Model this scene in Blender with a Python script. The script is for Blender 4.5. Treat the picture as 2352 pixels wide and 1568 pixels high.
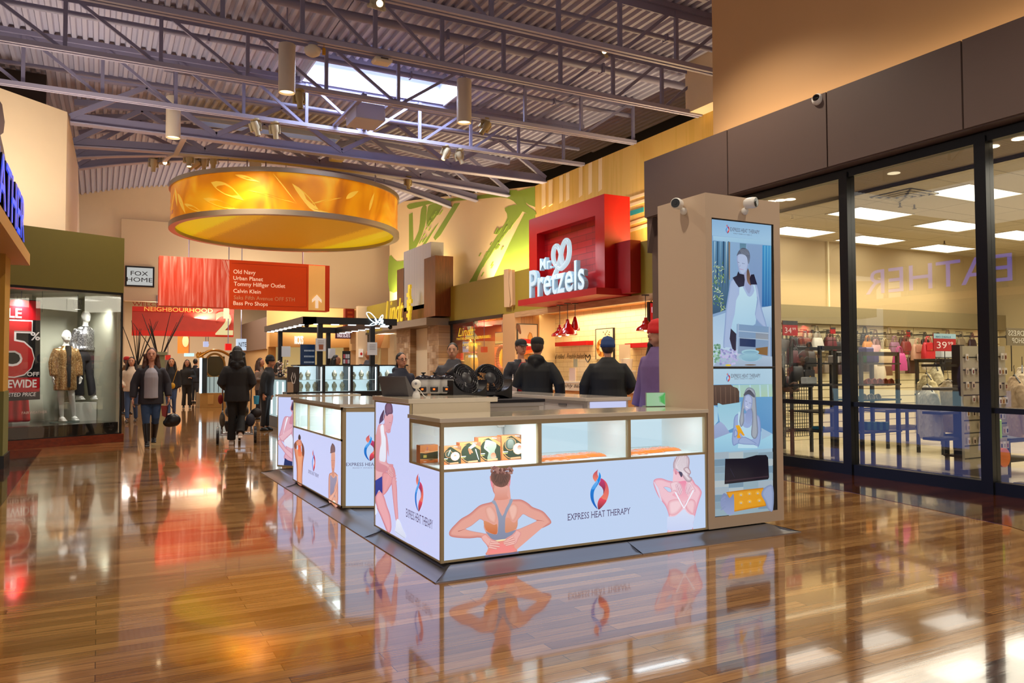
import bpy, math, random
from mathutils import Vector, Matrix
R = math.radians
random.seed(7)
for o in list(bpy.data.objects): bpy.data.objects.remove(o)
SC = bpy.context.scene; COL = SC.collection
# ------------------------------------------------------------------ camera
F, YAW, PITCH, ROLL, EYE = 1792.0, R(27.84), R(2.0), R(-0.17), 1.3
_fw = Vector((math.sin(YAW)*math.cos(PITCH), math.cos(YAW)*math.cos(PITCH), math.sin(PITCH)))
_r = Vector((math.cos(YAW), -math.sin(YAW), 0)); _u = _r.cross(_fw)
_r2 = _r*math.cos(ROLL)+_u*math.sin(ROLL); _u2 = _r2.cross(_fw)
cd = bpy.data.cameras.new('camera'); cam = bpy.data.objects.new('camera', cd); COL.objects.link(cam)
cam.matrix_world = Matrix(((_r2.x,_u2.x,-_fw.x,0),(_r2.y,_u2.y,-_fw.y,0),(_r2.z,_u2.z,-_fw.z,EYE),(0,0,0,1)))
cd.sensor_width = 36; cd.lens = F/2352*36; cd.clip_start = .05; cd.clip_end = 300
SC.camera = cam
def at(x, y, ax, v):
    """point of the plane ax = v that the photograph shows at pixel x, y"""
    d = _r2*((x-1176)/F) - _u2*((y-784)/F) + _fw
    o = Vector((0,0,EYE)); i = 'XYZ'.index(ax)
    return o + d*((v-o[i])/d[i])
# ------------------------------------------------------------------ world, exposure
w = bpy.data.worlds.new('world'); SC.world = w; w.use_nodes = True
w.node_tree.nodes['Background'].inputs[0].default_value = (1.0, .89, .79, 1)
w.node_tree.nodes['Background'].inputs[1].default_value = .8
SC.view_settings.view_transform = 'Standard'; SC.view_settings.look = 'None'
SC.view_settings.gamma = 1; SC.view_settings.use_curve_mapping = False
SC.view_settings.exposure = 0.02
def light(kind, loc, col, power, size=.1, to=None, spot=None, sy=None, blend=.5):
    l = bpy.data.lights.new(kind.lower()+'_light', kind); l.color = col; l.energy = power
    if kind == 'AREA':
        l.size = size
        if sy: l.shape = 'RECTANGLE'; l.size_y = sy
    else: l.shadow_soft_size = size
    if kind == 'SPOT': l.spot_size = spot or R(90); l.spot_blend = blend
    o = bpy.data.objects.new(l.name, l); COL.objects.link(o); o.location = loc
    if to is not None: o.rotation_euler = (Vector(to)-Vector(loc)).to_track_quat('-Z', 'Y').to_euler()
    return o
WARM = (1.0, .86, .68); NEUT = (1.0, .90, .76); COOL = (.72, .82, 1.0)
# downlights of the concourse (rows of lamps hung between the trusses)
for (x, y, p) in ((1.2, 4.5, 230), (5.2, 3.0, 230), (2.0, 9.2, 260), (6.4, 8.0, 260), (1.0, 14.5, 330), (6.0, 14.0, 330),
                  (3.0, 20.0, 380), (8.6, 20.0, 380), (1.5, 27.0, 420), (7.0, 28.0, 420), (4.0, 34.0, 420), (9.0, 34.5, 350)):
    light('SPOT', (x, y, 6.9), WARM, p*2.3, .12, (x, y, 0), R(125), blend=.8)
# daylight falling through the two roof lights
light('AREA', (5.9, 17.6, 8.62), COOL, 420, 3.2, (5.9, 17.6, 0), sy=1.4)
light('AREA', (5.4, 30.0, 8.62), COOL, 300, 4.0, (5.4, 30.0, 0), sy=1.2)
# cove strips on top of the shop fronts washing the walls above
for y_, L_ in ((14.3, 2.4), (21.8, 5.0), (31.5, 6.0)): light('AREA', (11.55, y_, 4.34), (1.0, .80, .48), 46*L_, L_, (11.55, y_, 9), sy=.25).rotation_euler = (R(180), 0, R(90))
light('AREA', (-.2, 17.2, 4.35), WARM, 130, 2.6, (-.9, 18.6, 7.5), sy=.2)
light('AREA', (4.4, 37.3, 3.6), (1.0, .86, .66), 420, 6, (5.0, 38.0, 8), sy=.3)
light('AREA', (8.12, 5.0, 4.74), (1.0, .80, .55), 15, 8, (8.12, 5.0, 9), sy=.12).rotation_euler = (R(180), 0, R(90))
# ------------------------------------------------------------------ materials
def lin(h):
    if not isinstance(h, str): return tuple(h)[:3]
    h = h.lstrip('#'); c = [int(h[i:i+2], 16)/255 for i in (0, 2, 4)]
    return tuple(x/12.92 if x <= .04045 else ((x+.055)/1.055)**2.4 for x in c)
_mc = {}
def mat(col, rough=.55, metal=0, emit=0, ecol=None, coat=0, spec=.5, noise=0, nscale=8, alpha=1, name=None):
    key = (str(col), rough, metal, emit, str(ecol), coat, spec, noise, nscale, alpha)
    if key in _mc: return _mc[key]
    m = bpy.data.materials.new(name or 'paint'); m.use_nodes = True; nt = m.node_tree; b = nt.nodes['Principled BSDF']
    c = lin(col); b.inputs['Base Color'].default_value = (*c, 1)
    b.inputs['Roughness'].default_value = rough; b.inputs['Metallic'].default_value = metal
    b.inputs['Coat Weight'].default_value = coat; b.inputs['Coat Roughness'].default_value = .05
    b.inputs['Specular IOR Level'].default_value = spec
    if alpha < 1: b.inputs['Alpha'].default_value = alpha
    if emit:
        b.inputs['Emission Color'].default_value = (*lin(ecol or col), 1); b.inputs['Emission Strength'].default_value = emit
    if noise:
        n = nt.nodes.new('ShaderNodeTexNoise'); n.inputs['Scale'].default_value = nscale; n.inputs['Detail'].default_value = 4
        tc = nt.nodes.new('ShaderNodeTexCoord'); nt.links.new(tc.outputs['Object'], n.inputs['Vector'])
        mx = nt.nodes.new('ShaderNodeMix'); mx.data_type = 'RGBA'
        mx.inputs['A'].default_value = (*[v*(1-noise) for v in c], 1); mx.inputs['B'].default_value = (*[min(1, v*(1+noise)) for v in c], 1)
        nt.links.new(n.outputs['Fac'], mx.inputs['Factor']); nt.links.new(mx.outputs['Result'], b.inputs['Base Color'])
    _mc[key] = m; return m
def emat(col, s=1.0):
    """backlit print, screen or lamp: a surface that gives off light, with a little gloss"""
    return mat('#101014', .25, emit=s, ecol=col, spec=.3, name='backlit')
def nodes(name):
    m = bpy.data.materials.new(name); m.use_nodes = True; nt = m.node_tree; return m, nt, nt.nodes['Principled BSDF']
def ramp(nt, stops, fac, interp='LINEAR'):
    r = nt.nodes.new('ShaderNodeValToRGB'); r.color_ramp.interpolation = interp; e = r.color_ramp.elements
    while len(e) < len(stops): e.new(.5)
    for i, (p, c) in enumerate(stops): e[i].position = p; e[i].color = (*lin(c), 1)
    nt.links.new(fac, r.inputs['Fac']); return r.outputs['Color']
def coords(nt, rot=(0,0,0), sc=(1,1,1), loc=(0,0,0)):
    tc = nt.nodes.new('ShaderNodeTexCoord'); mp = nt.nodes.new('ShaderNodeMapping')
    mp.inputs['Rotation'].default_value = rot; mp.inputs['Scale'].default_value = sc; mp.inputs['Location'].default_value = loc
    nt.links.new(tc.outputs['Object'], mp.inputs['Vector']); return mp.outputs['Vector']
def cyz(nt, loc=(0, 0)):
    tc = nt.nodes.new('ShaderNodeTexCoord'); a = nt.nodes.new('ShaderNodeSeparateXYZ'); c = nt.nodes.new('ShaderNodeCombineXYZ'); nt.links.new(tc.outputs['Object'], a.inputs[0])
    nt.links.new(a.outputs[1], c.inputs[0]); nt.links.new(a.outputs[2], c.inputs[1]); mp = nt.nodes.new('ShaderNodeMapping'); mp.inputs['Location'].default_value = (*loc, 0); nt.links.new(c.outputs[0], mp.inputs[0]); return mp.outputs[0]
def brick(nt, vec, c1, c2, cm, bw, rh, ms, off=.5, freq=2, bias=0):
    b = nt.nodes.new('ShaderNodeTexBrick'); b.inputs['Color1'].default_value = (*lin(c1), 1); b.inputs['Color2'].default_value = (*lin(c2), 1)
    b.inputs['Mortar'].default_value = (*lin(cm), 1); b.inputs['Scale'].default_value = 1; b.inputs['Mortar Size'].default_value = ms
    b.inputs['Brick Width'].default_value = bw; b.inputs['Row Height'].default_value = rh; b.offset = off; b.offset_frequency = freq
    b.inputs['Bias'].default_value = bias; nt.links.new(vec, b.inputs['Vector']); return b
def wood_floor(name, c1, c2, cm, rot=0, rough=.09):
    m, nt, b = nodes(name); v = coords(nt, (0, 0, rot))
    br = brick(nt, v, c1, c2, cm, 1.15, .083, .0016, .37, 2, 0)
    br2 = brick(nt, v, '#ffffff', '#b9a28a', '#ffffff', 1.15, .083, 0, .37, 2, -.4)
    v2 = coords(nt, (0, 0, rot), (1.2, 22, 1)); n = nt.nodes.new('ShaderNodeTexNoise'); n.inputs['Scale'].default_value = 3; n.inputs['Detail'].default_value = 6
    nt.links.new(v2, n.inputs['Vector']); g = ramp(nt, [(.3, '#b8a48c'), (.7, '#ffffff')], n.outputs['Fac'])
    mx = nt.nodes.new('ShaderNodeMix'); mx.data_type = 'RGBA'; mx.blend_type = 'MULTIPLY'; mx.inputs['Factor'].default_value = .75
    nt.links.new(br.outputs['Color'], mx.inputs['A']); nt.links.new(g, mx.inputs['B'])
    nt.links.new(mx.outputs['Result'], b.inputs['Base Color'])
    # wear in the varnish: slightly uneven gloss and boards that sit a hair out of level
    n2 = nt.nodes.new('ShaderNodeTexNoise'); n2.inputs['Scale'].default_value = 1.3; n2.inputs['Detail'].default_value = 5
    nt.links.new(coords(nt, (0, 0, rot), (.5, 3, 1)), n2.inputs['Vector'])
    mr = nt.nodes.new('ShaderNodeMapRange'); mr.inputs['To Min'].default_value = rough*.5; mr.inputs['To Max'].default_value = rough*1.7
    nt.links.new(n2.outputs['Fac'], mr.inputs['Value']); nt.links.new(mr.outputs['Result'], b.inputs['Roughness'])
    n3 = nt.nodes.new('ShaderNodeTexNoise'); n3.inputs['Scale'].default_value = 2.2; n3.inputs['Detail'].default_value = 2
    nt.links.new(coords(nt, (0, 0, rot), (.8, 9, 1)), n3.inputs['Vector'])
    bp = nt.nodes.new('ShaderNodeBump'); bp.inputs['Strength'].default_value = .10; bp.inputs['Distance'].default_value = .004
    nt.links.new(n3.outputs['Fac'], bp.inputs['Height']); nt.links.new(bp.outputs['Normal'], b.inputs['Normal'])
    b.inputs['Specular IOR Level'].default_value = .6; b.inputs['Coat Weight'].default_value = .6; b.inputs['Coat Roughness'].default_value = .04
    return m
def woodgrain(name, c1, c2, axis='Z', rough=.35, sc=1):
    m, nt, b = nodes(name); s = {'X': (1, 14, 14), 'Y': (14, 1, 14), 'Z': (14, 14, 1)}[axis]
    n = nt.nodes.new('ShaderNodeTexNoise'); n.inputs['Scale'].default_value = 2*sc; n.inputs['Detail'].default_value = 7; n.inputs['Distortion'].default_value = .4
    nt.links.new(coords(nt, sc=s), n.inputs['Vector'])
    nt.links.new(ramp(nt, [(.3, c1), (.7, c2)], n.outputs['Fac']), b.inputs['Base Color']); b.inputs['Roughness'].default_value = rough
    return m
def glass_mat(name, tint=(1,1,1), refl=1.0, rough=0.0):
    m = bpy.data.materials.new(name); m.use_nodes = True; nt = m.node_tree; nt.nodes.clear()
    out = nt.nodes.new('ShaderNodeOutputMaterial'); tr = nt.nodes.new('ShaderNodeBsdfTransparent'); gl = nt.nodes.new('ShaderNodeBsdfGlossy')
    tr.inputs[0].default_value = (*tint, 1); gl.inputs['Roughness'].default_value = rough
    fr = nt.nodes.new('ShaderNodeFresnel'); ge = nt.nodes.new('ShaderNodeNewGeometry'); io = nt.nodes.new('ShaderNodeMath'); io.operation = 'MULTIPLY_ADD'
    nt.links.new(ge.outputs['Backfacing'], io.inputs[0]); io.inputs[1].default_value = -.8333; io.inputs[2].default_value = 1.5; nt.links.new(io.outputs[0], fr.inputs[0])
    ml = nt.nodes.new('ShaderNodeMath'); ml.operation = 'MULTIPLY'; ml.inputs[1].default_value = refl; ml.use_clamp = True
    mx = nt.nodes.new('ShaderNodeMixShader'); nt.links.new(fr.outputs[0], ml.inputs[0]); nt.links.new(ml.outputs[0], mx.inputs[0])
    nt.links.new(tr.outputs[0], mx.inputs[1]); nt.links.new(gl.outputs[0], mx.inputs[2]); nt.links.new(mx.outputs[0], out.inputs[0])
    return m
GLASS = glass_mat('shop_glass', (.97,.98,.97), 2.2); CLEAR = glass_mat('case_glass', (.97,.99,1), 1.0)
# ------------------------------------------------------------------ mesh helpers
BASE = {}
class MB:
    def __init__(s): s.v = []; s.f = []
    def add(s, v, f):
        n = len(s.v); s.v += [Vector(p) for p in v]; s.f += [tuple(i+n for i in q) for q in f]; return s
    def box(s, x0, y0, z0, x1, y1, z1):
        if x0 > x1: x0, x1 = x1, x0
        if y0 > y1: y0, y1 = y1, y0
        if z0 > z1: z0, z1 = z1, z0
        return s.add([(x0,y0,z0),(x1,y0,z0),(x1,y1,z0),(x0,y1,z0),(x0,y0,z1),(x1,y0,z1),(x1,y1,z1),(x0,y1,z1)],
              [(0,3,2,1),(4,5,6,7),(0,1,5,4),(1,2,6,5),(2,3,7,6),(3,0,4,7)])
    def cbox(s, c, d, rz=0, rx=0, ry=0):
        m = Matrix.Rotation(rz, 4, 'Z') @ Matrix.Rotation(ry, 4, 'Y') @ Matrix.Rotation(rx, 4, 'X'); b = MB().box(-d[0]/2,-d[1]/2,-d[2]/2,d[0]/2,d[1]/2,d[2]/2)
        return s.add([m @ p + Vector(c) for p in b.v], b.f)
    def rbox(s, x0, y0, z0, x1, y1, z1, r=.01):
        """box with every edge rounded off"""
        n = len(s.v); xs = (x0, x1); ys = (y0, y1); zs = (z0, z1); P = {}
        for i in (0,1):
            for j in (0,1):
                for k in (0,1):
                    sx, sy, sz = (1-2*i), (1-2*j), (1-2*k); c = Vector((xs[i], ys[j], zs[k]))
                    P[i,j,k,0] = c+Vector((0, sy*r, sz*r)); P[i,j,k,1] = c+Vector((sx*r, 0, sz*r)); P[i,j,k,2] = c+Vector((sx*r, sy*r, 0))
        keys = list(P); idx = {k: q for q, k in enumerate(keys)}; F_ = []
        for i in (0,1): F_.append([idx[i,0,0,0], idx[i,1,0,0], idx[i,1,1,0], idx[i,0,1,0]][::(1 if i else -1)])
        for j in (0,1): F_.append([idx[0,j,0,1], idx[1,j,0,1], idx[1,j,1,1], idx[0,j,1,1]][::(-1 if j else 1)])
        for k in (0,1): F_.append([idx[0,0,k,2], idx[1,0,k,2], idx[1,1,k,2], idx[0,1,k,2]][::(1 if k else -1)])
        for a in (0,1):
            for b in (0,1):
                F_.append([idx[0,a,b,1], idx[1,a,b,1], idx[1,a,b,2], idx[0,a,b,2]])
                F_.append([idx[a,0,b,0], idx[a,1,b,0], idx[a,1,b,2], idx[a,0,b,2]])
                F_.append([idx[a,b,0,0], idx[a,b,1,0], idx[a,b,1,1], idx[a,b,0,1]])
        for i in (0,1):
            for j in (0,1):
                for k in (0,1): F_.append([idx[i,j,k,0], idx[i,j,k,1], idx[i,j,k,2]])
        return s.add([P[k] for k in keys], F_)
    def prism(s, poly, a, b, ax='Z'):
        """outline poly swept from a to b along ax; poly holds the two other axes in xyz order"""
        def p3(p, t): return {'Z': (p[0],p[1],t), 'Y': (p[0],t,p[1]), 'X': (t,p[0],p[1])}[ax]
        n = len(poly); v = [p3(p, a) for p in poly]+[p3(p, b) for p in poly]
        return s.add(v, [tuple(range(n))[::-1], tuple(range(n, 2*n))]+[(i, (i+1)%n, (i+1)%n+n, i+n) for i in range(n)])
    def poly(s, pts): return s.add(pts, [tuple(range(len(pts)))])
    def tube(s, p, q, r, n=10, r2=None, cap=True):
        return s.path([p, q], [r, r if r2 is None else r2], n, cap)
    def path(s, pts, rad, n=10, cap=True, flat=1.0, up=None):
        pts = [Vector(p) for p in pts]; rad = rad if isinstance(rad, (list, tuple)) else [rad]*len(pts); v = []; f = []; a0 = None
        for i, p in enumerate(pts):
            t = (pts[min(i+1, len(pts)-1)]-pts[max(i-1, 0)])
            t = t.normalized() if t.length > 1e-9 else Vector((0,0,1))
            if a0 is None:
                a0 = Vector(up) if up else (Vector((0,0,1)) if abs(t.z) < .9 else Vector((1,0,0)))
            b = t.cross(a0); b = b.normalized() if b.length > 1e-6 else t.orthogonal().normalized(); a = b.cross(t).normalized(); a0 = a
            for k in range(n):
                th = 2*math.pi*k/n; v.append(p + b*(math.cos(th)*rad[i]) + a*(math.sin(th)*rad[i]*flat))
        for i in range(len(pts)-1):
            for k in range(n): k2 = (k+1)%n; f.append((i*n+k, i*n+k2, (i+1)*n+k2, (i+1)*n+k))
        if cap: f.append(tuple(range(n))[::-1]); f.append(tuple(range((len(pts)-1)*n, len(pts)*n)))
        return s.add(v, f)
    def bar(s, p, q, w, h, up=(0,0,1)):
        p = Vector(p); q = Vector(q); t = (q-p).normalized(); b = t.cross(Vector(up))
        b = b.normalized() if b.length > 1e-6 else t.orthogonal().normalized(); a = b.cross(t).normalized()
        v = [c + b*(i*w/2) + a*(j*h/2) for c in (p, q) for i, j in ((-1,-1),(1,-1),(1,1),(-1,1))]
        return s.add(v, [(0,3,2,1),(4,5,6,7),(0,1,5,4),(1,2,6,5),(2,3,7,6),(3,0,4,7)])
    def lathe(s, prof, c=(0,0,0), n=24, sx=1, sy=1):
        v = []; f = []; m = len(prof)
        for k in range(n):
            th = 2*math.pi*k/n
            for r, z in prof: v.append((c[0]+r*math.cos(th)*sx, c[1]+r*math.sin(th)*sy, c[2]+z))
        for k in range(n):
            k2 = (k+1)%n
            for i in range(m-1): f.append((k*m+i, k2*m+i, k2*m+i+1, k*m+i+1))
        return s.add(v, f)
    def ball(s, c, r, n=12, m=8, rot=None):
        r = (r, r, r) if not isinstance(r, (list, tuple)) else r; v = []; f = []; c = Vector(c)
        for i in range(m+1):
            ph = math.pi*i/m
            for k in range(n):
                th = 2*math.pi*k/n; p = Vector((r[0]*math.sin(ph)*math.cos(th), r[1]*math.sin(ph)*math.sin(th), r[2]*math.cos(ph)))
                v.append(c + (rot @ p if rot else p))
        for i in range(m):
            for k in range(n): k2 = (k+1)%n; f.append((i*n+k, (i+1)*n+k, (i+1)*n+k2, i*n+k2))
        return s.add(v, f)
    def rings(s, secs, n=20):
        """sections (cx, cy, z, rx, ry) joined into one closed skin"""
        v = []; f = []
        for cx, cy, z, rx, ry in secs:
            for k in range(n):
                th = 2*math.pi*k/n; v.append((cx+rx*math.cos(th), cy+ry*math.sin(th), z))
        for i in range(len(secs)-1):
            for k in range(n): k2 = (k+1)%n; f.append((i*n+k, i*n+k2, (i+1)*n+k2, (i+1)*n+k))
        f.append(tuple(range(n))[::-1]); f.append(tuple(range((len(secs)-1)*n, len(secs)*n)))
        return s.add(v, f)
    def xf(s, m): s.v = [m @ p for p in s.v]; return s
    def merge(s, o): return s.add(o.v, o.f)
    def build(s, name, m, parent=None, smooth=0, world=True):
        off = BASE.get(parent.name, Vector((0,0,0))) if (parent and world) else Vector((0,0,0))
        me = bpy.data.meshes.new(name); me.from_pydata([tuple(p-off) for p in s.v], [], s.f); me.validate(); me.update()
        o = bpy.data.objects.new(name, me); COL.objects.link(o)
        for k in (m if isinstance(m, (list, tuple)) else [m]): me.materials.append(k)
        if smooth:
            me.polygons.foreach_set('use_smooth', [True]*len(me.polygons)); me.set_sharp_from_angle(angle=R(smooth))
        if parent:
            o.parent = parent
            BASE[o.name] = off
        return o
def organic(mb, name, m, parent, voxel=.012, it=4, world=True):
    """melts overlapping closed shapes into one continuous skin"""
    o = mb.build(name, m, parent, 0, world); r = o.modifiers.new('r', 'REMESH'); r.mode = 'VOXEL'; r.voxel_size = voxel; r.use_smooth_shade = True
    s_ = o.modifiers.new('s', 'SMOOTH'); s_.iterations = it; s_.factor = .5
    me = bpy.data.meshes.new_from_object(o.evaluated_get(bpy.context.evaluated_depsgraph_get())); o.modifiers.clear(); old = o.data
    me.name = name
    if not me.materials: me.materials.append(m)
    o.data = me; bpy.data.meshes.remove(old); me.polygons.foreach_set('use_smooth', [True]*len(me.polygons)); return o
def tag(o, label=None, cat=None, group=None, kind=None):
    if label: o['label'] = label
    if cat: o['category'] = cat
    if group: o['group'] = group
    if kind: o['kind'] = kind
    return o
def thing(name, label, cat, loc=(0,0,0), rz=0, group=None):
    o = bpy.data.objects.new(name, None); COL.objects.link(o); o.location = loc; o.rotation_euler = (0, 0, rz); o.empty_display_size = .2
    BASE[o.name] = Vector(loc); return tag(o, label, cat, group)
def local(root): BASE[root.name] = Vector((0,0,0)); return root
def struct(name, mb, m, smooth=0, parent=None):
    o = mb.build(name, m, parent, smooth)
    if not parent: o['kind'] = 'structure'
    return o
def kids(o): return [c for c in bpy.data.objects if c.parent == o]
def copy_tree(o, parent=None):
    c = o.copy(); COL.objects.link(c)
    if parent is not None: c.parent = parent
    for ch in kids(o): copy_tree(ch, c)
    return c
def dup(root, loc, rz=0, label=None, group=None, sc=None):
    c = copy_tree(root); c.location = loc; c.rotation_euler = (0, 0, rz)
    if label: c['label'] = label
    if group: c['group'] = group
    if sc: c.scale = (sc,)*3 if not isinstance(sc, tuple) else sc
    return c
def text_mb(body, size=1.0, extrude=0.0, shear=0, offset=0, align='LEFT', spacing=1, res=3):
    cu = bpy.data.curves.new('lettering', 'FONT'); cu.body = body; cu.size = size; cu.extrude = extrude; cu.shear = shear
    cu.offset = offset; cu.align_x = align; cu.space_character = spacing; cu.resolution_u = res
    o = bpy.data.objects.new('lettering', cu); COL.objects.link(o); dg = bpy.context.evaluated_depsgraph_get()
    me = bpy.data.meshes.new_from_object(o.evaluated_get(dg)); bpy.data.objects.remove(o)
    mb = MB(); mb.add([v.co.copy() for v in me.vertices], [tuple(p.vertices) for p in me.polygons]); bpy.data.meshes.remove(me); return mb
def fit_text(body, O, U, V, w, h, extrude=0, shear=0, offset=0, res=3):
    """lettering laid out from corner O, w wide along U and h high along V (cap height of the body)"""
    mb = text_mb(body, 1, 0, shear, offset, res=res); xs = [p.x for p in mb.v]; ys = [p.y for p in mb.v]
    x0, x1, y0, y1 = min(xs), max(xs), min(ys), max(ys); U = Vector(U).normalized(); V = Vector(V).normalized(); N = U.cross(V); O = Vector(O)
    if extrude:
        mb = text_mb(body, 1, .5, shear, offset, res=res)
        mb.v = [O + U*((p.x-x0)/(x1-x0)*w) + V*((p.y-y0)/(y1-y0)*h) + N*((p.z+.5)*extrude) for p in mb.v]
    else: mb.v = [O + U*((p.x-x0)/(x1-x0)*w) + V*((p.y-y0)/(y1-y0)*h) for p in mb.v]
    return mb
def spline(pts, closed=True, k=4):
    """smooth outline through the given points"""
    n = len(pts); out = []
    for i in range(n if closed else n-1):
        g = lambda j: pts[j % n] if closed else pts[max(0, min(n-1, j))]
        p0, p1, p2, p3 = g(i-1), g(i), g(i+1), g(i+2)
        for t in [q/k for q in range(k)]:
            out.append(tuple(.5*((2*b)+(-a+c)*t+(2*a-5*b+4*c-d)*t*t+(-a+3*b-3*c+d)*t**3) for a, b, c, d in zip(p0, p1, p2, p3)))
    if not closed: out.append(tuple(pts[-1]))
    return out
# ================================================================== SETTING
OAK = wood_floor('oak_boards', '#c4935a', '#8a5c30', '#3c2410')
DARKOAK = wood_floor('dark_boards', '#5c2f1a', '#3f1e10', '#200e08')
CREAM = mat('#e4cfae', .7, noise=.03, nscale=3); CREAM2 = mat('#dcc6a4', .7)
BEIGE = mat('#c9a878', .7, noise=.04, nscale=2)
OLIVE = mat('#978429', .6, noise=.03, nscale=5); OLIVE_L = mat('#6d6222', .6, noise=.03, nscale=5)
BROWN = mat('#63524c', .45, noise=.03, nscale=4); BLACK = mat('#0c0c0f', .35); STEEL = mat('#8d8698', .5); CHAR = mat('#23242a', .4)
WHITE = mat('#e8e6e0', .4); LAMPW = emat('#ffe2b0', 6)
struct('floor', MB().box(-14, -9, -.1, 8.22, 62, 0).box(8.22, 10.4, -.1, 20, 62, 0), OAK)
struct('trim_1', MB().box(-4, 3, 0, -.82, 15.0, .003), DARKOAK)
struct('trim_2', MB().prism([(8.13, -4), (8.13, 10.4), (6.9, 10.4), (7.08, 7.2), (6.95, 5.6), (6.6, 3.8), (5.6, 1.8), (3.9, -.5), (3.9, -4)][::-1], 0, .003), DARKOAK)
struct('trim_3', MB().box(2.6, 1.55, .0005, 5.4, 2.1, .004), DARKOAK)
# corrugated roof deck with two openings
DECK = mat('#aaa8c0', .6, noise=.06, nscale=1.5)
ZD = 8.16
def corr(mb, x0, x1, y0, y1):
    x = x0; v = []; per = .2
    while x < x1-1e-6:
        for a, z in ((0, 0), (.075, 0), (.1, .07), (.175, .07)):
            if x+a <= x1: v.append((x+a, z))
        x += per
    v.append((x1, 0)); n = len(v)
    mb.add([(p[0], y0, ZD+p[1]) for p in v]+[(p[0], y1, ZD+p[1]) for p in v], [(i, i+1, n+i+1, n+i) for i in range(n-1)])
d = MB(); SK = [(4.1, 7.7, 16.75, 18.55), (2.4, 6.6, 24.25, 24.7)]
corr(d, -12, 4.1, -9, 20.5); corr(d, 7.7, 14, -9, 20.5); corr(d, 4.1, 7.7, -9, 16.75); corr(d, 4.1, 7.7, 18.55, 20.5)
def vault(mb, x0, x1, ys, hz):
    x = x0; xs = []
    while x < x1-1e-6:
        for a, z in ((0, 0), (.075, 0), (.1, .07), (.175, .07)):
            if x+a <= x1: xs.append((x+a, z))
        x += .2
    xs.append((x1, 0)); n = len(xs)
    for (ya, ea, ma), (yb, eb, mb_) in zip(ys, ys[1:]):
        q = lambda e, m_, x_: e+(m_-e)*max(-.3, 1-((x_-5.65)/6.33)**2)+1.24
        mb.add([(p[0], ya, q(ea, ma, p[0])+p[1]) for p in xs]+[(p[0], yb, q(eb, mb_, p[0])+p[1]) for p in xs], [(i, i+1, n+i+1, n+i) for i in range(n-1)])
VY = [(20.5, 6.99, 7.0), (22.9, 7.05, 7.27), (25.4, 7.36, 7.95), (27.8, 7.58, 8.46), (38.3, 7.6, 8.5)]
V4 = [(20.5, 6.99, 7.0), (22.9, 7.05, 7.27), (24.25, 7.22, 7.64)]; V5 = [(24.7, 7.27, 7.76), (25.4, 7.36, 7.95), (27.8, 7.58, 8.46), (38.3, 7.6, 8.5)]
vault(d, -3, 2.4, VY, 0); vault(d, 6.6, 14, VY, 0); vault(d, 2.4, 6.6, V4, 0); vault(d, 2.4, 6.6, V5, 0)
struct('ceiling', d, DECK)
for i, (x0, x1, y0, y1) in enumerate(SK):
    well = MB(); t = .04; ZD = 8.16 if i == 0 else 8.7
    well.box(x0, y0-t, ZD-.12, x1, y0, ZD+.62).box(x0, y1, ZD-.12, x1, y1+t, ZD+.62).box(x0-t, y0-t, ZD-.12, x0, y1+t, ZD+.62).box(x1, y0-t, ZD-.12, x1+t, y1+t, ZD+.62)
    wn = struct('window_%d' % (i+1), well, mat('#b9bfd6', .5))
    MB().box(x0, y0, ZD+.6, x1, y1, ZD+.62).build('skylight_pane', emat('#eef3ff', 1.15), wn)
# right wall with the painted mural: yellow part and green brush-stroke part
m, nt, b = nodes('painted_mural'); v = coords(nt)
sx = nt.nodes.new('ShaderNodeSeparateXYZ'); nt.links.new(v, sx.inputs[0])
def mth(nt, op, a, b_=None, clamp=False):
    n = nt.nodes.new('ShaderNodeMath'); n.operation = op; n.use_clamp = clamp
    for i, q in enumerate((a, b_)):
        if q is None: continue
        if isinstance(q, (int, float)): n.inputs[i].default_value = q
        else: nt.links.new(q, n.inputs[i])
    return n.outputs[0]
wv = nt.nodes.new('ShaderNodeTexNoise'); wv.inputs['Scale'].default_value = 1.1; wv.inputs['Detail'].default_value = 1
nt.links.new(coords(nt, sc=(1, .9, .35)), wv.inputs['Vector'])
streak = nt.nodes.new('ShaderNodeTexNoise'); streak.inputs['Scale'].default_value = 2.4; streak.inputs['Detail'].default_value = 3
nt.links.new(coords(nt, sc=(1, 3.2, .16)), streak.inputs['Vector'])
yel = ramp(nt, [(0, '#dcb45c'), (.5, '#dcb45c'), (.56, '#d6ae50'), (1, '#d6ae50')], streak.outputs['Fac'])
nt.links.new(yel, b.inputs['Base Color']); b.inputs['Roughness'].default_value = .7
MURAL_Y = m
struct('wall_right', MB().box(12.0, 10.4, 0, 12.25, 35.0, 7.03) if False else MB().box(12.0, 10.4, 3.0, 12.25, 35.0, 7.03), MURAL_Y)
_st = [0]
def stroke(pts, col, th=.006):
    """painted shape on the mural wall, outline given as it stands on the plane"""
    _st[0] += 1; th += .0004*(_st[0] % 60)
    return MB().prism([(p.y, p.z) for p in [at(x, y, 'X', 12.0) for x, y in pts]], 12.0-th, 12.0, 'X')
CRM = mat('#ecd09c', .7); GRN = mat('#87a032', .7, noise=.12, nscale=1.2); TEAL = mat('#1f8f8a', .6)
mu = struct('wall_right_mural', stroke([(1229, 427), (1229, 700), (895, 760), (895, 466)], CRM, .004), CRM)
gs = MB()
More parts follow.
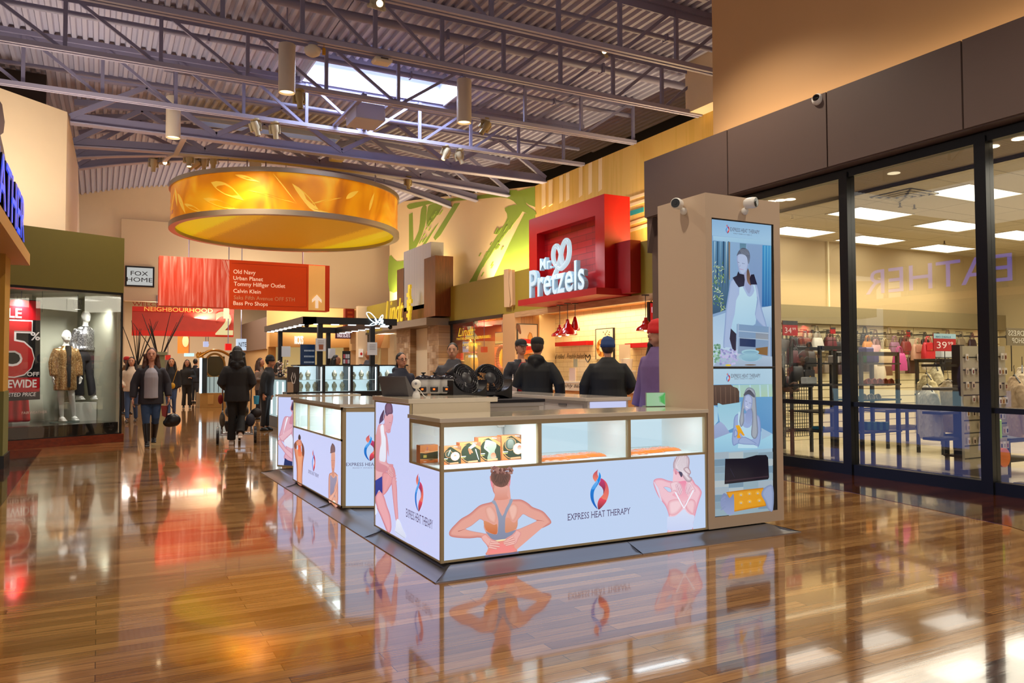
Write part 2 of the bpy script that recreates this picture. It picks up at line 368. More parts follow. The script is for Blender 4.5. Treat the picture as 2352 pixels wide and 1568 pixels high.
for pts in ([(1229, 428), (1229, 475), (1215, 470), (1196, 456), (1186, 440)], [(1229, 492), (1229, 700), (1105, 700), (1170, 560), (1205, 490)],
            [(940, 468), (1000, 459), (1100, 449), (1186, 436), (1210, 470), (1229, 484), (1229, 494), (1200, 485), (1180, 462), (1150, 453), (1090, 458), (1000, 466), (960, 476), (940, 480)],
            [(1160, 478), (1190, 470), (1203, 482), (1160, 540), (1105, 620), (1092, 655), (1072, 665), (1100, 610), (1140, 545), (1166, 500)],
            [(1044, 467), (1057, 466), (1012, 540), (1000, 552), (996, 545)], [(988, 470), (1018, 468), (1000, 500), (985, 518), (980, 512), (982, 486)],
            [(968, 480), (980, 474), (976, 520), (955, 570), (942, 572), (962, 530)], [(940, 492), (948, 488), (950, 560), (940, 600)],
            [(1000, 520), (1008, 512), (960, 590), (950, 592)],
            [(895, 588), (912, 600), (940, 596), (960, 600), (960, 640), (930, 660), (895, 668)], [(1018, 620), (1028, 640), (1038, 668), (1018, 680)]):
    gs.merge(stroke(spline([tuple(p) for p in pts], True, 3) if len(pts) > 5 else pts, GRN, .009))
for i in range(26):                      # dry-brush splinters beside the big strokes
    t = random.random(); x = 1170-95*t+random.uniform(-16, 24); y = 505+150*t+random.uniform(-8, 8); L = random.uniform(6, 16)
    gs.merge(stroke([(x, y), (x+2.2, y), (x+2.2-L*.55, y+L), (x-L*.55, y+L)], GRN, .009))
for i in range(14):
    t = random.random(); x = 1010-40*t+random.uniform(-10, 10); y = 480+70*t; L = random.uniform(6, 14)
    gs.merge(stroke([(x, y), (x+2, y), (x+2-L*.6, y+L), (x-L*.6, y+L)], GRN, .009))
gs.build('brush_strokes', GRN, mu)
st = MB()
for pts in ([(1424, 492), (1479, 476), (1479, 486), (1424, 503)],): st.merge(stroke(pts, TEAL, .006))
st.build('teal_stripe', TEAL, mu)
st = MB()
for y in (455, 470, 512, 528):
    st.merge(stroke([(1424, y+6), (1510, y-22), (1510, y-15), (1424, y+13)], CRM, .006))
for x in (1246, 1262, 1285, 1300, 1330, 1352, 1375): st.merge(stroke([(x, 430-(x-1229)*.44), (x+8, 426-(x-1229)*.44), (x+8, 478-(x-1229)*.3), (x, 484-(x-1229)*.3)], CRM, .006))
st.build('cream_stripes', CRM, mu)
# beige wall over the brown shop fascia and the strip beside it
struct('wall_right_upper', MB().box(8.3, -9, 4.6, 12.0, 9.06, 8.3), mat('#c4996a', .7, noise=.05, nscale=1.2))
struct('wall_right_return', MB().box(11.6, 11.5, 7.03, 12.2, 13.55, 8.3), CREAM)
# left upper wall, far end wall with its recess
lw = MB().prism([(-4.2, 16.6), (-.72, 19.85), (-.62, 25), (-.85, 38.2), (-1.2, 38.2), (-1.2, 20.1), (-4.5, 16.9)][::-1], 2.5, 7.05)
struct('wall_left', lw, CREAM)
struct('wall_left_brown', MB().box(-6, 21.0, 7.0, -1.2, 21.2, 8.2), mat('#2d1a0c', .7))
struct('wall_back', MB().box(-1.2, 38, 4.32, 13, 38.25, 9.7), CREAM)
fr = MB().box(.75, 37.88, 4.32, 13, 38, 7.9); struct('wall_back_panel', fr, CREAM2)
struct('wall_back_left', MB().box(-1.2, 38, 0, .92, 38.25, 4.32), mat('#d2bc94', .7))
# shopfront wall of the pretzel bay and the neighbours (olive band over the openings)
OB = MB().prism([(13.2, 3.0), (36, 3.0), (36, 4.27), (13.2, 4.27)], 11.2, 11.4, 'X')
struct('wall_right_band', OB.box(11.4, 13.2, 4.2, 12, 36, 4.268), OLIVE)
struct('trim_4', MB().box(11.16, 20.93, 0, 11.36, 21.75, 3.0), mat('#d2a878', .5))
struct('trim_5', MB().box(11.15, 14.0, 2.86, 11.3, 20.95, 3.02), woodgrain('pale_ash', '#c9a57c', '#a9845e', 'Y'))
for i, (a, c) in enumerate(((21.75, 26.0), (31.0, 36.0))): struct('trim_%d' % (6+i), MB().box(11.14, a, 2.92, 11.26, c, 3.02), BLACK)
# ================================================================== ROOF STEEL, PIPES, LAMPS
STL = mat('#85819e', .5); STL2 = mat('#a5a1ba', .5); PIPE = mat('#8c88a2', .45)
CX = 5.65
def truss(Y, xl, xr, label, step=1.5, top=1.06, xo=0):
    t = thing('roof_truss', label, 'roof truss', (CX, Y, 7.0), 0, 'straight roof trusses')
    b = MB()
    for s in (-1, 1): b.box(xl, Y+s*.055-.03, 7.0, xr, Y+s*.055+.03, 7.085)
    b.build('bottom_chord', STL2, t); MB().box(xl, Y-.07, 7.0+top, xr, Y+.07, 7.0+top+.1).box(xl, Y-.012, 7.0+top-.14, xr, Y+.012, 7.0+top).build('top_chord', STL, t)
    k = 0
    for s in (-1, 1):
        x = CX+xo
        while xl < x < xr:
            if not (s == 1 and x == CX+xo): MB().box(x-.035, Y-.03, 7.04, x+.035, Y+.03, 7.0+top).build('web_vertical', STL, t)
            x2 = x+s*step
            if s*(x2-(xl if s < 0 else xr)) < .3: MB().bar((x+s*.06, Y, 7.06), (x2-s*.05, Y, 7.0+top), .06, .05, (0,1,0)).build('web_diagonal', STL, t)
            x = x2
    return t
for Y, xl, xr, st, xo, nm in ((9.1, -6, 8.28, 1.4, 0, 'nearest grey roof truss, cut off by the top edge above the beige wall'),
                    (11.4, -6, 11.98, 1.3, 0, 'second grey roof truss from the camera, across the top of the view'), (13.5, -6, 11.98, 1.31, 0, 'third grey roof truss from the camera, carrying the right-hand spotlight'),
                    (15.95, -6, 11.98, 1.57, 0, 'fourth grey roof truss from the camera, in front of the large skylight'), (18.35, -6, 11.98, 1.42, 0, 'fifth grey roof truss, lit blue by the skylight, above two pairs of spotlights')):
    truss(Y, xl, xr, nm, st, xo=xo)
def arch(Y, ze, zm, xr, label):
    """roof truss whose bottom chord rises to the middle"""
    t = thing('arched_roof_truss', label, 'roof truss', (CX, Y, 7.0), 0, 'arched roof trusses')
    xl = -.68; n = 22; zf = lambda x: ze+(zm-ze)*(1-((x-CX)/(CX-xl))**2) if abs((x-CX)/(CX-xl)) < 1.2 else ze
    ps = [(xl+(xr-xl)*i/n) for i in range(n+1)]
    b = MB(); b2 = MB(); tp = MB()
    for a, c in zip(ps, ps[1:]):
        b.bar((a, Y, zf(a)+.13), (c, Y, zf(c)+.13), .05, .22); b2.bar((a, Y, zf(a)), (c, Y, zf(c)), .24, .03)
        tp.bar((a, Y, zf(a)+1.15), (c, Y, zf(c)+1.15), .16, .16)
    b.build('bottom_chord', STL, t); b2.build('chord_flange', STL2, t); tp.build('top_chord', STL, t)
    x = xl; s = 0; w = (xr-xl)/8
    for i in range(8):
        a, c = xl+w*i, xl+w*(i+1); z0, z1 = (zf(a)+.15, zf(c)+1.1) if i % 2 == 0 else (zf(a)+1.1, zf(c)+.15)
        MB().bar((a, Y, z0), (c, Y, z1), .12, .1, (0,1,0)).build('web_diagonal', STL, t)
    return t, zf
AR = []
for Y, ze, zm, xr, nm in ((20.5, 6.99, 7.0, 12.0, 'first heavy roof beam truss with flat bottom chord, in front of the round yellow drum'), (22.9, 7.05, 7.27, 12.0, 'second heavy roof truss with slightly arched bottom chord, above the round yellow drum'),
                          (25.4, 7.36, 7.95, 12.4, 'third heavy roof truss with arched bottom chord'), (27.8, 7.58, 8.46, 12.6, 'farthest arched roof truss, in front of the cream end wall')):
    AR.append((Y, arch(Y, ze, zm, xr, nm)[1]))
sp = MB()
for (Ya, fa), (Yb, fb) in zip(AR, AR[1:]): sp.bar((1.75, Ya, fa(1.75)-.02), (1.75, Yb, fb(1.75)-.02), .12, .05)
tag(sp.build('roof_strut', mat('#b5a9ae', .5)), 'pale flat strut running under the arched roof trusses at left', 'strut')
# pipes
for y, z, r, x1, lb in ((14.1, 7.9, .085, 12, 'thick grey pipe running under the roof deck'), (16.15, 7.8, .055, 12, 'thin grey sprinkler pipe passing in front of the large skylight'),
                        (11.9, 7.75, .05, 12, 'thin grey pipe nearest the camera under the roof deck'), (18.6, 7.55, .045, 12, 'thin grey pipe behind the blue-lit roof truss')):
    t = thing('sprinkler_pipe', lb, 'pipe', (CX, y, z)); MB().tube((-6, y, z), (x1, y, z), r, 10).build('pipe_run', PIPE, t, 40)
    for x in (-2.5, 1.8, 6.0, 9.7): MB().box(x-.02, y-r-.02, z-r-.02, x+.02, y+r+.02, z+r+.02).build('pipe_clamp', STL, t)
cdt = MB()
for k in range(4): cdt.tube((1.2, 18.9+k*.09, 8.08), (12, 18.9+k*.09, 8.08), .014, 6)
tag(cdt.build('conduit_bundle', PIPE), 'bundle of thin conduits clipped under the roof deck', 'conduit')
# cylinder pendants
CYLM = mat('#cdbfae', .45)
def cyl(loc, lb):
    t = local(thing('pendant_downlight', lb, 'downlight', loc, 0, 'cylinder downlights'))
    MB().lathe([(.001, .46), (.15, .46), (.155, .44), (.155, -.46), (.145, -.46), (.14, -.42), (.001, -.40)], n=28).build('lamp_housing', CYLM, t, 40)
    MB().lathe([(.001, -.425), (.135, -.425)], n=24).build('lamp_glass', emat('#ffdca0', 3.0), t)
    MB().tube((0, 0, .46), (0, 0, 1.22), .012, 6).build('hanging_rod', STL, t)
    return t
for p, z, lb in (((659, 158), 6.95, 'white cylinder downlight hanging left of the large skylight'), ((398, 270), 6.95, 'small white cylinder downlight far left among the roof trusses'), ((1066, 233), 6.95, 'white cylinder downlight hanging right of the large skylight')):
    q = at(*p, 'Z', z); cyl((q.x, q.y, q.z+.0), lb)
# spotlights
BRS = mat('#b9ab8c', .4); BRS2 = mat('#a08d62', .45)
def spot(px, py, Y, lb, on=1, tilt=0, fins=1, to=(0, 0, -1), dark=0, s=1.0):
    p = at(px, py, 'Y', Y); t = local(thing('spotlight', lb, 'spotlight', tuple(p), 0, 'spotlights under the roof trusses')); m_ = BRS2 if dark else BRS
    rot = Vector(to).normalized().rotation_difference(Vector((0, 0, -1))).to_matrix().to_4x4().inverted()
    MB().lathe([(.001, .2), (.10, .2), (.10, .17), (.03, .16), (.03, .1), (.001, .1)], n=18).build('mounting_plate', m_, t, 40)
    arm = MB().tube((-.11, 0, -.02), (-.11, 0, .14), .012, 6).tube((.11, 0, -.02), (.11, 0, .14), .012, 6).tube((-.11, 0, .14), (.11, 0, .14), .012, 6); arm.build('yoke', m_, t)
    hd = MB().lathe([(.001, .13), (.085, .13), (.085, -.02), (.06, -.05), (.06, -.19), (.052, -.19), (.05, -.17), (.001, -.168)], n=20)
    if fins:
        for k in range(5): hd.lathe([(.001, .12), (.035, .12), (.035, -.07), (.001, -.07)], (-.10+.05*k, .055, 0), 10)
    hd.xf(rot); hd.build('lamp_head', m_, t, 40)
    MB().lathe([(.001, -.172), (.049, -.172)], n=18).xf(rot).build('lamp_glass', emat('#ffe3b0', 9) if on else mat('#3a332a', .3), t)
    t.scale = (s, s, s); return t
spot(867, 8, 11.4, 'lit spotlight at the very top edge of the view', 1, to=(-.1, -.9, -.4))
spot(1388, 118, 13.5, 'lit brass spotlight high on the right, left of the beige wall', 1, to=(-.5, -.75, -.35))
spot(688, 228, 15.95, 'dark brass spotlight hanging left of the grey speaker box', 0, to=(.1, 0, -1), dark=1)
spot(588, 293, 18.35, 'left spotlight of the pair above the left side of the yellow drum', 0, to=(.3, 0, -1))
spot(632, 300, 18.35, 'right spotlight of the pair above the left side of the yellow drum', 0, to=(.15, .2, -1))
spot(1115, 292, 15.95, 'brass spotlight tilted left, right of the large skylight', 0, to=(-.6, .2, -1), dark=1)
spot(1024, 352, 18.35, 'left spotlight of the tilted pair above the mural', 1, to=(-.45, 0, -1))
spot(1056, 360, 18.35, 'right spotlight of the tilted pair above the mural', 0, to=(.45, 0, -1))
spot(938, 420, 22.9, 'brass spotlight beside the right rim of the yellow drum', 0, to=(0, 0, -1), dark=1)
spot(353, 377, 27.7, 'leftmost spotlight of the far row under the arched truss', 0, to=(0, .1, -1), s=1.25)
spot(378, 370, 27.7, 'glowing spotlight, second in the far row under the arched truss', 1, to=(0, -1, -.5), s=1.25)
spot(434, 366, 25.5, 'lit spotlight, third in the far row', 1, to=(0, -.2, -1), s=1.25)
spot(447, 378, 27.7, 'white spotlight tilted left, fourth in the far row', 0, to=(-.7, 0, -.7), s=1.2)
spot(469, 375, 27.7, 'white finned spotlight, fifth in the far row', 0, s=1.2)
spot(490, 374, 25.5, 'last spotlight of the far row, left of the yellow drum', 0, fins=0, s=1.25)
# speaker box, sensors
tag(MB().box(4.85, 15.95, 7.1, 4.95, 18.35, 7.16).box(5.55, 15.95, 7.1, 5.65, 18.35, 7.16).build('cross_bars', STL), 'pair of steel bars between two trusses carrying the grey loudspeaker', 'bars')
p = at(840, 268, 'Y', 17.0); t = thing('loudspeaker_box', 'large grey loudspeaker box hung from the roof above the yellow drum', 'loudspeaker', (p.x, 17.0, p.z))
MB().rbox(p.x-.34, 16.6, p.z-.17, p.x+.33, 17.4, p.z+.19, .01).build('cabinet', mat('#a5a0ae', .5), t)
hg = MB()
for a in (-.28, .28): hg.tube((p.x+a, 17.0, p.z+.19), (p.x+a, 17.0, 7.12), .01, 6)
hg.tube((p.x-.3, 17, 7.1), (p.x+.3, 17, 7.1), .015, 6).build('hanging_bracket', STL, t)
p = at(877, 141, 'Y', 13.5); t = thing('wireless_access_point', 'white box of a wireless unit clipped under a roof truss above the skylight', 'wireless unit', tuple(p))
MB().rbox(p.x-.17, p.y-.13, p.z-.045, p.x+.17, p.y+.13, p.z+.045, .03).build('casing', mat('#d6cbb8', .4), t); MB().box(p.x-.06, p.y-.14, p.z+.0, p.x+.08, p.y-.128, p.z+.025).build('vent_slot', mat('#4a4340', .5), t); MB().tube((p.x, 13.5, p.z+.04), (p.x, 13.5, 7.05), .012, 6).build('hanger', STL, t)
p = at(718, 117, 'Y', 13.5); t = local(thing('dome_sensor', 'white dome sensor under a roof truss near the top of the view', 'sensor', tuple(p)))
MB().lathe([(.001, .09), (.08, .09), (.085, .05), (.14, .04), (.145, .0), (.12, -.06), (.05, -.10), (.001, -.105)], n=24).build('dome', mat('#cfc3b2', .4), t, 40); MB().box(-.07, -.07, .09, .07, .07, .13).build('base_plate', STL, t)
p = at(744, 117, 'Y', 13.5); tag(MB().rbox(p.x-.028, p.y-.02, p.z-.07, p.x+.028, p.y+.02, p.z+.05, .006).tube((p.x, p.y, p.z+.05), (p.x, p.y, p.z+.12), .005, 6).build('hanging_tag', mat('#c48a10', .5)), 'small amber tag hanging beside the dome sensor', 'tag')
for px, py, Y, lb in ((773, 365, 22.6, 'flat white sensor above the yellow drum'), (585, 385, 27.6, 'white square box hung behind the yellow drum')):
    p = at(px, py, 'Y', Y); tag(MB().rbox(p.x-.2, p.y-.15, p.z-.06, p.x+.2, p.y+.15, p.z+(.06 if px > 700 else .22), .02).build('ceiling_sensor', mat('#dcd6cf', .5)), lb, 'sensor')
# ------------------------------------------------------------------ round drum
DC = Vector((4.95, 23.75, 0)); DR, Z0, Z1 = 3.25, 5.36, 6.52
def drum_print():
    m, nt, b = nodes('wheat_print'); v = coords(nt)
    n1 = nt.nodes.new('ShaderNodeTexNoise'); n1.inputs['Scale'].default_value = .9; n1.inputs['Detail'].default_value = 2; n1.inputs['Distortion'].default_value = 1.2
    nt.links.new(coords(nt, (0, R(35), 0), (1, 1, .7)), n1.inputs['Vector'])
    n2 = nt.nodes.new('ShaderNodeTexWave'); n2.inputs['Scale'].default_value = .7; n2.inputs['Distortion'].default_value = 6; n2.inputs['Detail'].default_value = 2; n2.inputs['Detail Scale'].default_value = .8
    nt.links.new(coords(nt, (0, R(50), 0), (1, 1, 1.6)), n2.inputs['Vector'])
    c = ramp(nt, [(.3, '#a85600'), (.48, '#c87600'), (.6, '#d98c06'), (.72, '#e3a520')], n1.outputs['Fac'])
    nt.links.new(c, b.inputs['Base Color']); nt.links.new(c, b.inputs['Emission Color']); b.inputs['Emission Strength'].default_value = .5; b.inputs['Roughness'].default_value = .35
    return m
t = thing('hanging_drum_light', 'huge round backlit drum with a golden wheat print hanging from the roof', 'drum light', (DC.x, DC.y, Z0))
WHT = drum_print()
MB().lathe([(DR, Z0+.06), (DR, Z1-.06)], (DC.x, DC.y, 0), 96).build('printed_band', WHT, t, 40)
RIM = mat('#a1917c', .35, .6)
for z0, z1, nm in ((Z1-.09, Z1+.03, 'top_rim'), (Z0-.05, Z0+.09, 'bottom_rim')):
    MB().lathe([(DR+.01, z0), (DR+.05, z0), (DR+.05, z1), (DR+.01, z1), (DR-.12, z1), (DR-.12, z0), (DR+.01, z0)], (DC.x, DC.y, 0), 96).build(nm, RIM, t, 40)
m, nt, b = nodes('drum_underside'); v = coords(nt, (0, 0, R(-62)))
sx = nt.nodes.new('ShaderNodeSeparateXYZ'); nt.links.new(v, sx.inputs[0])
wv2 = nt.nodes.new('ShaderNodeTexWave'); wv2.inputs['Scale'].default_value = .075; wv2.inputs['Distortion'].default_value = 2.5; wv2.inputs['Detail'].default_value = 1; wv2.inputs['Detail Scale'].default_value = .3
nt.links.new(coords(nt, (0, 0, R(118)), (1, .12, 1)), wv2.inputs['Vector'])
gr = nt.nodes.new('ShaderNodeTexNoise'); gr.inputs['Scale'].default_value = 38
nt.links.new(coords(nt), gr.inputs['Vector'])
f = mth(nt, 'ADD', wv2.outputs['Fac'], mth(nt, 'MULTIPLY', mth(nt, 'SUBTRACT', gr.outputs['Fac'], .5), .25))
c = ramp(nt, [(0, '#b07c00'), (.28, '#b88200'), (.32, '#d0a000'), (.5, '#cfa204'), (.54, '#dcc400'), (.85, '#d8b800'), (.92, '#b47404')], f, 'CONSTANT')
nt.links.new(c, b.inputs['Base Color']); nt.links.new(c, b.inputs['Emission Color']); b.inputs['Emission Strength'].default_value = .45
MB().lathe([(.001, Z0+.04), (DR-.11, Z0+.04)], (DC.x, DC.y, 0), 96).build('underside_panel', m, t)
leaf = MB()
def leafp(a, z, L, wd, tilt):
    pts = []
    for i in range(9):
        s_ = i/8; wq = wd*math.sin(math.pi*s_**.8); pts.append((s_*L, wq))
    out = [(u, w_) for u, w_ in pts]+[(u, -w_*.6) for u, w_ in pts[::-1][1:-1]]
    res = []
    for u, w_ in out:
        du = u*math.cos(tilt)-w_*math.sin(tilt); dz = u*math.sin(tilt)+w_*math.cos(tilt)
        zz = min(Z1-.1, max(Z0+.1, z+dz)); th = a+du/DR; res.append((DC.x+(DR+.006)*math.cos(th), DC.y+(DR+.006)*math.sin(th), zz))
    return res
lm = []
rr = random.Random(3)
for a, z, L, wd, tl in ((-2.42, 6.2, 1.1, .17, -.5), (-2.5, 5.8, 1.2, .10, -.35), (-1.75, 6.15, 1.5, .12, -.85), (-2.1, 5.95, 1.3, .03, -.25), (-2.95, 6.3, .6, .09, -1.2), (-2.88, 6.1, .8, .1, -.9),
                    (-2.75, 5.75, .9, .07, -.4), (-1.3, 5.9, .5, .08, .6), (-1.05, 5.7, .6, .06, 1.2), (-2.2, 6.35, .7, .06, -.3), (-3.1, 5.6, .9, .05, .9), (-1.9, 6.4, 1.0, .02, -.9), (-1.6, 5.65, .9, .03, .3), (-2.6, 6.4, .5, .02, .8)):
    leaf.poly(leafp(a, z, L, wd, tl))
leaf.build('printed_wheat', mat('#d9a52c', .4, emit=.45, ecol='#efbf45'), t)
pat = MB()
for z, a0, a1 in ((6.05, -3.5, -3.2), (5.85, -3.5, -3.22), (5.62, -3.5, -3.0)):
    n = 8; P = [(DC.x+(DR+.004)*math.cos(a0+(a1-a0)*i/n), DC.y+(DR+.004)*math.sin(a0+(a1-a0)*i/n)) for i in range(n+1)]
    for q, w_ in zip(P, P[1:]): pat.add([(*q, z), (*w_, z), (*w_, z+.11), (*q, z+.11)], [(0, 1, 2, 3)])
pat.build('printed_stripe', emat('#a64a00', .8), t)
for px, y1, Y in ((524, 340, 22.9), (568, 330, 22.9), (611, 340, 22.9), (657, 370, 25.4), (862, 370, 22.9), (868, 392, 25.4)):
    p = at(px, y1, 'Y', Y); b_ = Vector((p.x, p.y, Z1)); dd = (b_-DC).xy
    if dd.length > DR-.1: f_ = (DR-.1)/dd.length; b_.x = DC.x+dd.x*f_; b_.y = DC.y+dd.y*f_
    MB().tube(p, b_, .012 if px not in (568, 611, 862) else .02, 6).build('hanging_rod', STL, t)
# ------------------------------------------------------------------ direction sign and other hanging signs
RED1 = mat('#d8401c', .5, emit=.25); 
def sgn_pt(x, y, Y=28.0): return at(x, y, 'Y', Y)
t = thing('direction_sign', 'long orange-red overhead direction sign listing shops with a white arrow', 'direction sign', (4.4, 28, 3.4))
z0, z1 = 3.39, 5.05; xa, xb, xc, xd = 1.68, sgn_pt(526, 650).x, sgn_pt(708, 660).x, sgn_pt(757, 660).x
xe = sgn_pt(746, 660).x
MB().box(xa, 28, z0, xd, 28.5, z1).build('sign_body', mat('#c93a16', .5, emit=.1), t)
m, nt, b = nodes('wheat_photo'); n1 = nt.nodes.new('ShaderNodeTexNoise'); n1.inputs['Scale'].default_value = 2.2; n1.inputs['Detail'].default_value = 6; n1.inputs['Distortion'].default_value = .6
nt.links.new(coords(nt, (0, R(12), 0), (4.5, 1, .35)), n1.inputs['Vector'])
c = ramp(nt, [(.38, '#c23820'), (.55, '#cf5f4e'), (.72, '#dd9384')], n1.outputs['Fac']); nt.links.new(c, b.inputs['Base Color']); nt.links.new(c, b.inputs['Emission Color']); b.inputs['Emission Strength'].default_value = .3
MB().box(xa, 27.98, z0+.02, xb, 28, z1).build('photo_panel', m, t)
PK = mat('#e3a99b', .5, emit=.2)
ear = MB()
for i in range(16):
    a = xa+2.3+rr.uniform(-.35, .5); ear.add([(a, 27.975, z1-.03), (a+.025, 27.975, z1-.03), (a+.5+.012, 27.975, z0+.05), (a+.5, 27.975, z0+.05)], [(0, 1, 2, 3)])
ear.prism([(a_[0], a_[1]) for a_ in [(xa+2.08, z1-.05), (xa+2.4, z1-.05), (xa+2.42, z1-.35), (xa+2.3, z1-.62), (xa+2.2, z1-.45)]], 27.97, 27.98, 'Y'); ear.build('wheat_ear_print', PK, t)
MB().box(xb, 27.95, z0-.02, xc, 28, z1+.0).build('list_panel', mat('#d24410', .45, emit=.2), t)
MB().box(xb+.08, 27.945, z0+.12, xc-.06, 27.95, z0+.135).box(xb+.08, 27.945, z1-.12, xc-.06, 27.95, z1-.105).box(xc-.07, 27.945, z0+.12, xc-.055, 27.95, z1-.11).build('panel_line', mat('#b5330c', .5), t)
MB().box(xc, 27.96, z0+.02, xe, 28, z1-.03).build('arrow_panel', mat('#eebf72', .5, emit=.3), t)
for s_, y0, y1, w0, w1, cc in (('Old Navy', 618.5, 631, 536, 587, 1), ('Urban Planet', 633.5, 642.5, 536, 604, 1), ('Tommy Hilfiger Outlet', 646.5, 659, 537, 655, 1), ('Calvin Klein', 663, 672, 536, 599, 1), ('Saks Fifth Avenue OFF 5TH', 678, 687, 537, 677, 0), ('Bass Pro Shops', 691, 703, 536, 615, 1)):
    a = sgn_pt(w0, y1, 27.94); c_ = sgn_pt(w1, y1, 27.94); h = sgn_pt(w0, y0, 27.94).z-a.z
    fit_text(s_, a, (1,0,0), (0,0,1), c_.x-a.x, h, offset=.004).build('sign_lettering', mat('#f3dcc0', .5, emit=.5) if cc else mat('#d69a72', .5, emit=.2), t)
ax_ = (xc+xe)/2; az = z0+.28
MB().prism([(ax_-.05, az-.18), (ax_+.05, az-.18), (ax_+.05, az+.12), (ax_+.17, az+.02), (ax_+.17, az+.12), (ax_, az+.3), (ax_-.17, az+.12), (ax_-.17, az+.02), (ax_-.05, az+.12)], 27.93, 27.96, 'Y').build('arrow', mat('#f6ead8', .5, emit=.5), t)
for x in (2.6, 6.4): MB().tube((x, 28.2, z1), (x, 28.2, 8.9), .02, 6).build('hanging_rod', STL, t)
q = at(525, 708, 'Y', 27.6); t = thing('sign_lamp', 'small glowing lamp under the lower edge of the direction sign', 'lamp', (q.x, 27.9, 3.2))
MB().box(q.x-.08, 28.02, 3.05, q.x+.08, 28.2, 3.395).build('lamp_glass', emat('#ffe0a8', 1.5), t)
t = thing('neighbourhood_sign', 'red WELCOME NEIGHBOURHOOD 2 sign over the far corridor', 'sign', (3.3, 37.8, 2.8))
Yn = 37.7
g = lambda x, y: at(x, y, 'Y', Yn)
a, c_ = g(303, 770), g(537, 703)
MB().box(a.x, Yn, a.z, c_.x, Yn+.3, g(303, 703).z).build('sign_body', mat('#b3392a', .5, emit=.2, noise=.2, nscale=3), t)
MB().box(a.x, Yn-.03, a.z, c_.x, Yn, g(303, 758).z).box(a.x, Yn-.03, g(303, 714).z, c_.x, Yn, g(303, 703).z).build('sign_border', mat('#c52417', .5, emit=.3), t)
fit_text('WELCOME TO', g(304, 702), (1,0,0), (0,0,1), 2.2, g(304, 693).z-g(304, 702).z, extrude=.05).build('sign_lettering', mat('#a8281c', .5), t)
fit_text('NEIGHBOURHOOD', g(331, 714)+Vector((0, -.06, 0)), (1,0,0), (0,0,1), g(488, 714).x-g(331, 714).x, g(331, 704).z-g(331, 714).z, offset=.004).build('sign_lettering', mat('#f0b455', .5, emit=.5), t)
fit_text('2', g(494, 769)+Vector((0, -.1, 0)), (1,0,0), (0,0,1), g(534, 769).x-g(494, 769).x, g(494, 715).z-g(494, 769).z, extrude=.06, offset=.03).build('numeral', emat('#f3e0a0', .9), t)
MB().tube((2.2, 37.86, 3.9), (2.2, 37.86, 4.6), .02, 6).tube((4.8, 37.86, 3.9), (4.8, 37.86, 4.6), .02, 6).build('hanging_rods', STL, t)
t = thing('fox_home_sign', 'square white FOX HOME wall sign with a black frame', 'sign', (1.5, 37.8, 5.0)); h_ = lambda x, y: at(x, y, 'Y', 37.8)
a, c_ = h_(287, 657), h_(355, 613); MB().box(a.x, 37.8, a.z, c_.x, 38, c_.z).build('sign_frame', BLACK, t); MB().box(a.x+.07, 37.78, a.z+.07, c_.x-.07, 37.8, c_.z-.07).build('sign_panel', emat('#cfd0cc', .75), t)
fit_text('FOX', h_(300, 632)+Vector((0, -.03, 0)), (1,0,0), (0,0,1), h_(340, 632).x-h_(300, 632).x, h_(300, 622).z-h_(300, 632).z, offset=.004).build('sign_lettering', BLACK, t)
fit_text('HOME', h_(291, 646)+Vector((0, -.03, 0)), (1,0,0), (0,0,1), h_(350, 646).x-h_(291, 646).x, h_(291, 636).z-h_(291, 646).z, offset=.0).build('sign_lettering', BLACK, t)
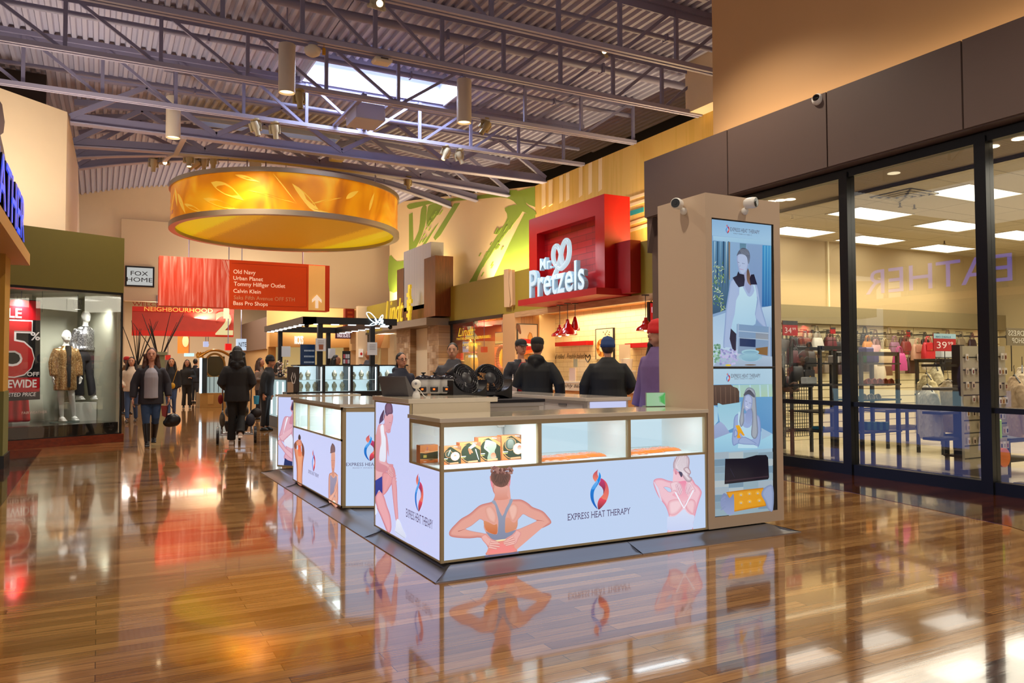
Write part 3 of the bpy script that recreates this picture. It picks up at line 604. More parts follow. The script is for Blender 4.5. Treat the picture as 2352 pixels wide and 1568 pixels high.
# ================================================================== PRINTED PICTURES (posters, screens, packs)
def print_mat(name, s, rough=.3):
    m, nt, b = nodes(name); a = nt.nodes.new('ShaderNodeVertexColor'); a.layer_name = 'ink'
    nt.links.new(a.outputs['Color'], b.inputs['Base Color'] if s < .5 else b.inputs['Emission Color'])
    if s >= .5: b.inputs['Base Color'].default_value = (.01, .01, .012, 1); b.inputs['Emission Strength'].default_value = s
    else: nt.links.new(a.outputs['Color'], b.inputs['Emission Color']); b.inputs['Emission Strength'].default_value = s
    b.inputs['Roughness'].default_value = rough; b.inputs['Specular IOR Level'].default_value = .3
    return m
INK = print_mat('backlit_print', 1.0); SCR = print_mat('screen_picture', .85, .1); PAPER = print_mat('printed_card', 0, .4)
def mixc(a, b, t): a = lin(a); b = lin(b); return tuple(x+(y-x)*t for x, y in zip(a, b))
class Print:
    """flat coloured shapes laid out on one plane of the scene; fn turns a traced point into a point of that plane"""
    def __init__(s, fn, n, step=.00004): s.fn = fn; s.n = Vector(n); s.f = []; s.k = 0; s.step = step
    def add(s, pts, c, c2=None, ax=1, smooth=3, inset=0, steps=0):
        q = spline([tuple(p) for p in pts], True, smooth) if smooth else [tuple(p) for p in pts]
        lo = min(p[ax] for p in q); hi = max(p[ax] for p in q)
        def emit(q, ca, cb):
            s.k += 1
            s.f.append([(s.fn(*p)+s.n*(s.k*s.step), mixc(ca, cb, (p[ax]-lo)/(hi-lo+1e-9))) for p in q])
        emit(q, c, c2 or c)
        return s
    def shade(s, pts, c, c2, inset, steps=3, smooth=3):
        q = spline([tuple(p) for p in pts], True, smooth) if smooth else list(pts)
        A = sum(a[0]*b[1]-b[0]*a[1] for a, b in zip(q, q[1:]+q[:1])); sg = 1 if A > 0 else -1
        for i in range(steps+1):
            d = inset*i/steps if steps else 0; out = []
            for j, p in enumerate(q):
                a, b = q[j-1], q[(j+1) % len(q)]; tx, ty = b[0]-a[0], b[1]-a[1]; L = math.hypot(tx, ty) or 1
                out.append((p[0]-sg*ty/L*d, p[1]+sg*tx/L*d))
            cc = mixc(c, c2, i/steps if steps else 0); s.k += 1
            s.f.append([(s.fn(*p)+s.n*(s.k*s.step), cc) for p in out])
        return s
    def line(s, p, q, w, c, w2=None):
        w2 = w if w2 is None else w2; dx, dy = q[0]-p[0], q[1]-p[1]; L = math.hypot(dx, dy) or 1; nx, ny = -dy/L, dx/L; ux, uy = dx/L, dy/L
        s.k += 1; P = [(p[0]+nx*w/2, p[1]+ny*w/2), (p[0]-ux*w*.4, p[1]-uy*w*.4), (p[0]-nx*w/2, p[1]-ny*w/2), (q[0]-nx*w2/2, q[1]-ny*w2/2), (q[0]+ux*w2*.4, q[1]+uy*w2*.4), (q[0]+nx*w2/2, q[1]+ny*w2/2)]
        s.f.append([(s.fn(*a)+s.n*(s.k*s.step), lin(c)) for a in P]); return s
    def dot(s, c, r, col, col2=None, ry=None):
        ry = ry or r; return s.add([(c[0]+r*math.cos(a*math.pi/6), c[1]+ry*math.sin(a*math.pi/6)) for a in range(12)], col, col2, smooth=0)
    def build(s, name, m, parent):
        off = BASE.get(parent.name, Vector((0,0,0))); v = []; f = []; cs = []
        for face in s.f:
            n = len(v); pts = [p for p, _ in face]; nn = Vector((0,0,0))
            for a, b in zip(pts, pts[1:]+pts[:1]): nn += (a-pts[0]).cross(b-pts[0])
            fc = face if nn.dot(s.n) > 0 else face[::-1]
            v += [tuple(p-off) for p, _ in fc]; cs += [c for _, c in fc]; f.append(tuple(range(n, n+len(fc))))
        me = bpy.data.meshes.new(name); me.from_pydata(v, [], f); me.update(); at_ = me.color_attributes.new('ink', 'FLOAT_COLOR', 'POINT')
        for i, c in enumerate(cs): at_.data[i].color = (*c, 1)
        o = bpy.data.objects.new(name, me); COL.objects.link(o); me.materials.append(m); o.parent = parent; BASE[o.name] = off; return o
def onplane(ax, v, x0, y0, sc):
    return lambda x, y: at(x0+x/sc, y0+y/sc, ax, v)
def logo(P, f):
    """twisted red and blue flame; f maps the master drawing into the picture"""
    g = lambda pts: [f(*p) for p in pts]
    P.add(g([(890,165),(840,215),(780,270),(750,330),(750,390),(775,440),(810,480),(850,430),(880,360),(862,310),(858,240),(870,190)]), '#b02a55', '#f08a70')
    P.add(g([(945,398),(1020,440),(1075,500),(1110,580),(1132,690),(1125,800),(1080,930),(1000,1050),(890,1150),(862,1050),(875,950),(930,860),(1000,775),(1000,690),(960,610),(890,545),(925,470)]), '#d2405c', '#f0906c')
    P.add(g([(945,405),(1000,445),(1040,520),(1048,620),(1000,775),(1000,690),(960,610),(890,545),(925,470)]), '#c43c74', '#6d2a34')
    P.add(g([(930,860),(1000,900),(1080,930),(1000,1050),(890,1150),(862,1050),(875,950)]), '#f04a60', '#6b2c38')
    P.add(g([(902,250),(935,310),(942,370),(915,470),(850,580),(795,670),(770,760),(770,880),(800,1000),(865,1138),(780,1060),(710,930),(688,800),(700,680),(750,570),(830,470),(880,380),(895,310)]), '#1090e6', '#0c58b8')
    P.add(g([(850,440),(870,500),(840,560),(790,650),(720,660),(750,570),(800,510)]), '#6fb2ee', '#3d9ae8')
def fan_fingers(P, base, tips, w, c, c2):
    for (b, t) in zip(base, tips): P.line(b, t, w*1.25, c2, w*.95); P.line(b, t, w*.85, c, w*.6)
def poster_back(ax, v, n):
    P = Print(onplane(ax, v, 1020, 1060, 6.82), n)
    P.shade([(795,520),(775,590),(740,630),(600,665),(520,710),(400,815),(270,890),(180,975),(110,1050),(78,1110),(95,1165),(200,1190),(400,1200),(570,1190),(640,1270),(680,1330),(690,1380),(655,1460),(900,1440),(1140,1405),(1110,1340),(1150,1230),(1200,1130),(1420,1080),(1560,1030),(1670,970),(1672,920),(1620,850),(1540,770),(1390,710),(1330,660),(1260,615),(1190,590),(1080,590),(1010,575),(985,520),(1000,420),(1030,300),(1040,260),(1020,200),(740,200),(730,330),(755,410),(770,470)], '#c87e78', '#e2a294', 42, 4)
    P.shade([(330,1050),(420,1000),(520,920),(560,893),(610,912),(635,950),(628,1020),(640,1060),(665,1130),(560,1115),(400,1085)], '#c88a86', '#bdd0ec', 9, 2)
    P.shade([(1240,815),(1330,860),(1455,920),(1400,960),(1290,1010),(1170,1060),(1125,1060),(1145,990),(1150,910),(1190,860)], '#c88a86', '#bdd0ec', 9, 2)
    P.add([(620,930),(700,950),(780,990),(830,980),(825,1130),(720,1115),(650,1060)], '#d88f68', '#c96a3c').add([(1020,880),(1060,940),(1110,950),(1145,910),(1150,990),(1115,1060),(960,1110),(955,900)], '#dd9a84', '#cf8a68')
    P.shade([(640,740),(720,690),(790,760),(825,860),(800,960),(740,950),(680,890)], '#dc9c8c', '#e9b4a6', 35, 3).shade([(1000,720),(1090,650),(1160,720),(1140,850),(1080,930),(1030,880)], '#dc9c8c', '#ecb9aa', 35, 3)
    P.line((220,1090), (330,1055), 9, '#9c4d4a', 2).line((1450,915), (1565,930), 9, '#9c4d4a', 2)
    P.add([(780,410),(900,440),(1000,400),(985,520),(1010,575),(900,600),(790,590),(795,520)], '#e0a598', '#d88f7c')
    P.add([(752,300),(728,300),(735,370),(760,412)], '#e6899a').add([(1040,280),(1022,300),(1012,390),(1030,370)], '#e6899a')
    P.shade([(748,160),(735,280),(765,330),(800,370),(850,392),(910,398),(980,368),(1015,310),(1035,260),(1025,180),(900,150)], '#7d564c', '#5f4740', 60, 4)
    for i in range(26):
        a = 760+i*10.5; P.line((a, 340+40*math.sin(i*.9)), (880+(a-890)*.4, 190+rr.uniform(-10, 20)), 4, '#8d6456' if i % 2 else '#523a36', 2)
    for i in range(70):
        P.dot((735+rr.random()*330, 85+rr.random()*100), rr.uniform(14, 26), ['#8a5e56', '#a0746a', '#6b4640', '#b08478'][i % 4])
    P.add([(735,628),(785,600),(830,680),(905,850),(960,730),(1010,640),(1025,585),(1075,592),(1040,680),(985,790),(955,880),(950,1000),(955,1110),(1040,1090),(1125,1065),(1060,1140),(990,1180),(940,1210),(800,1225),(720,1190),(650,1090),(720,1120),(820,1135),(838,1050),(845,930),(820,800),(790,680)], '#9aa0b2', '#8388a2', smooth=2)
    P.shade([(740,1260),(900,1235),(1060,1260),(1100,1340),(1135,1400),(900,1435),(665,1450),(690,1370)], '#e58f80', '#f08a86', 55, 5)
    P.add([(800,1228),(950,1208),(950,1226),(830,1245)], '#f0dfae')
    P.shade([(575,1190),(640,1130),(700,1180),(760,1215),(820,1240),(840,1262),(780,1265),(730,1300),(715,1340),(680,1320)], '#d98f8c', '#eab0a8', 16, 2)
    fan_fingers(P, [(730,1240),(715,1275),(705,1305),(700,1335)], [(838,1262),(862,1283),(862,1328),(815,1360)], 30, '#f0b8ae', '#c9807a')
    P.shade([(1200,1115),(1130,1065),(1090,1120),(1010,1170),(960,1215),(1000,1225),(1060,1270),(1090,1300),(1130,1270),(1160,1200)], '#d98f8c', '#eab0a8', 14, 2)
    fan_fingers(P, [(1080,1170),(1095,1210),(1100,1245),(1090,1275)], [(965,1232),(930,1258),(932,1284),(962,1306)], 28, '#f0b8ae', '#c9807a')
    P.add([(635,1465),(1160,1405),(1166,1432),(630,1500)], '#6f6a86', '#59546e', smooth=0)
    return P
def poster_blonde(ax, v, n):
    P = Print(onplane(ax, v, 1480, 1030, 7.47), n)
    P.shade([(500,350),(505,470),(530,560),(480,560),(400,545),(300,510),(200,515),(155,560),(170,660),(230,800),(300,900),(370,1000),(420,1150),(430,1300),(410,1400),(410,1455),(800,1410),(830,1300),(870,1150),(910,1000),(950,870),(985,760),(960,690),(920,640),(870,600),(820,520),(700,480),(560,380)], '#dd90a6', '#ecc0cc', 40, 4)
    P.shade([(325,660),(380,650),(440,670),(465,700),(465,745),(410,745),(370,710)], '#d98ea0', '#bcd2ee', 9, 2)
    P.shade([(155,560),(210,700),(260,830),(300,900),(260,700),(230,640)], '#e2b8c8', '#d8d4e8', 14, 2)
    P.add([(540,580),(620,560),(720,560),(700,700),(760,860),(660,900),(600,860),(480,800),(520,760),(640,780),(640,640)], '#e88aa8', '#ecb8c4')
    P.shade([(560,860),(640,900),(660,1000),(560,1120),(440,1140),(400,1020),(420,900)], '#e3a8b4', '#f0cdd4', 50, 4).shade([(700,930),(800,860),(880,920),(860,1080),(820,1130),(720,1040)], '#e0a0ae', '#edc4cc', 40, 4)
    P.shade([(440,600),(520,560),(590,575),(640,640),(640,760),(600,800),(560,770),(520,720),(470,740),(465,700)], '#dcaab8', '#eccdd6', 18, 2)
    fan_fingers(P, [(540,620),(570,600),(595,610),(560,660)], [(608,790),(625,770),(640,725),(560,770)], 24, '#ecced8', '#b98098')
    P.shade([(735,580),(790,575),(850,660),(880,720),(860,740),(830,700),(780,760),(730,780),(705,740),(715,640)], '#dcaab8', '#eccdd6', 16, 2)
    fan_fingers(P, [(760,610),(780,620),(800,640)], [(712,745),(722,772),(745,778)], 22, '#ecced8', '#b98098')
    P.line((530,750), (675,1020), 24, '#eef0fa', 18).line((838,715), (680,1020), 22, '#eef0fa', 16)
    P.add([(680,1030),(600,1100),(520,1160),(420,1165),(395,1170),(388,1300),(405,1395),(560,1405),(810,1385),(830,1280),(860,1150),(780,1130),(720,1080)], '#d3dcf2', '#c4cff0', smooth=2)
    P.shade([(500,350),(495,240),(540,150),(600,100),(700,95),(760,150),(775,230),(765,330),(795,400),(770,470),(815,500),(800,560),(740,570),(700,540),(660,480),(620,400),(560,370)], '#b094a0', '#e2d6de', 50, 4)
    for i in range(22): a = i/21; P.line((520+190*a, 130-40*math.sin(a*3)+60*abs(a-.5)), (600+130*a, 380+20*a), 5, ['#8d7682', '#f1e8ec', '#c9b4bf'][i % 3], 2)
    P.shade([(670,340),(740,315),(795,400),(770,440),(700,400)], '#a88a94', '#dccbd2', 20, 2); P.add([(585,390),(640,405),(650,450),(630,490),(600,440)], '#4c4660')
    P.add([(505,345),(520,340),(545,380),(550,440),(530,440),(515,400)], '#e8a8b8', '#c87890')
    return P
def poster_knee(ax, v, n):
    P = Print(onplane(ax, v, 850, 910, 4.6125), n)
    P.shade([(150,290),(90,300),(65,400),(52,470),(50,880),(130,860),(150,800),(185,790),(230,760),(245,720),(180,700),(185,560),(180,420),(170,380),(190,390),(215,380),(220,340),(240,260),(240,190),(180,170),(150,220)], '#cf8e9c', '#e3acb2', 18, 3)
    P.add([(175,175),(240,185),(225,260),(222,345),(195,390),(160,330),(155,240)], '#e0a9b2', '#d698a4')
    P.add([(110,320),(140,300),(150,390),(165,440),(168,520),(170,640),(160,690),(130,690),(100,670),(105,560),(120,500),(118,420)], '#eef0fa', '#dfe2f2')
    P.add([(85,320),(110,400),(108,520),(92,640),(100,700),(185,745),(175,800),(110,800),(55,760),(52,560),(62,420)], '#dba0a8', '#cf8a96')
    P.add([(200,640),(185,560),(180,420),(195,520)], '#d99aa6')
    P.shade([(130,820),(190,800),(215,760),(200,735),(240,735),(265,790),(270,860),(250,900),(210,960),(180,1010),(140,1045),(130,980)], '#cf7f8c', '#e09aa0', 16, 3)
    P.shade([(228,880),(265,850),(285,960),(290,1100),(300,1310),(285,1325),(270,1300),(250,1150),(235,1000)], '#cf8593', '#e0a2aa', 10, 2)
    P.shade([(55,1060),(110,1000),(150,1060),(180,1160),(215,1260),(228,1380),(212,1442),(180,1430),(150,1360),(110,1260),(75,1180)], '#cf8190', '#e6a6ae', 18, 3)
    P.line((75,1180), (175,1400), 4, '#a85a68', 2)
    P.add([(52,895),(130,845),(132,1030),(95,990),(52,1075)], '#1e3c9a', '#1a2f84', smooth=0)
    P.shade([(190,770),(210,730),(230,760),(248,790),(250,850),(228,860),(200,830),(180,810)], '#c98490', '#e4a8ae', 8, 2)
    fan_fingers(P, [(205,770),(210,785),(205,800),(200,815)], [(240,790),(248,815),(245,835),(228,852)], 13, '#e6b0b4', '#b26c78')
    fan_fingers(P, [(266,830),(268,860),(270,885)], [(276,840),(280,870),(282,905)], 11, '#e6b0b4', '#b26c78')
    P.shade([(195,62),(230,80),(242,130),(240,180),(200,190),(180,210),(165,180),(158,120),(170,80)], '#5a3f5c', '#7d5a74', 16, 2)
    P.add([(150,140),(160,170),(150,240),(110,285),(98,290),(105,230),(125,180)], '#48324e', '#5c4062').line((155,140), (145,240), 5, '#d8d4ea', 4)
    P.line((205,275), (222,280), 3, '#5a3448', 2).line((198,355), (212,352), 4, '#b04a64', 2)
    P.add([(280,1310),(300,1300),(325,1340),(345,1400),(380,1470),(372,1500),(340,1495),(268,1440),(275,1380)], '#e4e8f6', '#d3d9ee').line((270,1430), (368,1500), 7, '#b9c0da', 7)
    P.add([(52,1130),(70,1180),(72,1230),(52,1250)], '#e8ecf8')
    f = lambda x, y: ((x-688)/444*88+478, 0)
    def fl(x, y):
        u = (x-688)/444; w_ = (y-165)/985
        return (478+90*u, 808+22*u*0+ (1222-808)*w_ - 4*u)
    logo(P, fl); return P
def poster_mid(ax, v, n):
    P = Print(onplane(ax, v, 630, 910, 5.806), n)
    P.shade([(320,575),(270,620),(262,680),(275,780),(292,880),(300,1000),(305,1150),(368,1190),(372,1080),(385,880),(402,760),(395,680),(372,620),(352,580)], '#a85c48', '#e0936e', 22, 4)
    P.add([(305,650),(315,660),(318,700),(305,712),(295,685)], '#c3d2f0').add([(358,655),(372,690),(375,735),(362,735),(352,690)], '#c3d2f0')
    P.add([(322,650),(350,650),(362,740),(358,800),(330,800),(318,760)], '#e2482c', '#e88458').add([(262,640),(290,610),(300,660),(295,700),(275,690)], '#7a4438').add([(372,620),(400,700),(390,800),(370,760)], '#6e3a30')
    P.add([(325,560),(350,560),(352,610),(345,650),(325,650),(318,600)], '#d88a78').add([(335,505),(352,535),(352,570),(335,580),(320,565),(322,530)], '#3c2a30')
    for a in (320,340,358): P.line((a, 800), (a+4, 1160), 6, '#f0b48e', 4)
    def fl(x, y): u = (x-688)/444; w_ = (y-165)/985; return (504+44*u, 700+(998-700)*w_+8*u)
    logo(P, fl)
    P.shade([(755,1020),(730,1050),(724,1200),(728,1400),(760,1420),(845,1468),(850,1100),(838,1040),(800,1010)], '#b87464', '#e2a690', 14, 3)
    P.add([(748,1050),(790,1090),(825,1060),(838,1110),(800,1240),(815,1350),(790,1320),(748,1320),(745,1180)], '#9c94ac', '#8a84a0')
    P.add([(765,735),(808,735),(812,880),(800,1000),(785,1010),(770,990),(760,880)], '#dca28e', '#d4907e').add([(780,960),(800,960),(800,1050),(788,1080),(768,1040)], '#cf9080')
    P.shade([(780,625),(810,670),(812,745),(790,730),(765,740),(752,760),(752,690),(765,645)], '#5d4650', '#7d5e60', 12, 2)
    for x in (772, 800): P.line((x-8, 855), (x+8, 857), 4, '#5a3438', 2)
    P.line((778,968), (796,970), 6, '#b25c62', 3).line((787,870), (783,925), 3, '#b8786a', 5)
    P.shade([(725,1350),(790,1280),(820,1200),(835,1140),(845,1040),(850,1120),(838,1240),(800,1330),(750,1420),(728,1400)], '#c48474', '#e8b09c', 9, 2)
    P.add([(790,1385),(815,1400),(812,1420),(785,1405)], '#efe4d8').add([(785,1405),(812,1420),(812,1452),(780,1435)], '#e0905c')
    return P
def poster_arm(fn, n):
    P = Print(fn, n)
    P.shade([(245,240),(215,270),(150,265),(120,310),(90,430),(62,540),(110,600),(150,640),(150,730),(130,830),(240,880),(245,600)], '#c88aa0', '#dda8b8', 16, 3)
    P.add([(245,240),(215,180),(212,150),(225,120),(245,60),(250,340),(235,370),(200,360),(210,300)], '#d89cae', '#c98498').add([(235,100),(248,70),(250,180),(225,175)], '#3e2c48')
    P.add([(160,300),(185,280),(165,340),(135,440),(120,500),(130,560),(135,640),(180,670),(245,690),(245,560),(220,500),(160,560),(125,480)], '#f0f0fa', '#dfe0f2')
    P.shade([(240,400),(160,480),(70,520),(60,545),(110,600),(180,540),(240,480)], '#cc8fa0', '#e4b4c0', 14, 2)
    P.shade([(80,570),(50,590),(42,620),(100,700),(170,790),(240,840),(240,760),(160,690),(105,610)], '#cc8fa0', '#e4b4c0', 14, 2)
    P.add([(140,820),(180,850),(242,870),(242,935),(125,930)], '#28386e', '#22305e', smooth=0)
    P.line((205,300), (235,260), 4, '#a86a7c', 2)
    return P
def atp(x, y, P0, N):
    d = _r2*((x-1176)/F) - _u2*((y-784)/F) + _fw; o = Vector((0,0,EYE)); N = Vector(N)
    return o + d*((Vector(P0)-o).dot(N)/d.dot(N))
def screen_top(ax, v, n):
    P = Print(onplane(ax, v, 1630, 495, 4.419), n)
    Q = lambda a, b, c, d, c1, c2=None, ax_=1: P.add([(a,b),(c,b),(c,d),(a,d)], c1, c2, ax_, smooth=0)
    P.add([(22,36),(625,100),(630,1530),(30,1530)], '#8fb4d8', '#7f9cc4', smooth=0)
    P.add([(22,36),(625,100),(625,255),(24,200)], '#8fb8dd', '#a4cbe8', smooth=0)
    P.add([(35,205),(625,255),(625,302),(37,250)], '#a9d0e8', '#9cc6e4', smooth=0)
    P.add([(28,255),(205,270),(200,720),(160,960),(30,1000)], '#5c8cb0', '#2c5270', smooth=0)
    for i, x in enumerate((45,75,105,135,165,185)): P.add([(x,260),(x+14,262),(x+8,600),(x-6,760)], ['#9fc4dc','#2f5a7c','#7aa6c4','#23476a','#a8cade','#3c6a8c'][i], '#1c3a56', smooth=0)
    P.add([(190,268),(208,270),(205,650),(195,650)], '#8a7a6c', smooth=0).add([(305,280),(370,285),(365,420),(308,420)], '#5f88a0', '#6f96b0', smooth=0)
    P.add([(375,290),(535,300),(532,800),(530,925),(440,900),(400,500)], '#88a6cc', '#7d98c6', smooth=0)
    P.add([(535,300),(625,305),(625,920),(530,925)], '#3f94cc', '#2468a8', smooth=0)
    for x in (555, 585, 610): P.add([(x,305),(x+10,305),(x+6,915),(x-4,915)], '#6db8de', '#2f78b4', smooth=0)
    P.add([(32,1030),(160,985),(260,1040),(280,1530),(30,1530)], '#a9c8e4', '#c4dcf0', smooth=1)
    P.add([(520,935),(625,915),(628,1140),(560,1120)], '#b8d4ea', '#9cbcdc', smooth=0)
    for i in range(90):
        x = 30+rr.random()*125; y = 470+rr.random()*510; a = rr.random()*6.28; P.line((x, y), (x+22*math.cos(a), y+22*math.sin(a)), 9, ['#7fa04c','#b9cf9c','#4c7a3c','#a8c070','#cfe0c0'][i % 5], 3)
    P.shade([(205,665),(185,800),(160,960),(150,1100),(135,1340),(190,1300),(215,1350),(212,1270),(235,1100),(262,960),(270,800),(300,720),(400,720),(460,720),(480,850),(450,1000),(470,1060),(540,1130),(575,1120),(530,960),(490,800),(470,690),(350,640),(260,640)], '#88a0cc', '#a8bce0', 14, 3)
    P.add([(300,725),(330,720),(380,815),(420,815),(450,760),(438,705),(455,715),(478,850),(455,1000),(460,1100),(268,1195),(215,1140),(250,1000),(265,860),(295,800)], '#c3e4f2', '#a8d0ea', smooth=2)
    P.add([(345,590),(400,560),(420,700),(400,790),(370,760),(350,700)], '#a4a8cc', '#9aa8d0').add([(375,540),(395,560),(420,700),(390,690),(372,640)], '#5c4840', '#8a6a58')
    P.shade([(275,400),(270,450),(285,530),(300,580),(335,602),(370,570),(390,500),(400,440),(360,380),(300,385)], '#98a8d0', '#b4c4e4', 14, 2)
    P.add([(270,410),(290,360),(330,328),(380,345),(405,400),(400,470),(385,490),(375,430),(350,400),(300,390)], '#4c5468', '#78849c')
    for i in range(7): P.line((300+i*12, 340), (330+i*11, 400), 3, '#a0a8b8', 2)
    P.line((280,472), (300,480), 4, '#3c4868', 2).line((325,485), (352,490), 4, '#3c4868', 2).line((300,542), (340,550), 5, '#b87c9c', 3).line((305,500), (300,520), 3, '#8090b8', 3)
    P.add([(285,565),(300,590),(345,600),(352,650),(345,715),(290,728),(262,690),(228,630),(270,610)], '#15152c', '#1e2040', smooth=1).add([(415,600),(445,595),(478,700),(410,700),(400,640)], '#15152c', '#1e2040', smooth=1)
    P.add([(210,1145),(265,1200),(262,1390),(225,1350),(198,1250)], '#1a1830', '#241c38', smooth=0)
    P.add([(270,1100),(615,1130),(600,1420),(265,1390)], '#7c9cc0', '#8aa0bc', smooth=0).add([(300,1235),(462,1250),(460,1335),(300,1325)], '#1e3460', smooth=0).add([(462,1180),(590,1185),(590,1265),(462,1250)], '#8a96a8', '#9aa0a8', smooth=0).add([(462,1345),(585,1330),(582,1420),(470,1400)], '#8a6438', smooth=0)
    P.line((285,1100), (275,1395), 16, '#a0b8d4', 16).line((602,1130), (600,1425), 16, '#a4b8d4', 16).line((290,1170), (590,1195), 8, '#b8cce0', 8).line((290,1240), (590,1262), 6, '#b8cce0', 6)
    P.add([(130,1400),(300,1400),(628,1430),(630,1530),(30,1530)], '#b4c8dc', '#a0b4cc', smooth=0)
    for i in range(60): x = 100+rr.random()*180; y = 1360+rr.random()*150; P.dot((x, y), 13, ['#a8a8d8','#c4c0e8','#8c90c4','#b8b4e0'][i % 4])
    for i in range(40):
        x = 35+rr.random()*60; y = 1310+rr.random()*180; P.dot((x, y), 12, ['#7aa88c','#a4ccb4','#5c8c70'][i % 3])
    P.dot((405,1435), 120, '#86aec8', '#a8d0e0', 48).dot((403,1440), 92, '#9cc8d8', '#84b0c8', 40).dot((403,1385), 92, '#a8d4e0', '#94c0d4', 28).dot((403,1388), 72, '#7ca8c0', '#94c0d4', 18).dot((405,1515), 60, '#7a5a3c', None, 6).dot((180,1518), 30, '#e8c838', None, 10)
    P.line((222,1360), (228,1410), 4, '#dcecf8', 4).line((268,1360), (262,1410), 4, '#dcecf8', 4)
    logo(P, lambda x, y: (155+38*(x-688)/444, 88+95*(y-165)/985))
    return P
def screen_bottom(ax, v, n):
    P = Print(onplane(ax, v, 1630, 840, 4.419), n)
    P.add([(32,30),(635,28),(640,1470),(42,1530)], '#b4d4e8', '#8cacc4', smooth=0)
    P.add([(33,190),(635,185),(638,700),(36,740)], '#6fa8d4', '#5c94c8', smooth=0).add([(230,195),(635,185),(638,312),(300,318)], '#a8cfc8', '#b0d0b4', smooth=0)
    for x in (300, 410, 510, 590): P.line((x, 195), (x+6, 310), 14, '#b8dce8', 14)
    P.add([(33,195),(215,190),(240,212),(280,225),(300,260),(300,385),(160,400),(35,400)], '#5c4438', '#4a342c', smooth=1)
    for x in (60,110,160,210,255): P.line((x, 215), (x+4, 380), 5, '#7c5e4c', 5)
    P.add([(36,400),(80,420),(85,560),(36,620)], '#9cc8e4', '#b4dcf0', smooth=0)
    P.add([(80,380),(130,395),(300,370),(315,380),(300,560),(180,660),(100,560)], '#98cce0', '#aad4e8', smooth=2)
    P.add([(38,610),(110,565),(150,600),(205,680),(38,745)], '#a4b4dc', '#94a4cc', smooth=1)
    P.add([(36,745),(205,680),(400,640),(638,690),(640,835),(38,880)], '#a8dcf0', '#98c8e4', smooth=0).add([(525,630),(638,690),(525,750)], '#a4c4e0', smooth=0)
    P.shade([(300,480),(250,520),(240,620),(225,740),(240,810),(290,790),(300,830),(460,830),(500,810),(520,700),(515,560),(490,500),(420,480)], '#7c96c8', '#9cb0dc', 14, 3)
    P.add([(290,475),(310,480),(330,600),(380,630),(425,600),(440,500),(450,640),(440,740),(400,740),(350,760),(330,700),(290,640)], '#c4e4f4', '#b0d8ee', smooth=2).add([(290,790),(400,780),(490,820),(480,834),(285,834)], '#bfe4f4', smooth=0)
    P.shade([(400,218),(360,250),(335,350),(320,440),(300,560),(320,620),(350,560),(350,440),(420,440),(430,560),(420,700),(460,740),(490,680),(480,520),(470,360),(455,250)], '#7c8498', '#a8b0bc', 14, 3)
    P.add([(345,300),(350,280),(400,240),(450,290),(455,320),(430,310),(400,290),(365,305)], '#4c4c5c', '#5c6070')
    P.shade([(355,310),(345,380),(355,440),(375,465),(410,450),(430,400),(432,330),(400,290),(370,295)], '#90a0cc', '#b4c0e4', 12, 2)
    P.add([(375,455),(420,440),(430,520),(400,590),(360,560)], '#8898c8', '#9cacd8').line((362,355), (380,362), 4, '#384060', 2).line((400,375), (425,382), 4, '#384060', 2).line((365,412), (392,425), 7, '#e8ecf8', 4).line((385,385), (378,395), 3, '#7080b0', 3)
    P.add([(260,605),(300,600),(320,640),(355,705),(340,710),(310,680),(300,695),(318,730),(280,735),(272,700),(280,650)], '#eab020', '#f0a010', smooth=1)
    P.shade([(250,650),(275,655),(285,690),(270,715),(245,720)], '#7c90c4', '#a8b8e0', 8, 1).shade([(300,740),(360,720),(480,790),(460,800),(300,790)], '#8498c8', '#a0b4dc', 8, 1)
    for i in range(9):
        for j in range(4): P.add([(42+150*j, 880+72*i), (42+150*j+148, 870+72*i), (42+150*j+148, 938+72*i), (42+150*j, 948+72*i)], ['#a8b8c4','#8ca4b4','#b8c4c8','#7c98ac','#98b0bc'][(i*3+j*2+i*j) % 5], smooth=0) if 42+150*j+148 < 645 else None
    P.add([(155,942),(350,938),(470,905),(570,903),(590,930),(600,1130),(590,1150),(148,1200)], '#12101f', '#1c1420', smooth=0).line((160,1170), (590,1120), 16, '#3c2a34', 12).line((205,1040), (250,1130), 4, '#2c2a44', 4)
    P.shade([(165,1280),(350,1255),(540,1235),(560,1300),(570,1420),(400,1450),(320,1465),(240,1480),(220,1400)], '#c87c10', '#e8a020', 18, 3, smooth=1)
    for x, y in ((315,1312),(400,1300),(485,1295),(315,1392),(402,1380),(500,1370)): P.dot((x, y), 24, '#f4c050', '#e09818').dot((x, y), 8, '#dfe8f0', '#8a8a9a')
    P.add([(105,1400),(120,1320),(150,1290),(200,1340),(240,1300),(246,1480),(240,1500),(190,1508),(150,1480)], '#7c8cb8', '#9ca8d0')
    for y in (1320,1350,1385,1420): P.line((150, y+8), (112, y+40), 20, '#8c9ac4', 12)
    P.shade([(520,1300),(560,1230),(640,1220),(640,1460),(590,1455),(560,1380)], '#8494b8', '#9cacd0', 20, 3)
    logo(P, lambda x, y: (165+40*(x-688)/444, 68+95*(y-165)/985))
    return P
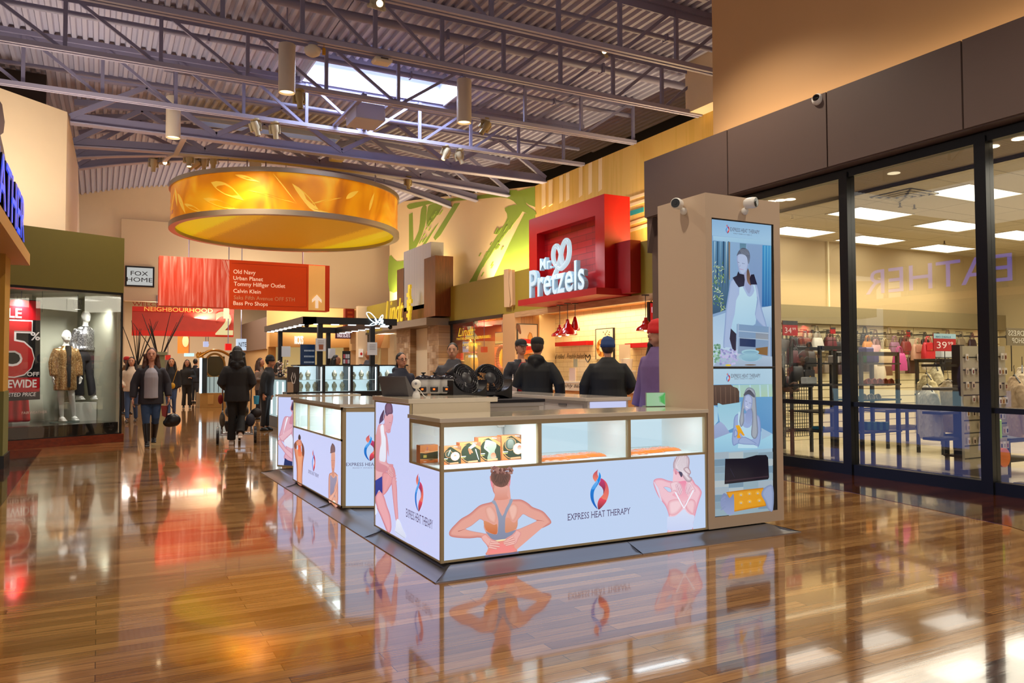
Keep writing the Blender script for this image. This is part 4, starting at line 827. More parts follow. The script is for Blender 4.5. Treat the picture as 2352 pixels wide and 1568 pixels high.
# ================================================================== HEAT THERAPY KIOSK
KW = mat('#d6c9b0', .35, coat=.2); KF = mat('#b8a680', .35, .15); ALU = mat('#8d8c92', .28, .85); INNER = mat('#e9f1f1', .5); TOPM = mat('#d8cdb8', .12, coat=.6)
KB = emat('#bdd0ee', 1.0); KBL = emat('#c7cef6', 1.0); TXT = mat('#5a4a7c', .5, emit=.35)
t = thing('kiosk_platform', 'low platform under the heat therapy kiosk with a curved aluminium edge', 'platform', (3.4, 7.3, 0))
MB().box(1.99, 4.62, 0, 4.75, 10.05, .05).build('platform_deck', mat('#7c7a80', .25, .5), t)
def edge(p0, p1, inx, iny, n):
    """curved ramp from the floor line p0-p1 up to the deck; the ends are mitred"""
    prof = [(0, 0), (0, .006), (.05, .010), (.10, .022), (.145, .045), (.18, .055)]; segs = []
    p0 = Vector(p0); p1 = Vector(p1); d = (p1-p0).normalized(); nrm = Vector((inx, iny))
    L = (p1-p0).length; cuts = [0]+[L*k/n for k in range(1, n)]+[L]
    for a, b in zip(cuts, cuts[1:]):
        mb = MB(); va = []; vb = []
        for w_, z in prof:
            ma = w_ if a == 0 else 0; mb_ = w_ if b == L else 0
            va.append((*(p0+d*(a+ma+(.002 if a else 0))+nrm*w_), z)); vb.append((*(p0+d*(b-mb_-(.002 if b < L else 0))+nrm*w_), z))
        m_ = len(prof); mb.add(va+vb, [(i, i+1, m_+i+1, m_+i) for i in range(m_-1)]+[tuple(range(m_)), tuple(range(m_, 2*m_))[::-1]]); segs.append(mb)
    return segs
for seg in edge((1.815, 4.44), (4.93, 4.44), 0, 1, 2)+edge((1.815, 10.24), (1.815, 4.44), 1, 0, 4)+edge((4.93, 4.44), (4.93, 10.24), -1, 0, 4)+edge((4.93, 10.24), (1.815, 10.24), 0, -1, 2):
    seg.build('edge_ramp', ALU, t, 50)
MB().box(2.0, 4.70, .05, 4.75, 5.2, .062).box(2.0, 5.2, .05, 2.3, 5.95, .062).build('plinth', BLACK, t)
def frame_y(mb, x0, x1, z0, z1, y, w=.012, d=.012):   # frame round a panel facing -Y
    mb.box(x0, y-d, z0, x0+w, y, z1).box(x1-w, y-d, z0, x1, y, z1).box(x0, y-d, z0, x1, y, z0+w).box(x0, y-d, z1-w, x1, y, z1)
def frame_x(mb, y0, y1, z0, z1, x, w=.012, d=.012):   # frame round a panel facing -X
    mb.box(x-d, y0, z0, x, y0+w, z1).box(x-d, y1-w, z0, x, y1, z1).box(x-d, y0, z0, x, y1, z0+w).box(x-d, y0, z1-w, x, y1, z1)
# ---- front counter, L-shaped: low display part along the front, tall end at the left
t = thing('display_counter', 'front counter of the heat therapy kiosk with a backlit panel and glass showcase', 'counter', (2.0, 4.7, .06)); FC = t
X0, Y0, X1 = 1.93, 4.63, 4.14
b = MB().box(X0+.02, Y0+.02, .065, X1, Y0+.55, .64).box(X0+.02, 5.19, .065, X0+.6, 5.99, 1.055); b.box(X0+.02, 5.18, .63, X1, 5.20, .955); b.build('carcass', KW, t)
MB().box(X0+.025, Y0+.006, .08, X1-.02, Y0+.02, .638).build('light_panel', KB, t)
MB().box(X0+.006, 5.205, .075, X0+.02, 5.975, 1.04).box(X0+.006, Y0+.025, .075, X0+.02, 5.205, .638).build('light_panel', KBL, t)
f = MB(); f.box(X0+.02, Y0+.002, .0655, X1, Y0+.018, .0805).box(X0+.02, Y0+.002, .640, X1, Y0+.018, .656).box(X1-.016, Y0+.003, .08, X1-.001, Y0+.018, .64); f.box(X0+.002, Y0+.02, .0655, X0+.018, 5.21, .0775).box(X0+.002, Y0+.02, .643, X0+.018, 5.196, .656)
f.box(X0, 5.195, .645, X0+.0175, 5.206, 1.055).box(X0, 5.978, .065, X0+.018, 5.995, 1.056).box(X0+.001, 5.206, 1.042, X0+.017, 5.978, 1.055).box(X0+.001, 5.21, .066, X0+.017, 5.978, .076)
f.box(X0, Y0, .065, X0+.022, Y0+.022, .956).box(X0, 5.17, .65, X0+.02, 5.2, .956).box(2.645, Y0, .6565, 2.672, Y0+.03, .9255).box(3.395, Y0, .6565, 3.42, Y0+.03, .9255).box(X1-.02, Y0, .6565, X1, Y0+.03, .9255).box(X0+.022, Y0+.001, .926, X1, Y0+.021, .955)
f.box(X0+.001, Y0+.022, .926, X0+.021, 5.17, .955)
f.build('frame', KF, t)
MB().box(X0+.01, Y0+.012, .643, X1, 5.18, .656).build('showcase_floor', INNER, t)
MB().box(2.66, Y0+.03, .656, 2.672, 5.18, .955).box(3.395, Y0+.03, .656, 3.407, 5.18, .955).box(X0+.01, 5.168, .656, 2.655, 5.18, .955).box(X1-.012, Y0+.03, .656, X1-.002, 5.18, .955).build('showcase_wall', INNER, t)
MB().box(2.676, 5.16, .66, 3.393, 5.175, .95).box(3.409, 5.16, .66, X1-.014, 5.175, .95).build('showcase_light_panel', emat('#cbe3ee', .98), t)
for a, c in ((X0+.04, 2.64), (2.69, 3.38), (3.43, X1-.03)): MB().box(a, Y0+.035, .938, c, Y0+.05, .948).build('led_strip', emat('#eafaff', 5), t)
for a, c in ((X0+.024, 2.645), (2.672, 3.395), (3.42, X1-.02)): MB().box(a, Y0+.012, .657, c, Y0+.016, .926).build('glass_pane', CLEAR, t)
MB().box(X0+.008, Y0+.025, .657, X0+.012, 5.17, .926).build('glass_pane', CLEAR, t)
tp = MB().rbox(X0-.012, Y0-.012, .956, X1+.01, 5.21, .984, .002); tp.build('countertop', TOPM, t)
MB().rbox(X0-.012, 5.19, 1.056, 2.62, 6.01, 1.09, .002).build('upper_countertop', TOPM, t); MB().box(X0+.02, 5.196, .98, 2.56, 5.21, 1.057).build('riser', KW, t)
for x_, p_ in ((2.3, 3.2), (3.03, 1.2), (3.77, 1.2)): light('AREA', (x_, 4.75, .935), (.86, .96, 1), p_, .5, (x_, 4.95, 0), sy=.12)
for y_ in (7.3, 7.92, 8.6): light('AREA', (2.1, y_, .94), (.86, .98, .96), 3.2, .45, (2.2, y_, 0), sy=.2)
tx = lambda s_, x0, y0, x1, y1, cap, ax_, v, U, off: fit_text(s_, at(x0, y0, ax_, v)+Vector(off), U, (0,0,1), (at(x1, y1, ax_, v)-at(x0, y0, ax_, v)).length, cap, res=2)
P = poster_back('Y', Y0+.006, (0,-1,0)); P.build('printed_woman', INK, t)
P = poster_blonde('Y', Y0+.006, (0,-1,0)); P.build('printed_woman', INK, t)
P = Print(onplane('Y', Y0+.006, 1290, 1060, 10.45), (0,-1,0)); logo(P, lambda x, y: (x, y)); P.build('printed_logo', INK, t)
def serif(mb, w, O, U, V):
    return mb
def brand(p0, p1, cap, ax_, v, U, off, parent, m_=TXT, s_='EXPRESS HEAT THERAPY'):
    a = at(*p0, ax_, v)+Vector(off); c = at(*p1, ax_, v)+Vector(off); U = Vector(U); w_ = abs((c-a).dot(U)); mb = fit_text(s_, a, U, (0,0,1), w_, cap, res=2)
    # slab serifs under and over the stems
    body = text_mb(s_, 1); xs = [q.x for q in body.v]; x0, x1 = min(xs), max(xs)
    pos = 0
    import bpy as _b
    for i, ch in enumerate(s_):
        if ch == ' ': continue
        lead = text_mb(s_[:i+1], 1); e = max(q.x for q in lead.v); st_ = text_mb(ch, 1); wd = max(q.x for q in st_.v)-min(q.x for q in st_.v)
        l = (e-wd-x0)/(x1-x0)*w_; r_ = (e-x0)/(x1-x0)*w_; h = cap*.06; q = w_*.004
        ends = {'E': [(l,0),(l,1)], 'X': [(l,0),(r_,0),(l,1),(r_,1)], 'P': [(l,0),(l,1)], 'R': [(l,0),(r_,0),(l,1)], 'H': [(l,0),(r_,0),(l,1),(r_,1)], 'A': [(l,0),(r_,0)], 'T': [((l+r_)/2,0)], 'Y': [((l+r_)/2,0),(l,1),(r_,1)]}.get(ch, [])
        for x, tb in ends:
            c0 = a+U*(x-q*1.6)+Vector((0,0,(cap-h) if tb else 0)); c1 = c0+U*(q*3.2); mb.add([c0, c1, c1+Vector((0,0,h)), c0+Vector((0,0,h))], [(0,1,2,3)])
    return mb.build('printed_lettering', m_, parent)
brand((1304, 1195), (1447, 1183), .045, 'Y', Y0+.006, (1,0,0), (0,-.002,0), t)
P = poster_knee('X', X0+.006, (-1,0,0)); P.build('printed_woman', INK, t)
brand((934, 1184), (995, 1206), .058, 'X', X0+.006, (0,-1,0), (-.004,0,-.006), t)
# ---- orange gel packs and boxes in the showcase
GEL = mat('#f07c1a', .18, emit=.25, coat=.6)
def gel(x, y, w_, d_, lb, rz=0):
    t = local(thing('gel_pack', lb, 'gel pack', (x, y, .657), rz, 'orange gel packs in the showcase')); mb = MB(); nx, ny = 18, 10; v = []
    for i in range(nx+1):
        for j in range(ny+1):
            u, q = i/nx*2-1, j/ny*2-1; e = max(abs(u), abs(q)); h = .024*(1-e**5)*(1-.35*math.exp(-((u*3) % 2-1)**2*6)*(.5+.5*math.cos(q*6)))+.004*math.sin(i*2.1)*math.sin(j*1.7)*(1-e)
            v.append((u*w_/2*(1-.03*q*q), q*d_/2*(1-.04*u*u), max(.001, h)))
    mb.add(v, [(i*(ny+1)+j, (i+1)*(ny+1)+j, (i+1)*(ny+1)+j+1, i*(ny+1)+j+1) for i in range(nx) for j in range(ny)])
    mb.build('gel_pad', GEL, t, 60)
    return t
gel(2.83, 4.80, .24, .22, 'orange gel pack lying leftmost in the middle showcase bay'); gel(3.03, 4.84, .22, .22, 'orange gel pack in the centre of the middle showcase bay', .05); gel(3.22, 4.86, .19, .20, 'orange gel pack lying rightmost in the middle showcase bay', -.1)
gel(3.54, 4.82, .23, .20, 'orange gel pack lying leftmost in the right showcase bay'); gel(3.74, 4.86, .22, .2, 'orange gel pack in the centre of the right showcase bay', .08); gel(3.94, 4.90, .22, .2, 'orange gel pack lying rightmost in the right showcase bay', -.05)
def pbox(px0, py0, px1, py1, Y, d, lb, kind):
    """product box; its front is the rectangle seen between two pixels on the plane Y"""
    a = at(px0, py1, 'Y', Y); c = at(px1, py0, 'Y', Y); x0, x1 = a.x, c.x; z0 = .657; z1 = z0+(at(px0, py0, 'Y', Y).z-at(px0, py1, 'Y', Y).z)
    t = thing('product_box', lb, 'box', ((x0+x1)/2, Y+d/2, z0), 0, 'heat pack boxes in the showcase')
    MB().box(x0, Y, z0, x1, Y+d, z1).build('carton', mat('#e58a4a', .35), t)
    W, H = x1-x0, z1-z0; fn = lambda u, w_: Vector((x0+u*W, Y-.0004, z1-w_*H)); P = Print(fn, (0,-1,0), .00005)
    P.add([(0,0),(1,0),(1,1),(0,1)], '#e9965c', '#e07a3c', smooth=0)
    if kind == 0:
        P.add([(0,.42),(.3,.46),(.6,.42),(1,.36),(1,.78),(.6,.86),(.3,.78),(0,.76)], '#3c4632', '#2f3a2a', smooth=1)
        P.line((0,.41), (1,.35), .02, '#f6dca4', .02).line((0,.78), (1,.8), .02, '#f6c890', .02).add([(.18,.55),(.36,.55),(.36,.7),(.18,.7)], '#d8c860', smooth=0)
        logo(P, lambda x, y: (.37+(x-688)/444*.06, .06+(y-165)/985*.24)); P.line((.26,.33), (.5,.33), .02, '#f4dcc0').line((.2,.92), (.34,.92), .03, '#f6e8d8')
    else:
        P.add([(.12,.30),(.25,.08),(.45,.02),(.98,.4),(1,.98),(.3,.98),(.1,.8),(.02,.5)], '#36422e', '#28331f', smooth=1)
        for k in range(14): a0 = 1.5+k*.3; P.line((.55+.5*math.cos(a0), .5+.46*math.sin(a0)), (.55+.5*math.cos(a0+.3), .5+.46*math.sin(a0+.3)), .025, '#f2a060', .025) if k < 9 else None
        if kind == 1: P.dot((.35,.42), .2, '#f0a468').dot((.35,.42), .18, '#55604e', '#3a4434').dot((.68,.56), .25, '#f0a468').dot((.68,.56), .235, '#e6e8e2', '#c8ccc8').dot((.68,.56), .09, '#f08050', '#e8e0d8').line((.42,.2), (.3,.5), .07, '#b8c0b8', .04)
        if kind == 2: P.line((.72,.12), (.45,.3), .16, '#c4c8c0', .12).line((.45,.3), (.6,.5), .1, '#e08860', .07).line((.75,.35), (.9,.85), .05, '#d8dcd8', .03).line((.45,.32), (.5,.55), .12, '#e87850', .08)
        if kind == 3: P.add([(.35,.1),(.75,.22),(.8,.4),(.72,.6),(.8,.9),(.4,.9),(.45,.6),(.3,.3)], '#a8b09c', '#8c9884').line((.36,.16), (.28,.42), .12, '#b8c0ac', .09).line((.28,.42), (.5,.62), .09, '#b0b8a4', .06).dot((.66,.76), .12, '#e87048', '#d8a088')
        if kind == 4: P.dot((.4,.36), .26, '#f0a468').dot((.4,.36), .24, '#6a7464', '#3a4434').add([(.3,.2),(.5,.2),(.54,.5),(.28,.5)], '#9aa296', '#6c7468').dot((.74,.56), .24, '#f0a468').dot((.74,.56), .225, '#e6e8e2', '#ccd0cc').dot((.8,.52), .1, '#f07048', '#eec8b8')
        P.add([(.4,.9),(.85,.88),(.86,.96),(.4,.97)], '#f0a878', smooth=0).line((.06,.66), (.28,.66), .035, '#f2f2ee', .035).line((.06,.72), (.26,.72), .025, '#d8d070', .025).add([(.55,0),(1,0),(1,.25)], '#9a6a4a', smooth=0).line((.6,.03), (.8,.05), .03, '#f2f0ea', .03)
    P.build('printed_front', PAPER, t); return t
pbox(965, 1019, 1006, 1060, 5.02, .07, 'long low orange and green box, leftmost in the corner showcase', 0)
pbox(1016, 1019, 1059, 1061, 4.86, .06, 'small orange box with a round joint picture, beside the corner post', 1)
pbox(1056, 1012, 1104, 1060, 4.87, .06, 'orange box with a bent limb picture, between two other boxes', 2)
pbox(1099, 1003, 1150, 1059, 4.885, .07, 'tall orange and green box with a lower back picture', 3)
pbox(1152, 1000, 1203, 1057, 4.90, .07, 'orange box with a chest and a round joint picture, rightmost of the boxes', 4)
p = at(1150, 978, 'Y', 5.15); t2 = thing('power_plug', 'small white adapter with a thin cord on the showcase back wall', 'adapter', tuple(p)); MB().rbox(p.x-.025, 5.13, p.z-.008, p.x+.025, 5.166, p.z+.012, .003).build('adapter', WHITE, t2); MB().path([(p.x+.01, 5.15, p.z-.008), (p.x+.016, 5.15, p.z-.05), (p.x+.028, 5.155, p.z-.1), (p.x+.03, 5.16, .66)], .0018, 6).build('cord', mat('#9aa5a8', .5), t2)
# ---- screen tower
TX0, TX1, TY0, TY1, TZ1 = 4.145, 4.94, 4.63, 5.21, 2.665
t = thing('screen_tower', 'tall beige tower at the kiosk corner carrying two stacked portrait screens', 'screen tower', (4.54, 4.9, .06)); TWM = mat('#cfb89f', .4)
MB().box(TX0, TY0+.002, .065, TX1, TY1, TZ1).build('tower_body', TWM, t)
f = MB(); f.box(TX0, TY0-.008, .065, 4.205, TY0+.002, TZ1).box(4.87, TY0-.008, .065, TX1, TY0+.002, TZ1).box(4.205, TY0-.008, 2.475, 4.87, TY0+.002, TZ1).box(4.205, TY0-.008, .065, 4.87, TY0+.002, .152).build('screen_surround', TWM, t)
for nm, za, zb, fnc in (('upper', 1.312, 2.475, screen_top), ('lower', .152, 1.308, screen_bottom)):
    s_ = MB().box(4.205, TY0-.004, za, 4.87, TY0+.002, zb).build('screen', BLACK, t); s_['label'] = nm+' portrait screen of the tower'
    P = fnc('Y', TY0-.0045, (0,-1,0)); P.build('screen_picture', SCR, s_)
UT = mat('#5c5c74', .5, emit=.3)
brand((1675, 531), (1742, 537), .030, 'Y', TY0-.006, (1,0,0), (0,-.012,0), t, UT); brand((1677, 867), (1744, 867), .028, 'Y', TY0-.006, (1,0,0), (0,-.012,0), t, UT)
for p0, p1, h in (((1685, 537), (1727, 541), .009), ((1687, 871), (1734, 871), .009)): fit_text('READY WHEN YOU NEED IT', at(*p0, 'Y', TY0-.02), (1,0,0), (0,0,1), (at(*p1, 'Y', TY0-.02)-at(*p0, 'Y', TY0-.02)).x, h, res=1).build('printed_lettering', UT, t)
def secam(px, py, ax_, v, lb, look, up=0):
    p = at(px, py, ax_, v); t = local(thing('security_camera', lb, 'camera', tuple(p), 0, 'cameras on the screen tower'))
    n = Vector((-1,0,0)) if ax_ == 'X' else Vector((0,-1,0)); L = Vector(look).normalized(); rot = Vector((0,0,1)).rotation_difference(L).to_matrix().to_4x4()
    MB().ball((0,0,-.055)+n*0 if False else Vector((0,0,-.055))+n*.012, (.03,.03,.03), 14, 8).build('wall_mount', WHITE, t, 60)
    MB().tube(Vector((0,0,-.05))+n*.02, n*.06, .012, 8).build('mount_arm', WHITE, t)
    q = n*.075; MB().lathe([(.001,-.055), (.03,-.05), (.042,-.03), (.045,.02), (.042,.045), (.036,.05)], n=20).xf(Matrix.Translation(q) @ rot).build('camera_body', WHITE, t, 60)
    MB().lathe([(.001,.051), (.038,.049)], n=20).lathe([(.001,.054), (.013,.054), (.014,.05)], n=12).xf(Matrix.Translation(q) @ rot).build('lens', mat('#0b0b10', .1), t, 60)
secam(1573, 470, 'X', 4.145, 'white camera on the left side of the screen tower top', (-.85, -.5, -.05))
secam(1708, 470, 'Y', 4.622, 'white camera above the upper screen of the tower', (.25, -.85, -.05))
# ---- middle counter with angled end
t = thing('display_counter', 'middle kiosk counter with three small lit showcases and an angled end panel', 'counter', (2.3, 8.0, .06))
poly = [(1.945, 6.95), (2.42, 6.705), (2.75, 7.0), (2.75, 8.95), (1.945, 8.95)]
MB().prism(poly, .055, .65).box(2.45, 7.0, .65, 2.75, 8.95, .955).build('carcass', KW, t)
MB().box(1.936, 6.975, .075, 1.945, 8.925, .645).build('light_panel', KBL, t)
N2 = Vector((-.458, -.889, 0)); U2 = Vector((.889, -.458, 0)); A0 = Vector((1.945, 6.95, 0))
mb = MB()
def q4(mb, O, U, N, w0, w1, z0, z1, d0, d1):
    P0 = [O+U*w0+N*d0, O+U*w1+N*d0, O+U*w1+N*d1, O+U*w0+N*d1]; n = len(mb.v)
    return mb.add([(p.x, p.y, z) for z in (z0, z1) for p in P0], [(0,3,2,1),(4,5,6,7),(0,1,5,4),(1,2,6,5),(2,3,7,6),(3,0,4,7)])
q4(mb, A0, U2, N2, .03, .51, .075, .915, .001, .008).build('light_panel', KB, t)
f = MB(); frame_x(f, 6.955, 8.945, .06, .668, 1.945, .012); f.box(1.933, 6.955, .65, 1.955, 6.98, .955).box(1.933, 8.92, .65, 1.955, 8.945, .955).box(1.933, 6.955, .93, 1.953, 8.945, .955).box(1.933, 7.60, .66, 1.953, 7.615, .95).box(1.933, 8.24, .66, 1.953, 8.255, .95)
for a, c, z0_, z1_ in ((0,.03,.06,.955), (.505,.535,.06,.955), (0,.535,.06,.075), (0,.535,.915,.955)): q4(f, A0, U2, N2, a, c, z0_, z1_, 0, .014)
f.build('frame', KF, t)
sw = MB().box(1.95, 6.98, .65, 2.45, 8.94, .66)
for y in (7.0, 7.605, 8.245, 8.93): sw.box(1.955, y, .66, 2.45, y+.008, .95)
sw.build('showcase_wall', INNER, t); MB().box(2.44, 7.0, .66, 2.448, 8.93, .95).build('showcase_light_panel', emat('#cfe8ea', .8), t)
for y in (7.02, 7.63, 8.27): MB().box(1.97, y, .94, 1.985, y+.55, .948).build('led_strip', emat('#eafaff', 4), t); MB().box(1.94, y-.01, .66, 1.944, y+.60, .93).build('glass_pane', CLEAR, t)
MB().prism([(1.915, 6.945), (2.42, 6.685), (2.8, 7.0), (2.8, 8.98), (1.915, 8.98)], .957, .985).build('countertop', TOPM, t)
P = poster_mid('X', 1.936, (-1,0,0)); P.build('printed_people', INK, t)
brand((709, 1085), (733, 1098), .035, 'X', 1.936, (0,-1,0), (-.004,0,-.003), t)
pn = lambda x, y: atp(x, y, A0+N2*.009, N2)
P = Print(lambda x, y: pn(620+(x)/3.409, 880+(y)/3.409), N2); logo(P, lambda x, y: (737+107*(x-688)/444, 397+211*(y-165)/985)); P.build('printed_logo', INK, t)
a = pn(795, 1070)+N2*.002; c = pn(918, 1070); fit_text('EXPRESS HEAT THERAPY', a, U2, (0,0,1), .47, .030, res=2).build('printed_lettering', TXT, t); fit_text('READY WHEN YOU NEED IT', a+U2*.06-Vector((0,0,.022)), U2, (0,0,1), .35, .011, res=1).build('printed_lettering', mat('#9aa0c8', .5, emit=.4), t)
gp = gel(2.15, 7.95, .3, .2, 'orange gel pack in the middle bay of the second counter', 1.57)
for y, lb in ((7.12, 'upright box with a body picture in the nearest small bay of the second counter'), (8.37, 'upright box in the farthest small bay of the second counter')):
    tb = thing('product_box', lb, 'box', (2.2, y, .66)); MB().box(2.08, y, .661, 2.3, y+.05, .86).build('carton', mat('#b98d6c', .4), tb)
    MB().box(2.078, y+.003, .67, 2.08, y+.047, .80).box(2.12, y-.001, .68, 2.26, y, .84).build('printed_front', mat('#4f6a68', .4), tb)
# ---- far angled unit
t = thing('display_counter', 'far angled kiosk unit with a backlit panel of a woman holding her elbow', 'counter', (2.3, 10.0, .06))
F0 = Vector((2.0, 10.12, 0)); UF = Vector((.62, -.785, 0)).normalized(); NF = Vector((-UF.y*-1, -UF.x, 0)).normalized(); NF = Vector((-.785, -.62, 0)).normalized()
MB().prism([(2.0, 10.12), (2.45, 9.55), (2.9, 9.75), (2.9, 10.12)], .09, .955).build('carcass', KW, t)
q4(MB(), F0, UF, NF, .012, .70, .10, .95, .002, .009).build('light_panel', KBL, t)
f = MB()
for a, c, z0_, z1_ in ((0,.012,.09,.955), (.70,.72,.09,.955), (0,.72,.08,.1)): q4(f, F0, UF, NF, a, c, z0_, z1_, 0, .014)
f.build('frame', KF, t); MB().prism([(1.97, 10.16), (2.45, 9.5), (2.95, 9.72), (2.95, 10.18)], .957, .985).build('countertop', TOPM, t); MB().box(2.3, 9.95, .05, 2.45, 10.05, .09).build('foot', mat('#c9c2b8', .5), t)
poster_arm(lambda x, y: atp(630+x/5.806, 910+y/5.806, F0+NF*.0095, NF), NF).build('printed_woman', INK, t)
# ---- right-hand run of cabinets (its outer side faces the fashion shop), inner cabinet
t = thing('storage_counter', 'low white cabinets along the right side of the kiosk with locks', 'cabinet', (4.6, 8, .06)); CAB = mat('#d2ccca', .35)
MB().box(4.42, 6.72, .06, 4.93, 10.0, .965).build('cabinet_body', CAB, t); MB().rbox(4.38, 6.69, .965, 4.95, 10.02, 1.0, .003).build('countertop', mat('#c9c0b8', .12, coat=.5), t)
MB().box(4.45, 6.712, .72, 4.9, 6.72, .955).build('light_panel', emat('#c8cdf2', .95), t); MB().box(4.93, 6.75, .10, 4.938, 9.95, .70).build('light_panel', emat('#7f96f0', .9), t); MB().box(4.93, 6.75, .71, 4.938, 9.95, .94).build('light_panel', emat('#bfe2ee', .95), t)
for y in (6.8, 7.6, 8.4, 9.2):
    d_ = MB().box(4.41, y, .10, 4.42, y+.76, .93).build('cabinet_door', CAB, t); MB().tube((4.395, y+.38, .80), (4.41, y+.38, .80), .012, 10).build('lock', mat('#3a3a3e', .3, .8), d_); MB().box(4.40, y+.3, .905, 4.412, y+.46, .925).build('latch', mat('#6a686c', .4), d_)
t = thing('storage_counter', 'low side cabinet behind the screen tower with a backlit outer panel', 'cabinet', (4.7, 5.9, .06))
MB().box(4.5, 5.22, .06, 4.93, 6.6, .72).build('cabinet_body', KW, t); MB().box(4.93, 5.22, .10, 4.938, 6.6, .70).build('light_panel', emat('#7f96f0', .9), t)
t = thing('storage_counter', 'white inner cabinet of the kiosk topped with a black towel', 'cabinet', (2.95, 6.2, .06))
MB().box(2.66, 5.76, .06, 3.30, 6.6, .985).build('cabinet_body', CAB, t); MB().rbox(2.64, 5.73, .985, 3.33, 6.62, 1.02, .003).build('countertop', mat('#c9c4c4', .2), t)
d_ = MB().box(2.68, 5.75, .45, 3.28, 5.76, .93).build('drawer', CAB, t); MB().tube((2.98, 5.74, .90), (2.98, 5.75, .90), .012, 10).build('lock', mat('#3a3a3e', .3, .8), d_)
MB().box(2.72, 5.745, .935, 2.78, 5.752, .95).box(3.18, 5.745, .935, 3.24, 5.752, .95).build('hinge', mat('#6a686c', .4), t)
tw = MB(); nx, ny = 26, 16; v = []
for i in range(nx+1):
    for j in range(ny+1): v.append((1.98+1.33*i/nx, 5.70+.93*j/ny-.03*math.sin(i*.7)*(j == 0), 1.103+.006*math.sin(i*1.3+j*.8)+.004*math.sin(i*.5-j*1.9) if i < 12 else 1.03+.006*math.sin(i*1.3+j*.8)))
tag(MB().box(2.64, 5.71, 1.021, 3.33, 6.60, 1.045).build('towel', mat('#1d1a24', .95, noise=.4, nscale=120)), 'black towel spread on the inner kiosk cabinet under the warmers', 'towel')
# ---- appliances
def cooker(px, py, Y, lb, s=1.0):
    t = local(thing('towel_warmer', lb, 'warmer', (px, py, 1.091), R(-28), 'white electric warmers'))
    MB().lathe([(.001,.012), (.085,.012), (.092,.02), (.098,.15), (.095,.165), (.001,.166)], n=28).build('pot_body', mat('#c9c7c4', .3), t, 50)
    MB().lathe([(.099,.155), (.104,.158), (.104,.172), (.09,.185), (.04,.198), (.001,.2)], n=28).build('glass_lid', mat('#2c2a30', .12), t, 50)
    MB().lathe([(.014,.198), (.012,.212), (.03,.218), (.03,.226), (.001,.228)], n=16).build('lid_knob', BLACK, t, 50)
    MB().rbox(-.045, -.108, .03, .045, -.08, .085, .006).build('control_panel', BLACK, t); MB().box(-.012, -.11, .05, .012, -.108, .066).build('indicator_light', emat('#ff5a10', 3), t)
    for a in (-.1, .1): MB().rbox(a-.012, -.02, .10, a+.012, .02, .13, .004).build('handle', BLACK, t)
    MB().lathe([(.001, 0), (.05, 0), (.05, .014), (.001, .014)], n=14).build('foot', BLACK, t); t.scale = (.68, .68, .8); return t
cooker(2.335, 5.97, 0, 'white electric warmer with a dark lid, leftmost of three'); cooker(2.42, 5.93, 0, 'white electric warmer in the middle of three'); cooker(2.51, 5.885, 0, 'white electric warmer nearest the black fans, rightmost of three')
def bfan(px, py, Y, rz, lb, s=1):
    """round black desk fan tilted back in a curved cradle"""
    p = at(px, py, 'Y', Y); t = local(thing('desk_fan', lb, 'fan', (p.x, Y, 1.046), rz, 'black desk fans on the kiosk')); K = mat('#17171b', .35); K2 = mat('#2a2a30', .4)
    tilt = Matrix.Translation((0, .0, .135)) @ Matrix.Rotation(R(66), 4, 'X')   # fan axis points to the viewer and a little up
    MB().lathe([(.112,-.07), (.122,-.05), (.125,.04), (.118,.055), (.108,.05), (.110,-.04), (.10,-.07)], n=40).xf(tilt).build('fan_housing', K, t, 50)
    g = MB()
    for k in range(40):
        a = 2*math.pi*k/40; g.path([(.045*math.cos(a), .045*math.sin(a), .062), (.08*math.cos(a+.1), .08*math.sin(a+.1), .066), (.112*math.cos(a+.2), .112*math.sin(a+.2), .052)], .0022, 4)
    for rr_ in (.06, .078, .095): g.path([(rr_*math.cos(2*math.pi*k/32), rr_*math.sin(2*math.pi*k/32), .066) for k in range(33)], .002, 4)
    g.xf(tilt).build('front_grille', mat('#34343a', .3), t)
    MB().lathe([(.001,.072), (.03,.07), (.046,.062), (.046,.05), (.001,.05)], n=24).xf(tilt).build('hub_cap', K2, t, 40)
    for k in range(5):
        a = 2*math.pi*k/5; c_, s_ = math.cos(a), math.sin(a); bl = MB().add([(.03*c_, .03*s_, .0), (.10*math.cos(a-.35), .10*math.sin(a-.35), -.02), (.105*math.cos(a+.25), .105*math.sin(a+.25), .02), (.03*math.cos(a+.6), .03*math.sin(a+.6), .02)], [(0,1,2,3)]); bl.xf(tilt).build('fan_blade', K2, t)
    cr = MB(); n = 24; v = []
    for i in range(n+1):
        u = i/n*2-1; a = u*1.35; x = .165*math.sin(a)*1.05; topz = .05+.095*abs(u)**2.2; w0 = .13*(1-.25*abs(u))
        botz = .055*max(0, 1-abs(abs(u)-.0)*1.3)*1.0 if abs(u) < .55 else 0; botz = .03*math.cos(u*2.2) if abs(u) < .7 else 0
        for y in (-w0, w0*.6): v += [(x, y, topz+.0), (x*.98, y, max(0, botz))]
    for i in range(n):
        a = i*4; b_ = a+4; cr.add([v[a], v[b_], v[b_+2], v[a+2]], [(0,1,2,3)]).add([v[a+1], v[b_+1], v[b_+3], v[a+3]], [(0,3,2,1)]).add([v[a], v[a+1], v[b_+1], v[b_]], [(0,1,2,3)]).add([v[a+2], v[b_+2], v[b_+3], v[a+3]], [(0,1,2,3)])
    cr.add([v[0], v[1], v[3], v[2]], [(0,1,2,3)]).add(v[-4:], [(0,1,3,2)]); cr.build('cradle', K, t, 50); t.scale = (s,)*3; return t
bfan(1060, 908, 5.92, R(18), 'black round desk fan in a curved cradle, left one of the two', 1.12); bfan(1119, 908, 6.08, R(2), 'black round desk fan in a curved cradle, right one of the two', 1.12)
